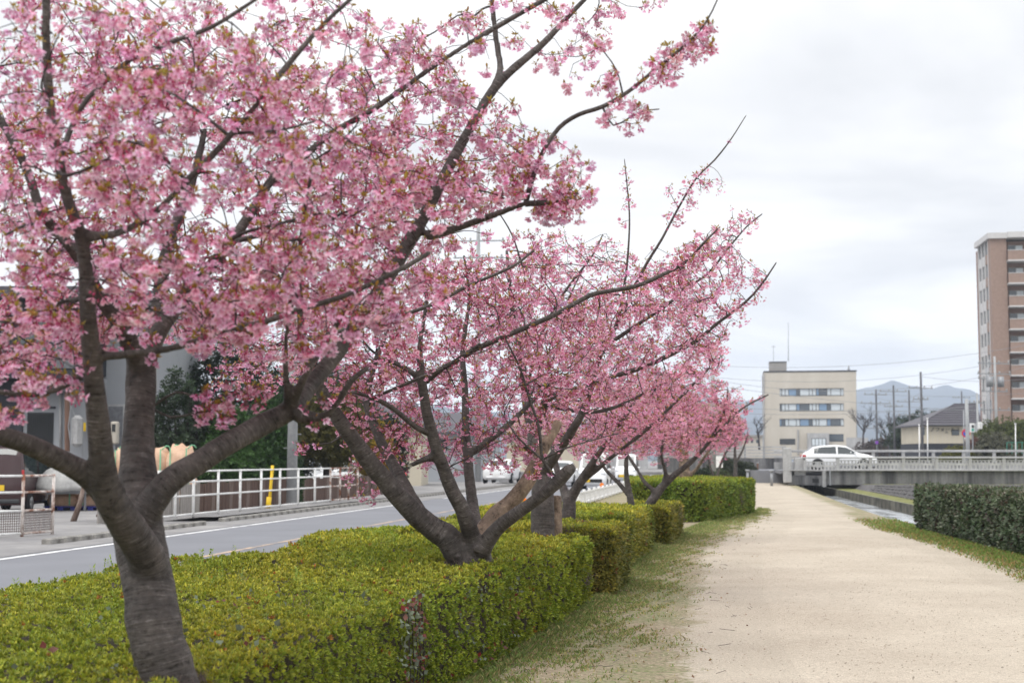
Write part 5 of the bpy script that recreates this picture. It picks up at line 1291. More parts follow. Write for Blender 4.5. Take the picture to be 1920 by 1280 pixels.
for i, (px, nm) in enumerate([(122, "low peach bag beside the dark red car"), (178, "low peach bag with a green strap behind the leaning stick")]):
    p = P(px, 940, 43.2); sack(nm, (p[0], 43.2, .14), (.95, .8, .48), i + 20)
    r2 = root("pallet", (p[0], 43.2, 0), ["blue plastic pallet under the low bag beside the car", "blue plastic pallet under the low bag with the green strap"][i], "pallet", "blue plastic pallets")
    for k in (-1, 0, 1):
        mbx = MB(); mbx.box((p[0] + k * .38, 43.2, .055), (.16, .9, .11)); mbx.build("runner", M['blue'], r2)
    mbx = MB(); mbx.box((p[0], 43.2, .125), (1.0, .95, .03)); mbx.build("deck", M['blue'], r2)
p = P(128, 920, 42.4); rt = root("covered_boat", (p[0], 42.4, .62), "rounded load under a grey tarpaulin behind the leaning stick", "load")
V = []; F = []
for j in range(8):
    for i in range(20):
        a = i * 2 * math.pi / 20; f = j / 7; rr = math.cos(f * 1.45) ** .6
        V.append((p[0] + math.cos(a) * 1.0 * rr, 42.4 + math.sin(a) * .7 * rr, .62 + f * .78 + .04 * math.sin(5 * a + j)))
for j in range(7):
    for i in range(20): F.append((j * 20 + i, j * 20 + (i + 1) % 20, (j + 1) * 20 + (i + 1) % 20, (j + 1) * 20 + i))
F.append(tuple(range(140, 160))); F.append(tuple(range(20))[::-1]); mk("tarpaulin", V, F, M['tarp'], rt, True)
mbx = MB(); mbx.box((p[0], 42.4, .58), (1.2, .5, .12)); mbx.build("trestle", M['steel'], rt)
for k in (-.5, .5):
    mbx = MB(); mbx.tube([(p[0] + k, 42.4, 0), (p[0] + k, 42.4, .55)], .04, 6); mbx.build("leg", M['steel'], rt)
a, b = P(137, 978, 35), P(157, 912, 35.3); a[2] = 0
rt = root("wooden_stake", a, "weathered wooden stake leaning in front of the low peach bags", "stake")
mbx = MB(); mbx.tube([a, a + (b - a) * .5 + [.03, 0, 0], b], [.075, .07, .05], 7); mbx.build("shaft", M['wood'], rt, True)
mbx = MB(); mbx.tube([b, b + [.10, .1, .22]], [.05, .03], 6); mbx.build("top", M['wood'], rt, True)

# ------------------------------------------------------------------ cars
SPEC = {
 'hatch': dict(W=1.72, wb=1.28, r=.31, st=[(-2.10, .42, .72, .78, .66, .60), (-2.04, .26, .88, .95, .78, .66), (-1.86, .21, .97, 1.12, .83, .66), (-1.50, .2, .98, 1.40, .86, .62), (-1.0, .2, .96, 1.48, .86, .62), (-.2, .2, .94, 1.52, .865, .62), (.35, .2, .93, 1.46, .865, .61), (1.05, .2, .92, 1.03, .86, .66), (1.55, .2, .84, .93, .85, .70), (1.95, .22, .70, .80, .79, .66), (2.12, .30, .56, .60, .64, .55)], ws=(6, 7), rw=(2, 3), side=[(3, 4.95), (5.1, 6.75)]),
 'van': dict(W=1.48, wb=1.12, r=.27, st=[(-1.70, .30, .92, 1.62, .66, .56), (-1.62, .2, .98, 1.80, .72, .60), (-1.3, .2, 1.0, 1.88, .735, .62), (-.3, .2, 1.0, 1.90, .735, .62), (.55, .2, .99, 1.88, .735, .62), (.92, .2, .98, 1.78, .735, .61), (1.42, .2, .96, 1.06, .73, .64), (1.60, .22, .84, .93, .71, .62), (1.72, .30, .62, .68, .64, .56)], ws=(5, 6), rw=(0, 1), side=[(1.15, 2.9), (3.05, 4.3), (4.45, 5.6)]),
 'sedan': dict(W=1.75, wb=1.35, r=.31, st=[(-2.25, .35, .72, .82, .70, .62), (-2.15, .24, .92, 1.0, .80, .70), (-1.5, .2, .96, 1.05, .86, .70), (-.95, .2, .95, 1.36, .865, .60), (-.3, .2, .94, 1.46, .87, .61), (.3, .2, .93, 1.43, .87, .61), (1.0, .2, .92, 1.02, .87, .68), (1.8, .2, .82, .90, .84, .70), (2.15, .24, .68, .76, .76, .64), (2.25, .32, .56, .6, .66, .56)], ws=(5, 6), rw=(2, 3), side=[(2.4, 3.9), (4.05, 5.7)]),
}
def car(name, label, kind, paint, loc, rz, plate='white', cat="car", group=None, roofbars=False):
    S = SPEC[kind]; rt = root(name, loc, label, cat, group, rz); st = S['st']; n = len(st)
    def ring(t):
        t = max(0, min(n - 1.0001, t)); i = int(t); f = t - i; q = [st[i][k] * (1 - f) + st[i + 1][k] * f for k in range(6)] if i < n - 1 else st[-1]
        x, zb, zl, zt, w1, w2 = q
        return x, [(w1 * .88, zb), (w1 * .985, zb + .1), (w1, zb * .45 + zl * .55), (w1 * .975, zl), (w2 + .02, zt - .055), (w2 * .86, zt - .008), (w2 * .35, zt + .012)]
    V = []; F = []; m = 14; sub = 3; rows = []
    ts = sorted(set([round(i + k / sub, 3) for i in range(n - 1) for k in range(sub)] + [n - 1.001]))
    for t in ts:
        x, r_ = ring(t); row = [(x, -y, z) for y, z in r_] + [(x, y, z) for y, z in r_[::-1]]; rows.append(len(V)); V += row
    for a in range(len(ts) - 1):
        for i in range(m): F.append((a * m + i, a * m + (i + 1) % m, (a + 1) * m + (i + 1) % m, (a + 1) * m + i))
    F.append(tuple(range(m))[::-1]); F.append(tuple(range((len(ts) - 1) * m, len(ts) * m)))
    mk("body", V, F, M[paint], rt, True, None, False)
    def strip(nm, t0, t1, j0, f0, j1, f1, sgn, mat_, k=6, out_=.006):
        V = []; 
        for a in range(k + 1):
            t = t0 + (t1 - t0) * a / k; x, r_ = ring(t)
            def pt(j, f): p, q = r_[j], r_[j + 1]; return p[0] * (1 - f) + q[0] * f, p[1] * (1 - f) + q[1] * f
            (ya, za), (yb, zb_) = pt(j0, f0), pt(j1, f1); V += [(x, sgn * (ya + out_), za + out_ * .2), (x, sgn * (yb + out_), zb_ + out_ * .3)]
        F = [(2 * a, 2 * a + 1, 2 * a + 3, 2 * a + 2) for a in range(k)]
        return mk(nm, V, F, M[mat_], rt, False, None, False)
    for s_ in (-1, 1):
        for t0, t1 in S['side']: strip("side_window", t0, t1, 3, .08, 3, .93, s_, 'car_glass')
    for nm, (i0, i1) in (("windscreen", S['ws']), ("rear_window", S['rw'])):
        V = []; k = 5
        for a in range(k + 1):
            t = i0 + .06 + (i1 - i0 - .14) * a / k; x, r_ = ring(t)
            o1 = .012
            row = [(-r_[5][0] * .98, r_[5][1]), (-r_[6][0], r_[6][1]), (r_[6][0], r_[6][1]), (r_[5][0] * .98, r_[5][1])]
            V += [(x + (o1 if i0 > 4 else -o1), y, z + o1) for y, z in row]
        F = [(a * 4 + b, a * 4 + b + 1, a * 4 + b + 5, a * 4 + b + 4) for a in range(k) for b in range(3)]
        mk(nm, V, F, M['car_glass'], rt, False, None, False)
    r_ = S['r']; w_ = S['W'] / 2
    for x in (-S['wb'], S['wb']):
        for s_ in (-1, 1):
            y = s_ * (w_ - .10)
            mbx = MB(); mbx.tube([(x, y - .11, r_), (x, y - .10, r_), (x, y + .10, r_), (x, y + .11, r_)], [r_ * .9, r_, r_, r_ * .9], 20); wh = mbx.build("wheel", M['black'], rt, False, False)
            mbx = MB(); mbx.tube([(x, y + s_ * .112, r_), (x, y + s_ * .118, r_)], r_ * .62, 16)
            for k in range(5):
                a = k * 1.2566; mbx.box((x + math.cos(a) * r_ * .3, y + s_ * .122, r_ + math.sin(a) * r_ * .3), (r_ * .55, .012, .05), tilt=Matrix.Rotation(-a, 3, 'Y'))
            o = mbx.build("rim", M['chrome'], None, False, False); o.parent = wh
            mbx = MB(); mbx.tube([(x, s_ * (w_ - .05), r_ + .02), (x, s_ * (w_ + .002), r_ + .02)], r_ * 1.17, 20); mbx.build("wheel_arch", M['black'], rt, False, False)
            # the wheel stands just proud of its dark arch
            wh.location.y += s_ * .02
    xr = st[1][0]; xf = st[-2][0]; zr = st[1][2]; zf = st[-2][2]
    for s_ in (-1, 1):
        if kind == 'van':
            mbx = MB(); mbx.box((xr - .03, s_ * .65, 1.0), (.06, .10, .42), bevel=.01); mbx.build("tail_light", M['red_lamp'], rt, False, False)
        else:
            mbx = MB(); mbx.box((xr + .03, s_ * .70, zr - .03), (.20, .22, .16), bevel=.03); mbx.build("tail_light", M['red_lamp'], rt, False, False)
        mbx = MB(); mbx.box((xf + .01, s_ * .56, zf - .03), (.16, .26, .14), bevel=.03); mbx.build("headlight", M['clear_lamp'], rt, False, False)
        mbx = MB(); mbx.box((st[S['ws'][1]][0] - .22, s_ * (w_ + .10), zl_ if False else st[S['ws'][1]][2] + .06), (.09, .16, .12), bevel=.03); mbx.build("mirror", M[paint], rt, False, False)
    mbx = MB(); mbx.box((st[-1][0] + .01, 0, st[-1][1] + .16), (.03, 1.02, .17), bevel=.01); mbx.build("grille", M['black'], rt, False, False)
    mbx = MB(); mbx.box((st[-1][0] + .03, -.0 if kind != 'van' else -.28, st[-1][1] + .17), (.02, .34, .165)); mbx.build("number_plate", M['yellow' if plate == 'yellow' else 'white'], rt, False, False)
    mbx = MB(); mbx.box((st[0][0] - .03, 0 if plate != 'yellowl' else .4, st[0][2] - .22), (.02, .34, .165)); mbx.build("number_plate", M['yellow' if plate != 'white' else 'white'], rt, False, False)
    mbx = MB(); mbx.box((st[0][0] + .02, 0, st[0][1] + .02), (.10, 1.2, .12), bevel=.03); mbx.build("bumper", M['darkgrey'] if kind == 'van' else M[paint], rt, False, False)
    return rt
car("parked_car", "dark red kei car parked in front of the grey house, rear towards the camera", 'van', 'car_dark', (-14.75, 42.6, .0205), R(92), plate='yellow', group=None)
DECK = .92
wc = car("hatchback", "white hatchback crossing the concrete bridge", 'hatch', 'car_white', (20.25, 88.4, DECK + .01), -math.atan(.10))
wc.scale = (1.08, 1.0, 1.0)
car("minivan", "white kei van with a yellow plate coming along the road, nearest of the oncoming vans", 'van', 'car_white', (4.30, 74, .02), R(-98.3), plate='yellow', cat="van", group="white vehicles on the road")
car("minivan", "white kei van with a yellow plate, the one behind in the oncoming lane", 'van', 'car_white', (7.75, 96, .02), R(-98.3), plate='yellow', cat="van", group="white vehicles on the road")
car("sedan", "white saloon driving away in the far lane, a red tail light showing between two trunks", 'sedan', 'car_white', (2.95, 84, .02), R(81.7), group="white vehicles on the road")
car("parked_car", "white saloon parked at the roadside behind the dead stem of the second tree", 'sedan', 'car_white', (-.6, 88, .13), R(80), group="white vehicles on the road")
car("parked_car", "white hatchback parked behind the rusty end of the railing under the olive tree", 'hatch', 'car_white', (-7.1, 66, .02), R(160), group="vehicles parked in the lot")
car("parked_van", "white box van parked next to the hatchback under the olive tree", 'van', 'car_white', (-10.6, 69, .02), R(20), cat="van", group="vehicles parked in the lot")

def far_house(label, x0, ytop, x1, yw, Y, wall, roof, wins, depth=7, group="houses across the road"):
    """plain gabled house: wall between yw and the ground, roof from ytop to yw"""
    a = P(x0, 850, Y); b = P(x1, 850, Y); rt = root("house", ((a[0] + b[0]) / 2, Y, 0), label, "house", group)
    zw = P(x0, yw, Y)[2]; zt = P(x0, ytop, Y)[2]; mbx = MB(); mbx.box(((a[0] + b[0]) / 2, Y + depth / 2, zw / 2), (b[0] - a[0], depth, zw)); mbx.build("wall", M[wall], rt)
    o = .5; e = [(a[0] - o, Y - o, zw - .1), (b[0] + o, Y - o, zw - .1), (b[0] + o, Y + depth + o, zw - .1), (a[0] - o, Y + depth + o, zw - .1)]
    r0 = (a[0] + .6, Y + depth / 2, zt); r1 = (b[0] - .6, Y + depth / 2, zt); mbx = MB()
    mbx.add(e + [r0, r1] + [(q[0], q[1], q[2] - .15) for q in e], [(0, 1, 5, 4), (1, 2, 5), (2, 3, 4, 5), (3, 0, 4), (0, 6, 7, 1), (1, 7, 8, 2), (2, 8, 9, 3), (3, 9, 6, 0), (6, 9, 8, 7)]); mbx.build("roof", M[roof], rt)
    for (u0, v0, u1, v1) in wins:
        c, s_ = wbox(u0, v0, u1, v1, Y, .10, .06); mbx = MB(); mbx.box(c, s_); f = mbx.build("window", M['rail_concrete'], rt)
        c, s_ = wbox(u0 + .8, v0 + .8, u1 - .8, v1 - .8, Y, .05, .09); mbx = MB(); mbx.box(c, s_); mbx.build("pane", M['car_glass'], f)
    return rt
far_house("white-walled house with a grey roof behind the rusty end of the railing", 660, 748, 790, 792, 84, 'cream2', 'roof', [(680, 806, 700, 826), (730, 806, 752, 826)])
far_house("beige shop building across the road between the first two forks of the second tree", 800, 770, 935, 806, 100, 'house_wall', 'roof', [(815, 822, 840, 845), (856, 822, 878, 845), (895, 820, 925, 848)])
far_house("low brown-roofed house behind the grey forked cherry tree", 950, 775, 1085, 812, 118, 'cream2', 'tile_dark', [(970, 825, 990, 840), (1010, 825, 1034, 842)])
far_house("large brown gabled house hidden among the pink crowns left of the concrete pole", 1245, 752, 1392, 800, 150, 'render_grey', 'tile_dark', [(1275, 812, 1290, 826), (1312, 812, 1330, 826), (1352, 812, 1368, 826)])
far_house("grey-roofed house at the far end of the road", 1100, 780, 1215, 815, 150, 'rail_concrete', 'roof', [(1120, 826, 1135, 838), (1160, 826, 1178, 838)])
# ------------------------------------------------------------------ roadside on the hedge side
for i, (Y, nm) in enumerate([(35.6, "orange-topped road marker seen through the fork of the second tree"), (59, "orange-topped road marker in front of the nearest white van"), (82, "orange-topped road marker furthest down the road")]):
    p = off(Y, 3.12); rt = root("road_marker", p, nm, "marker", "orange reflector posts along the road")
    mbx = MB(); mbx.tube([p, p + [0, 0, .42]], .045, 8); mbx.build("post", M['white'], rt, True)
    mbx = MB(); q = p + [0, 0, .50]; mbx.tube([q + [0, -.02, 0], q + [0, .02, 0]], .085, 14); mbx.build("reflector", M['orange'], rt)
gr = root("guard_rail", off(47, 3.35), "low white ornamental guard fence between the road and the hedges", "guard rail", None, RZ)
mbx = MB(); mbx.box((0, .95, .42), (.05, 1.9, .06)); mbx.box((0, .95, .06), (.05, 1.9, .06))
for k in range(5): mbx.box((0, .06 + k * .445, .24), (.03, .05, .32))
for k in range(4):
    for a in range(8):
        q = a * math.pi / 4; mbx.box((0, .30 + k * .44 + .075 * math.cos(q), .25 + .075 * math.sin(q)), (.028, .05, .022), tilt=Matrix.Rotation(q + math.pi / 2, 3, 'X'))
pn = mbx.build("panel", M['white'], gr, world=False)
mbx = MB(); mbx.box((0, -.05, .26), (.10, .10, .52), bevel=.01); po = mbx.build("post", M['white'], gr, world=False)
for i in range(1, 27):
    for s_ in (pn, po):
        o = s_.copy(); COL.objects.link(o); o.parent = gr; o.location = (0, i * 2.0, 0)

# bushes and trees across the road
def gp(px, Y): return P(px, 900, Y)[0]
bush("conifer_shrub", "dark evergreen bush behind the stack of peach bags", gp(338, 48), 48, 1.5, 1.3, 4.3, 3600, (.035, .06, .028), 61, .15)
bush("conifer_shrub", "feathery bright green conifer between the dark bush and the utility pole", gp(440, 47.5), 47.5, 1.35, 1.1, 3.3, 4000, (.055, .12, .028), 62, .15)
bush("conifer_shrub", "feathery green conifer directly left of the utility pole", gp(505, 49), 49, 1.1, 1.1, 3.7, 3400, (.05, .11, .028), 63, .15)
bush("conifer_shrub", "tall dark green tree top above the feathery conifers", gp(430, 58), 58, 3.4, 1.8, 6.4, 4200, (.03, .05, .028), 64, .24)
bush("conifer_shrub", "blue-green tree crown far behind the utility pole", gp(600, 74), 74, 4.5, 2.5, 6.2, 5200, (.035, .055, .03), 65, .30)

def tree(label, base, h, r_, cz, rad, n, col, seed, size=.16, lean=0, group=None, name="tree"):
    rg = np.random.default_rng(seed); rt = root(name, base, label, "tree", group); b = np.array(base, float)
    mbx = MB(); top = b + [lean, 0, cz]
    mbx.tube([b, b + [lean * .3, 0, cz * .5], top, top + [0, 0, rad[2] * .7]], [r_ * 1.2, r_, r_ * .7, r_ * .2], 9)
    for i in range(9):
        a = i * 2.4; el = rg.uniform(.2, .9); e = top + np.array([math.cos(a) * rad[0] * .8, math.sin(a) * rad[1] * .8, rad[2] * el * .8]); s_ = b + (top - b) * rg.uniform(.7, 1)
        mbx.tube([s_, (s_ + e) / 2 + [0, 0, .15], e], [r_ * .5, r_ * .3, r_ * .08], 5)
    mbx.build("trunk", M['bark2'] if False else M['twig'], rt, True)
    d = rg.normal(0, 1, (n, 3)); d /= np.linalg.norm(d, axis=1, keepdims=True)
    lump = 1 + .22 * wob(d * 3, 1.5, seed % 19) + .10 * wob(d * 9, 1.4, (seed + 6) % 19)
    pos = d * (rg.uniform(.25, 1.05, n) ** .5 * lump)[:, None] * np.array(rad) + top + [0, 0, rad[2] * .55]
    gap = wob(pos, 2.6 / rad[0], 4) + .4 * wob(pos, 8 / rad[0], 9); keep = gap > -.75; pos = pos[keep]; d = d[keep]; k = len(pos)
    cm = (np.array(col) / .3) * rg.uniform(.6, 1.4, (k, 1))
    T = [rosette(5, 1.0, .45, 20, s, (.3, .3, .3), (.2, .2, .2)) for s in range(4)]
    V, F, C = scatter(T, pos, basis(d + rg.normal(0, .6, d.shape), rg), size * rg.uniform(.6, 1.2, k), cm, rg.integers(0, 4, k))
    o = mk("crown", V, F, M['leaf'], rt, attrs={'col': ('FLOAT_COLOR', C)}); o['kind'] = 'stuff'; return rt
tree("olive-leaved tree with dark trunks right of the utility pole", (gp(612, 58), 58, 0), 4, .15, 1.9, (1.9, 1.5, 1.6), 5200, (.11, .10, .02), 71, .17)
tree("golden yellow shrub-like tree between the limbs of the second cherry", (gp(700, 62), 62, 0), 3, .10, 1.0, (.9, .8, 1.4), 2600, (.36, .25, .02), 72, .14)
tree("dark round evergreen beside the hip-roofed house", (gp(1745, 172), 172, 1.0), 7, .3, 1.6, (5.2, 4, 3.0), 3500, (.035, .055, .028), 73, .42)
tree("green and brown broadleaf tree below the apartment block", (gp(1905, 118), 118, .3), 6, .2, 1.5, (3.3, 2.4, 2.1), 5200, (.10, .12, .035), 74, .26)
tree("greyish tangled tree beside the pole cluster", (gp(1868, 112), 112, .3), 5, .2, .9, (1.7, 1.5, 1.6), 3200, (.13, .13, .085), 75, .22)
bush("roadside_shrub", "yellow-green shrub in front of the hip-roofed house", gp(1797, 112), 112, 1.5, .8, 1.7, 1500, (.16, .16, .03), 76, .18, z0=.9)
bush("roadside_shrub", "reddish brown shrub between the no-parking sign and the pale poles", gp(1828, 116), 116, 1.1, .8, 2.4, 1500, (.17, .075, .06), 77, .17, z0=.9)
bush("round_shrub", "dark round shrub beside the thin cherry trees", gp(1350, 66), 66, .75, .7, 1.0, 1800, (.055, .075, .03), 78, .12)
bush("round_shrub", "smaller dark shrub just behind the tall far hedge", gp(1318, 62), 62, .55, .6, 1.15, 1400, (.03, .05, .03), 79, .11)
bush("box_hedge", "dark clipped hedge at the path junction below the white bridge railing", gp(1372, 100), 100, 2.0, 1.2, 1.55, 2600, (.035, .05, .02), 80, .16, stems=False)

# ------------------------------------------------------------------ bridge over the canal
BD = np.array([1, -.146, 0]) / math.hypot(1, .146); BN = np.array([.146, 1, 0]) / math.hypot(1, .146); BZ = -math.atan(.146)
B0 = P(1480, 900, 86) * [1, 1, 0]
def bp_(s_, t_=0, z=0): return B0 + BD * s_ + BN * t_ + np.array([0, 0, z])
br = root("bridge", B0, "low concrete road bridge with stained girders crossing the canal", "bridge")
mbx = MB(); mbx.box(bp_(14.5, .25, .47), (25, .5, .86), rz=BZ, bevel=.02); mbx.build("girder", M['stain'], br)
mbx = MB(); mbx.box(bp_(1.0, .3, .32), (2.2, .6, .60), rz=BZ, bevel=.03); mbx.build("abutment", M['stain'], br)
mbx = MB(); mbx.box(bp_(14.5, .12, .915), (29, .62, .05), rz=BZ, bevel=.01); mbx.build("ledge", M['rail_concrete'], br)
mbx = MB(); mbx.box(bp_(14.5, 5.6, .80), (30, 10.4, .2), rz=BZ); mbx.build("deck", M['asphalt'], br)
mbx = MB(); mbx.box(bp_(14.5, 10.7, .47), (30, .5, .86), rz=BZ); mbx.build("girder", M['stain'], br)
mbx = MB(); mbx.box(bp_(2.05, -.10, .42), (.22, .35, 1.0), rz=BZ, bevel=.02); mbx.build("buttress", M['concrete'], br)
mbx = MB(); mbx.box(bp_(-.1, .15, 1.22), (.50, .5, 2.1), rz=BZ, bevel=.04); mbx.build("end_pillar", M['rail_concrete'], br)
mbx = MB(); mbx.box(bp_(.65, .35, .92), (.7, .4, 1.5), rz=BZ, bevel=.04); mbx.build("wing_wall", M['rail_concrete'], br)
mbx = MB(); mbx.tube([bp_(2.4, -.18, .9), bp_(2.4, -.18, .02)], .05, 8); mbx.build("drain_pipe", M['steel'], br)
mbx = MB(); mbx.box(bp_(1.55, .0, .30), (.38, .06, .26), rz=BZ); mbx.build("drain_opening", M['black'], br)
bal = root("balustrade", bp_(.5, .05, .94), "pale concrete balustrade with a pierced block pattern along the near side of the bridge", "balustrade")
def at_(o, s_, t_, z): o.location = Vector(bp_(s_, t_, z)) - Vector(bal.location); return o
mbx = MB(); mbx.box((0, 0, .34), (.20, .20, .70), rz=BZ, bevel=.02); post0 = mbx.build("pillar", M['rail_concrete'], bal, world=False)
def lattice():
    mbx = MB(); L = 1.72
    def bx_(x, z, w_, h_): 
        c_ = BD * x; mbx.box((c_[0], c_[1], z), (w_, .10, h_), rz=BZ)
    bx_(L / 2, .045, L, .07); bx_(L / 2, .34, L, .11)
    for k in range(8):
        x = .11 + k * (L - .1) / 7.6; bx_(x, .47, .085, .17); bx_(x + .10, .18, .10, .20)
    bx_(L / 2, .57, L, .06)
    return mbx
lat0 = lattice().build("lattice", M['rail_concrete'], bal, world=False)
sp = 1.92; kk = 0
for k in range(15):
    s_ = .95 + k * sp; zz = DECK + .02 - (.10 if k == 0 else 0)
    for src in (post0, lat0):
        if k == 0: o = src
        else: o = src.copy(); COL.objects.link(o); o.parent = bal
        at_(o, s_ + (.10 if src is lat0 else 0), .05, zz)
mbx = MB(); mbx.box(bp_(14.9, .05, DECK + .745), (28.2, .26, .09), rz=BZ, bevel=.02); mbx.build("handrail", M['rail_concrete'], bal)
fr = root("far_railing", bp_(5, 10.6, .9), "pale railing along the far side of the bridge behind the white hatchback", "railing")
mbx = MB(); mbx.box(bp_(15, 10.6, 2.13), (31, .28, .16), rz=BZ, bevel=.02); mbx.build("handrail", M['rail_concrete'], fr)
mbx = MB(); mbx.box(bp_(15, 10.6, 1.72), (31, .12, .10), rz=BZ); mbx.build("lower_rail", M['rail_concrete'], fr)
mbx = MB(); mbx.box(bp_(15, 10.6, 1.15), (31, .2, .5), rz=BZ); mbx.build("plinth", M['concrete'], fr)
mbx = MB(); mbx.box((0, 0, 0), (.20, .2, 1.2), rz=BZ); p0 = mbx.build("pillar", M['rail_concrete'], fr, world=False)
for k in range(16):
    o = p0 if k == 0 else p0.copy()
    if k: COL.objects.link(o); o.parent = fr
    o.location = Vector(bp_(.2 + k * 1.95, 10.6, 1.5)) - Vector(fr.location)
# raised streets beyond
mbx = MB(); mbx.box((10.5 + 42, 103.5, .42), (72, 15.5, .84)); setprops(mbx.build("street", M['asphalt']), kind='structure')
# white railing on a dark concrete wall left of the bridge
rw = root("road_bridge", (15.5, 112, 0), "dark concrete road wall with four white rails at the end of the gravel path", "bridge")
mbx = MB(); mbx.box((16.7, 112.5, .30), (9.6, 1, .60)); mbx.build("lower_wall", M['rail_concrete'], rw)
mbx = MB(); mbx.box((16.7, 112.4, 1.15), (9.6, 1, 1.10)); mbx.build("upper_wall", M['stain'], rw)
for k in range(4):
    mbx = MB(); mbx.box((16.7, 112, 1.84 + k * .24), (9.6, .06, .10)); mbx.build("rail", M['rail_concrete'], rw)
for k in range(7):
    mbx = MB(); mbx.box((12.3 + k * 1.5, 112.08, 2.12), (.13, .1, .90)); mbx.build("post", M['rail_concrete'] if k % 2 else M['steel'], rw)
for (x0_, x1_) in ((17.3, 18.3),):
    mbx = MB(); mbx.box((x0_ + .5, 111.95, .28), (.9, .05, .32)); mbx.build("hatch", M['pole'], rw)

# bollards, posts, cones at the path junction
def bollard(label, px, Y, h=.95):
    p = P(px, 900, Y) * [1, 1, 0]; rt = root("bollard", p, label, "bollard", "steel bollards closing the path")
    mbx = MB(); mbx.tube([p, p + [0, 0, h - .12]], .085, 14); mbx.build("shaft", M['steel'], rt, True)
    mbx = MB(); mbx.tube([p + [0, 0, h - .12], p + [0, 0, h - .10], p + [0, 0, h - .02], p + [0, 0, h]], [.085, .15, .15, .11], 14); mbx.build("cap", M['steel'], rt, True)
bollard("steel bollard in the middle of the gravel path, nearer the canal", 1447, 84)
bollard("steel bollard just behind the end of the tall hedge", 1402, 88)
for px, nm in ((1390, "brown square post left of the path junction"), (1421, "brown square post in the middle of the path junction")):
    p = P(px, 900, 106) * [1, 1, 0]; rt = root("timber_post", p, nm, "post", "brown posts at the path junction")
    mbx = MB(); mbx.box(p + [0, 0, .65], (.13, .13, 1.3), bevel=.01); mbx.build("shaft", M['brown'], rt)
    mbx = MB(); mbx.box(p + [0, 0, 1.33], (.16, .16, .06), bevel=.02); mbx.build("cap", M['rail_concrete'], rt)
for px, nm in ((1435, "orange traffic cone, the one closer to the brown post"), (1442, "orange traffic cone, the one closer to the bridge pillar")):
    p = P(px, 900, 107) * [1, 1, 0]; rt = root("traffic_cone", p, nm, "cone", "orange cones below the road wall")
    mbx = MB(); mbx.tube([p + [0, 0, .03], p + [0, 0, .70]], [.15, .03], 14); mbx.build("cone", M['cone'], rt, True)
    mbx = MB(); mbx.box(p + [0, 0, .02], (.38, .38, .04)); mbx.build("base", M['cone'], rt)
p = P(1349, 900, 78) * [1, 1, 0]; rt = root("notice_board", p, "white notice board on a post behind the dark round shrub", "sign")
wb(rt, "panel", 1343, 855, 1355, 876, 78, .04, 'white'); mbx = MB(); mbx.tube([p + [0, .04, 0], p + [0, .04, 1.3]], .03, 6); mbx.build("post", M['steel'], rt)

rg = np.random.default_rng(77); SPR = []
for s_ in range(3):
    parts = []
    for k in range(9):
        v, f, c = rosette(3, .034, .012, 25, 300 + s_ * 20 + k, (.30, .38, .05), (.16, .26, .03)); v = np.array(v) + [0, 0, .012 * k]; parts.append((v, f, c))
    SPR.append(merge(parts))
n = 90; tE = rg.uniform(0, 1, n); a_ = np.array([(-3.25, 6.6), (-3.15, 8.8), (-2.75, 11.7), (-1.8, 13.6), (-1.0, 15.0)]); q = np.column_stack([np.interp(tE * 4, range(5), a_[:, 0]) + rg.uniform(0, .5, n), np.interp(tE * 4, range(5), a_[:, 1])]); q[60:] = np.column_stack([rg.uniform(-2.6, -.9, 30), rg.uniform(6, 12, 30)])
V, F, C = scatter(SPR, np.column_stack([q, rg.uniform(.66, .70, n)]), basis(np.tile([0, 0, 1.], (n, 1)) + rg.normal(0, .15, (n, 3)), rg), rg.uniform(.5, 1.15, n), np.ones((n, 3)) * rg.uniform(.8, 1.2, (n, 1)), rg.integers(0, 3, n))
hr_ = [o for o in COL.objects if o.name == "azalea_hedge"][0]; o = mk("shoots", V, F, M['leaf'], hr_, attrs={'col': ('FLOAT_COLOR', C)}); o['kind'] = 'stuff'
# ------------------------------------------------------------------ buildings on the right
rt = root("office_building", P(1515, 840, 300) * [1, 1, 0], "cream four-storey block with three long window bands in the distance", "building")
OY = 300
def ob(name, x0, y0, x1, y1, m, depth=.3, front=.3, par=None, Y=OY):
    c, s = wbox(x0, y0, x1, y1, Y, depth, front); mbx = MB(); mbx.box(c, s); o = mbx.build(name, M[m], par or rt)
    return o
a0, a1 = P(1434, 697, OY), P(1603, 858, OY)
def wall_with_bands(x0, y0, x1, y1, bands):
    """front wall pieces around the recessed bands"""
    prev = y0
    for (bx0, by0, bx1, by1) in bands:
        ob("wall", x0, prev, x1, by0, 'cream', .5, 0); ob("wall", x0, by0, bx0, by1, 'cream', .5, 0); ob("wall", bx1, by0, x1, by1, 'cream', .5, 0); prev = by1
    ob("wall", x0, prev, x1, y1, 'cream', .5, 0)
rt.rotation_euler = (0, 0, -R(9.3))
bands = [(1462.6, 727.9, 1580.8, 741.8), (1462.6, 756, 1580.8, 770.2), (1462.6, 784.5, 1580.8, 798.6)]
wall_with_bands(1434, 697, 1603, 860, bands)
ob("block", 1434, 697, 1602.8, 860, 'render_grey', 16, -.55)
ob("parapet", 1433, 694.6, 1604, 697.2, 'darkgrey', 17, .1)
ob("penthouse", 1444, 677, 1476, 695, 'render_grey', 6, -2); ob("penthouse_cap", 1443.4, 675.8, 1476.6, 677.4, 'darkgrey', 6.4, -1.9)
M['pane_light'] = mat_glass("pale_glass", (.60, .66, .70), .25); M['pane_blue'] = mat_glass("bluish_glass", (.16, .27, .42), .12); M['pane_dark'] = mat_glass("dark_glass", (.06, .08, .10), .08)  # panes in three tones: pale bluish white, blue and dark
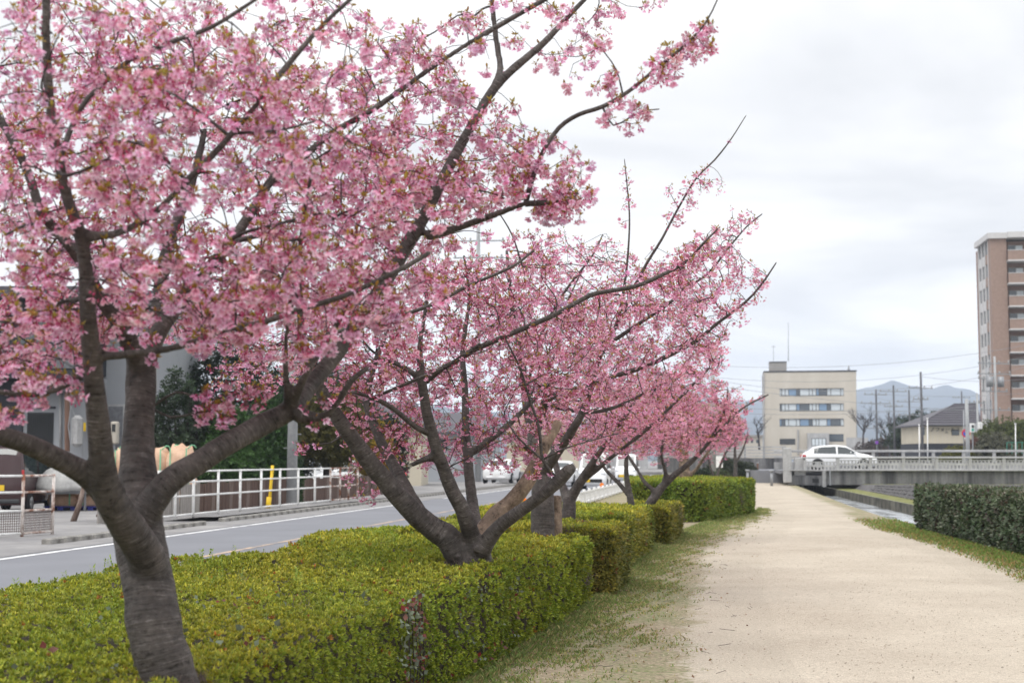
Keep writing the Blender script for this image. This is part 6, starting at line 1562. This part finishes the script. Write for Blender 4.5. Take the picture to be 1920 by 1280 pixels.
for bi, (x0, y0, x1, y1) in enumerate(bands):
    ws = [2, 3.2, 3.2, 7.2, 3.2, 8.6, 3, 3.4, 2.6, 7.4, 3.4, 9, 3]; tot = sum(ws); x = x0
    fr_ = ob("window", x0, y1 - .9, x1, y1, 'darkgrey', .35, .05)
    ob("lintel_strip", x0, y0, x1, y0 + .8, 'darkgrey', .2, -.2)  # solid dark grey strip along the head of the window band
    for k, w__ in enumerate(ws):
        xe = x + w__ / tot * (x1 - x0); m_ = ['pane_light', 'pane_blue', 'pane_light', 'pane_dark', 'pane_light'][(k * 7 + bi * 3) % 5]
        ob("pane", x + .35, y0 + .8, xe - .35, y1 - .9, m_, .05, -.35, fr_); ob("mullion", xe - .35, y0 + .8, xe + .35, y1 - .9, 'darkgrey', .1, -.25, fr_); x = xe
ob("louvre", 1463, 822, 1491.5, 833, 'darkgrey', .2, .06); 
w_ = ob("window", 1553.5, 813.5, 1580, 827.5, 'darkgrey', .2, .05)
for k in range(5): ob("pane", 1554.2 + k * 5.2, 814.3, 1558.6 + k * 5.2, 826.7, 'pane_dark', .06, .08, w_)
ob("porch", 1514, 812, 1552.5, 860, 'rail_concrete', 2.5, 2.5); d_ = ob("door", 1520.5, 821.5, 1547, 836, 'darkgrey', .1, 2.56)
for k in range(4): ob("pane", 1521.5 + k * 6.4, 822.6, 1526.6 + k * 6.4, 835, 'pane_light', .05, 2.60, d_)
for px in (1497, 1433.5):
    mbx = MB(); mbx.tube([P(px, 700 if px < 1440 else 805, OY - .2), P(px, 850, OY - .2)], .16, 6); mbx.build("downpipe", M['rail_concrete'], rt)
mbx = MB(); mbx.tube([P(1474.5, 677, OY + 3), P(1474.5, 604, OY + 3)], [.10, .04], 5); mbx.build("antenna", M['steel'], rt)
mbx = MB(); mbx.tube([P(1447, 677, OY + 3), P(1447, 647, OY + 3)], .05, 5); mbx.tube([P(1443, 649, OY + 3), P(1451, 649, OY + 3)], .05, 5); mbx.build("aerial", M['steel'], rt)
mbx = MB(); mbx.tube([P(1588, 695, OY + 1), P(1588, 686, OY + 1)], [.35, .08], 6); mbx.build("roof_vent", M['steel'], rt)
rt2 = root("outbuilding", P(1415, 840, 290) * [1, 1, 0], "low cream annexe left of the four-storey block", "building")
wb(rt2, "wall", 1392, 818, 1430, 860, 290, 8, 'cream'); wb(rt2, "roof", 1390, 815, 1431, 818, 290, 9, 'render_grey', .5)
for x in (1399, 1408, 1418): wb(rt2, "window", x, 824, x + 4, 830, 290, .1, 'pane_dark', .06)
rt2 = root("low_wall", P(1612, 840, 280) * [1, 1, 0], "white panel wall at the right foot of the four-storey block", "wall")
wb(rt2, "panel", 1588, 820, 1628, 846, 280, .3, 'rail_concrete')

# hip-roofed house
hy = 150
rt = root("house", P(1780, 845, hy) * [1, 1, 0], "cream single-storey house with a grey hipped roof and black wall lettering", "house")
wb(rt, "wall", 1729, 792, 1836, 832, hy, 8, 'cream2'); wb(rt, "plinth", 1728.5, 831, 1836.5, 856, hy, 8.1, 'house_dark', .05)
e = [P(1722, 796, hy - .6), P(1842, 796, hy - .6), P(1842, 796, hy - .6) + [0, 9.4, 0], P(1722, 796, hy - .6) + [0, 9.4, 0]]
r0_, r1_ = P(1789, 757.5, hy + 4), P(1832, 757.5, hy + 4)
mbx = MB(); mbx.add(e + [r0_, r1_] + [q - np.array([0, 0, .14]) for q in e], [(0, 1, 5, 4), (1, 2, 5), (2, 3, 4, 5), (3, 0, 4), (0, 6, 7, 1), (1, 7, 8, 2), (2, 8, 9, 3), (3, 9, 6, 0), (6, 9, 8, 7)]); rf = mbx.build("roof", M['roof'], rt)
for k in range(1, 9):   # tile courses
    f = k / 9.0; a = e[0] * (1 - f) + r0_ * f; b = e[1] * (1 - f) + r1_ * f
    mbx = MB(); mbx.tube([a + [0, -.03, .03], b + [0, -.03, .03]], .035, 4); o = mbx.build("tile_course", M['roof'], rt)
mbx = MB(); mbx.tube([r0_, r1_], .10, 6); mbx.tube([e[0], r0_], .08, 5); mbx.build("ridge", M['roof'], rt)
mbx = MB(); mbx.tube([P(1722, 797, hy - .65), P(1842, 797, hy - .65)], .07, 6); mbx.build("gutter", M['darkgrey'], rt)
w_ = wb(rt, "window", 1784.5, 805, 1798, 815.5, hy, .1, 'darkgrey', .06)
for k in range(3):
    c, s = wbox(1785.4 + k * 4.2, 806, 1789 + k * 4.2, 814.6, hy, .05, .09); mbx = MB(); mbx.box(c, s); o = mbx.build("pane", M['pane_dark'], w_)
for k in range(12): wb(rt, "wall_seam", 1731 + k * 9, 793, 1731.2 + k * 9, 831, hy, .03, 'cream', .012)
wb(rt, "side_window", 1731, 800, 1733.5, 815, hy, .05, 'pane_dark', .03)
def letters(txt, px, py, size, par, Y, m):
    cu = bpy.data.curves.new("lettering", 'FONT'); cu.body = txt; cu.size = size; cu.extrude = .02; cu.space_character = 1.15
    to = bpy.data.objects.new("lettering", cu); COL.objects.link(to); to.data.materials.append(M[m])
    bpy.context.view_layer.update(); me = bpy.data.meshes.new_from_object(to.evaluated_get(bpy.context.evaluated_depsgraph_get())); bpy.data.objects.remove(to); to = bpy.data.objects.new('lettering', me); COL.objects.link(to)
    if not me.materials: me.materials.append(M[m])
    to.parent = par; p = P(px, py, Y); to.location = Vector(p) - Vector(par.location) + Vector((0, -.10, 0)); to.rotation_euler = (R(90), 0, 0)
    return to
letters("ノ", 1743, 808, .55, rt, hy, 'darkgrey'); letters("フォールス", 1753, 808, .50, rt, hy, 'darkgrey'); letters("ム", 1771, 811.5, .35, rt, hy, 'darkgrey')

# apartment tower
ay = 183.0; rt = root("apartment_tower", P(1870, 845, ay) * [1, 1, 0], "tall reddish brown apartment tower with stacked balconies at the edge of the view", "building")
rt.rotation_euler = (0, 0, -R(7.0)); xL, xF = 62.1, 62.1; fh = 2.97; zt = P(1863, 437, ay)[2]; nfl = 10
xB = P(1887, 500, ay)[0]; xR = P(2120, 500, ay)[0]
def bxm(name, x0, x1, y0, y1, z0, z1, m, par=None):
    mbx = MB(); mbx.box(((x0 + x1) / 2, (y0 + y1) / 2, (z0 + z1) / 2), (x1 - x0, y1 - y0, z1 - z0)); o = mbx.build(name, M[m], par or rt)
    return o
bxm("core", xL + .35, xR, ay + 1.6, ay + 11, 0, zt - .9, 'tile_dark')
bxm("front_pier", xL, xB, ay, ay + 1.5, 0, zt - .75, 'tile_pink')
bxm("cornice", xL - .35, xB + .1, ay - .4, ay + 8.6, zt - .75, zt, 'strip'); bxm("cornice", xB + .102, xR, ay - .7, ay + 8.6, zt - .70, zt + .05, 'strip')
for k in range(4):   # upright ribs between the stair windows on the narrow side
    y0 = ay + 1.5 + k * 2.05; bxm("rib", xL, xL + .36, y0, y0 + .45, 0, zt - .752, 'strip')
for f in range(nfl):
    z0 = zt - .75 - fh * (f + 1)
    if z0 < 0: continue
    for k in range(3):
        y0 = ay + 1.95 + k * 2.05
        bxm("spandrel", xL + .08, xL + .34, y0, y0 + 1.6, z0, z0 + 1.25, 'strip' if k else 'tile_pink')
        w_ = bxm("window", xL + .20, xL + .30, y0, y0 + 1.6, z0 + 1.25, z0 + fh, 'darkgrey'); bxm("pane", xL + .17, xL + .20, y0 + .1, y0 + 1.5, z0 + 1.35, z0 + fh - .1, 'pane_dark', w_)
    bxm("balcony", xB + .02, xR, ay - .7, ay - .55, z0 + .1, z0 + 1.32, 'tile_pink'); bxm("balcony_floor", xB + .02, xR, ay - .8, ay + 1.5, z0 - .08, z0 + .10, 'strip')
    bxm("balcony_cap", xB + .02, xR, ay - .74, ay - .51, z0 + 1.32, z0 + 1.40, 'strip')
    for x in (xB + .5, xB + 3.4, xB + 8.5, xB + 11.5):
        w_ = bxm("window", x, x + 1.9, ay + 1.5, ay + 1.58, z0 + .25, z0 + 2.3, 'rail_concrete')
        bxm("pane", x + .08, x + .92, ay + 1.46, ay + 1.5, z0 + .33, z0 + 2.2, 'pane_dark', w_); bxm("pane", x + 1.0, x + 1.82, ay + 1.46, ay + 1.5, z0 + .33, z0 + 2.2, 'pane_light', w_)

# ------------------------------------------------------------------ poles, signs and cables on the right
M['pole_dark'] = mat('dark_pole', (.10, .10, .11), .7, var=.15)
def pole_px(label, px, ytop, Y, dpx, arms, **kw):
    p = P(px, 850, Y); z0 = .3 if Y > 95 else 0; h = P(px, ytop, Y)[2] - z0
    return upole(label, (p[0], Y, z0), h, dpx * Y / 2667 / 2, arms(h) if callable(arms) else arms, **kw)
ar = lambda *a: (lambda h: [(h - d, L) for d, L in a])
pole_px("slim dark utility pole nearest the cream four-storey block", 1645, 730, 165, 4, ar((.6, 3.0), (1.6, 4.0), (4.5, 2.4)), az=.3, m='pole_dark')
pole_px("dark utility pole, second to the right of the cream block", 1678, 722, 160, 4.2, ar((.7, 3.2), (2.4, 2.2)), az=.1, m='pole_dark')
pole_px("dark utility pole, third to the right of the cream block", 1707, 731, 170, 4, ar((1.4, 2.8), (3.0, 2.6)), az=-.2, m='pole_dark')
pole_px("tall utility pole at the near corner of the hip-roofed house", 1730, 697, 140, 5, ar((1.6, 2.6), (2.7, 1.6)), az=.2, m='pole_dark')
pole_px("short leaning-free pole stub between the dark utility poles", 1668, 772, 180, 3, [], m='pole_dark')
pole_px("pale thick pole in front of the hip-roofed house beside the no-parking sign", 1815, 748, 98, 8, [])
pole_px("grey utility pole at the end of the hip-roofed house", 1835, 737, 118, 5, ar((.8, 1.4)))
pole_px("slim grey pole of the pole cluster with a box on it", 1854, 688, 125, 4, ar((1.0, 1.5)), m='steel')
pole_px("thin bright steel pole of the pole cluster", 1858.5, 672, 127, 3, [], m='steel')
pole_px("utility pole carrying transformers in front of the apartment tower", 1870, 668, 122, 5.5, ar((.6, 3.2), (1.5, 3.4), (3.0, 2.6), (4.6, 3.0)), transformers=2, az=.3)
pole_px("distant utility pole behind the ridge of the hip-roofed house", 1806, 733, 220, 3, ar((1.0, 3.0)), m='pole_dark')
pole_px("concrete utility pole rising out of the pink crowns left of the cream block", 1338, 641, 92, 9, ar((3.2, .9), (4.6, .8)))
pole_px("pale utility pole rising behind the second and third cherry trees", 896, 425, 100, 9, ar((1.0, 3.8), (2.2, 3.6), (5.6, 3.4)), az=-.1)
for px, yt, nm in ((1739, 785, "slender white lamp post before the hip-roofed house"), (1723.5, 797, "white drain post at the left corner of the hip-roofed house"), (1904, 795, "slender white post in front of the broadleaf tree")):
    p = P(px, 850, 104); rt = root("lamp_post", (p[0], 104, .84), nm, "post", "slender white posts beyond the bridge"); t_ = P(px, yt, 104)
    mbx = MB(); mbx.tube([(p[0], 104, .84), t_], .04, 8); mbx.build("shaft", M['white'], rt, True); mbx = MB(); mbx.tube([t_, t_ + [0, 0, .08]], [.09, .05], 8); mbx.build("cap", M['white'], rt, True)
p = P(1807, 850, 99); rt = root("traffic_sign", (p[0], 99, .84), "round blue and red no-parking sign on a slim grey post", "sign")
mbx = MB(); mbx.tube([(p[0], 99, .84), P(1807, 768, 99)], .045, 8); mbx.build("post", M['steel'], rt, True)
c = P(1811.5, 812, 98.8); mbx = MB(); mbx.tube([c, c + [0, .03, 0]], .29, 28); mbx.build("rim", M['sign_red'], rt)
mbx = MB(); mbx.tube([c - [0, .012, 0], c], .20, 24); mbx.build("disc", M['sign_blue'], rt)
mbx = MB(); mbx.box(c - [0, .018, 0], (.42, .01, .05), tilt=Matrix.Rotation(R(45), 3, 'Y')); mbx.build("slash", M['sign_red'], rt)
wb(rt, "plate", 1808, 819, 1817, 823, 98.85, .03, 'white')
rt = root("traffic_signal", P(1825, 850, 101) * [1, 1, 0], "small pedestrian signal with a green lens beside the pale thick pole", "signal")
wb(rt, "housing", 1820.5, 793, 1827, 810, 101, .25, 'white'); wb(rt, "lens", 1822, 803, 1826, 808, 101, .04, 'teal', .03); wb(rt, "lens", 1822, 796.5, 1826, 801.5, 101, .04, 'darkgrey', .03)
wb(rt, "side_panel", 1827.5, 793, 1832, 809, 101, .1, 'pole'); mbx = MB(); mbx.tube([P(1824, 810, 101.2), P(1824, 845, 101.2)], .05, 6); mbx.build("post", M['steel'], rt)
rt = root("control_box", P(1838, 850, 116) * [1, 1, 0], "pale metal box strapped to the pole at the end of the hip-roofed house", "box"); wb(rt, "body", 1835.5, 791, 1842, 804, 117, .35, 'white', 0, .03); wb(rt, "door_seam", 1838.6, 792, 1838.9, 803, 117, .02, 'steel', .012)
rt = root("mesh_fence", P(1900, 850, 104) * [1, 1, 0], "green framed mesh fence beneath the broadleaf tree", "fence")
for px in (1888, 1897.5, 1907, 1916.5, 1926):
    mbx = MB(); mbx.tube([P(px, 850, 104), P(px, 829, 104)], .03, 6); mbx.build("post", M['netting'], rt)
for y in (829, 845):
    mbx = MB(); mbx.tube([P(1888, y, 104), P(1926, y, 104)], .025, 6); mbx.build("rail", M['netting'], rt)
rt = root("small_sign", P(1644, 850, 120) * [1, 1, 0], "tiny purple sign at the foot of the slim pole nearest the cream block", "sign")
M['purple'] = mat("purple_sign", (.20, .07, .38), .5); wb(rt, "panel", 1641.5, 826, 1647, 832, 120, .03, 'purple'); mbx = MB(); mbx.tube([P(1644, 832, 120.05), P(1644, 846, 120.05)], .03, 6); mbx.build("post", M['steel'], rt)

def cable(label, pts, r_=.02, group="overhead cables", sag=.0):
    A = np.array([P(*q) for q in pts]); 
    if len(A) == 2:
        t_ = np.linspace(0, 1, 14)[:, None]; A = A[0] + (A[1] - A[0]) * t_; A[:, 2] -= (4 * t_ * (1 - t_) * sag)[:, 0]
    V, F = tube_arr(A, r_, 5, False); o = mk("cable", V, F, M['darkgrey'] if r_ < .012 else M['steel']); setprops(o, label, "cable", group)
for i, (a, b, s_, nm) in enumerate([
    ((1300, 683, 110), (1990, 634, 110), 1.0, "topmost cable rising towards the apartment tower"),
    ((1300, 703, 112), (1990, 652, 112), 1.4, "second cable rising towards the apartment tower, just below the topmost"),
    ((1338, 712, 112), (1990, 668, 112), 1.7, "third cable rising towards the apartment tower"),
    ((1338, 722, 120), (1835, 770, 120), 0.3, "cable crossing the lower half of the cream block, falling to the right"),
    ((1338, 763, 120), (1835, 768, 120), 0.2, "level cable crossing between the window bands of the cream block"),
    ((1338, 773, 118), (1835, 760, 118), 0.4, "cable rising to the right across the lowest window band"),
    ((1645, 738, 165), (1990, 730, 150), .5, "cable linking the slim dark poles to the tower"),
    ((1730, 706, 140), (1990, 700, 140), .6, "cable from the tall pole towards the tower"),
    ((1645, 745, 165), (1730, 735, 140), .6, "short cable strung between the dark poles")]):
    cable(nm, [a, b], .014 if i < 3 else .017, sag=s_)
for i, (a, b, nm) in enumerate([
    ((150, -20, 26), (620, 330, 44), "lowest of the fine cables in the upper left sky"), ((180, -20, 26), (640, 322, 44), "second lowest fine cable in the upper left sky"),
    ((208, -20, 26), (660, 318, 44), "middle fine cable in the upper left sky"), ((232, -20, 26), (680, 312, 44), "second highest fine cable in the upper left sky"), ((255, -20, 26), (700, 306, 44), "highest of the fine cables in the upper left sky")]):
    cable(nm, [a, b], .011, "fine cables through the upper left crown", .1)

# bare winter trees far off
def bare_tree(label, px, ybase, Y, h, seed, m='twig', spread=.9, group="bare trees near the cream block"):
    rg = np.random.default_rng(seed); b = P(px, ybase, Y); b[2] = max(0.6, b[2]); rt = root("bare_tree", b, label, "tree", group); tb = MB(); tw = MB()
    def grow(p, d, L, r_, lv):
        n = 3; pts = [p]
        for i in range(n):
            d = d + rg.normal(0, .10, 3); d[2] += .05; d /= np.linalg.norm(d); pts.append(pts[-1] + d * L / n)
        (tb if lv < 2 else tw).tube(pts, np.linspace(r_, r_ * .6, n + 1), 5 if lv < 2 else 3, False) if False else (tb if lv < 2 else tw).tube(pts, list(np.linspace(r_, r_ * .6, n + 1)), 5 if lv < 2 else 3)
        if lv < 4:
            for k in range(rg.integers(3, 5)):
                a = rg.uniform(0, 6.28); nd = d * .75 + np.array([math.cos(a), math.sin(a), rg.uniform(-.1, .5)]) * spread * .75; nd /= np.linalg.norm(nd)
                grow(pts[rg.integers(1, n + 1)], nd, L * rg.uniform(.6, .8), r_ * .55, lv + 1)
    grow(b, np.array([0, 0, 1.0]), h * .36, h * .028, 0)
    tb.build("trunk", M[m], rt, True); o = tw.build("twigs", M[m], rt); o['kind'] = 'stuff'
bare_tree("spreading bare tree in front of the left side of the cream block", 1424, 842, 230, 7.0, 5)
bare_tree("bare tree immediately right of the cream block", 1618, 838, 240, 8.0, 6)
bare_tree("bare tree behind the slim dark poles", 1662, 840, 230, 7.0, 7)
bare_tree("reddish bare tree left of the dark round evergreen", 1692, 840, 220, 7.5, 8)
bush("roadside_shrub", "low green shrubs at the right foot of the cream block", gp(1600, 255), 255, 4.0, 1.5, 1.4, 900, (.05, .08, .03), 90, .5, z0=1.2)
bush("roadside_shrub", "dark brown thicket between the dark utility poles", gp(1668, 200), 200, 5.5, 2, 3.4, 1600, (.10, .075, .065), 91, .55, z0=.8)

# vine leaves in the near hedge, dead leaves and twigs on the verge
rg = np.random.default_rng(31)
V5 = [rosette(2, .055, .034, 20, s, (.20, .24, .16), (.13, .15, .10)) for s in range(3)] + [rosette(2, .055, .034, 20, s + 5, (.22, .035, .03), (.16, .07, .05)) for s in range(2)] + [rosette(2, .05, .03, 10, s + 8, (.24, .29, .20), (.16, .19, .13)) for s in range(2)]
n = 120; Yv = 8.35 + rg.normal(0, .16, n); zv = rg.uniform(.05, .72, n); xv = np.array([hedge_line(y) for y in Yv]) + .03 + rg.normal(0, .012, n)
pos = np.column_stack([xv, Yv, zv]); n2 = 46; y2 = rg.uniform(5.0, 8.6, n2); pos = np.vstack([pos, np.column_stack([np.array([hedge_line(y) for y in y2]) - rg.uniform(.05, 1.5, n2), y2, rg.uniform(.70, .74, n2)])])
n3 = 36; y3 = rg.uniform(9.2, 11.4, n3); pos = np.vstack([pos, np.column_stack([np.array([hedge_line(y) for y in y3]) + .03, y3, rg.uniform(.1, .68, n3)])])
k = len(pos); nr = np.tile([.5, -.6, .5], (k, 1)) + rg.normal(0, .4, (k, 3))
V, F, C = scatter(V5, pos, basis(nr, rg), rg.uniform(.6, 1.1, k), np.ones((k, 3)) * rg.uniform(.7, 1.2, (k, 1)), rg.integers(0, 7, k))
vt = root("climbing_vine", (hedge_line(8.4), 8.4, 0), "red and silvery green creeper climbing the corner of the foreground hedge", "vine")
o = mk("leaves", V, F, M['leaf'], vt, attrs={'col': ('FLOAT_COLOR', C)}); o['kind'] = 'stuff'
mbx = MB()
for i in range(5):
    y = 8.2 + i * .09; mbx.tube([(hedge_line(y) + .03, y, 0), (hedge_line(y) + .045, y + .03, .3), (hedge_line(y) + .03, y - .02, .66)], .003, 4)
mbx.build("stem", M['twig'], vt)
LF = [rosette(1, .05, .03, 12, s, (.24, .10, .05), (.30, .20, .12)) for s in range(4)]
n = 420; Yl = 7 + rg.uniform(0, 1, n) ** 1.6 * 24; u = rg.uniform(0, 1, n) ** 1.8; xl = np.array([hedge_line(y) for y in Yl]) + .05 + u * (np.array([pL(y) for y in Yl]) - np.array([hedge_line(y) for y in Yl]) + .5)
V, F, C = scatter(LF, np.column_stack([xl, Yl, np.full(n, .022)]), basis(np.tile([0, 0, 1.], (n, 1)) + rg.normal(0, .35, (n, 3)), rg), rg.uniform(.3, .9, n), np.ones((n, 3)) * rg.uniform(.6, 1.3, (n, 1)), rg.integers(0, 4, n))
setprops(mk("fallen_leaves", V, F, M['leaf'], attrs={'col': ('FLOAT_COLOR', C)}), kind='stuff')
mbx = MB()
for i in range(110):
    y = 7 + random.random() ** 1.4 * 18; x = hedge_line(y) + random.random() ** 2.0 * 1.7; a = random.uniform(0, 3.14); L = random.uniform(.04, .16)
    mbx.tube([(x, y, .018), (x + math.cos(a) * L, y + math.sin(a) * L, .024)], .0022, 3)
o = mbx.build("fallen_twigs", M['twig']); setprops(o, kind='stuff')
# loose grit on the gravel path
mbg = []
n = 8000; Yg = 7.3 + rg.uniform(0, 1, n) ** 1.5 * 22; a_ = np.array([pL(y) for y in Yg]); b__ = np.array([pR(y) for y in Yg]); xg = a_ - .5 + rg.uniform(0, 1, n) * (b__ - a_ + .7)
T = []
for s in range(4):
    r_ = np.random.default_rng(s); V = np.array([[1, 0, 0], [0, 1, 0], [-1, 0, 0], [0, -1, 0], [0, 0, .8]]) * r_.uniform(.6, 1.2, (5, 1)) * .0060; c = np.array([[.40, .33, .26], [.24, .20, .16], [.62, .56, .47], [.17, .15, .13]][s]); T.append((V, np.array([[0, 1, 4], [1, 2, 4], [2, 3, 4], [3, 0, 4]]), np.tile(c, (5, 1))))
V, F, C = scatter(T, np.column_stack([xg, Yg, np.full(n, .0165)]), basis(np.tile([0, 0, 1.], (n, 1)), rg), rg.uniform(.5, 1.5, n), np.ones((n, 3)), rg.integers(0, 4, n))
setprops(mk("grit", V, F, M['grass'], attrs={'col': ('FLOAT_COLOR', C)}), kind='stuff')
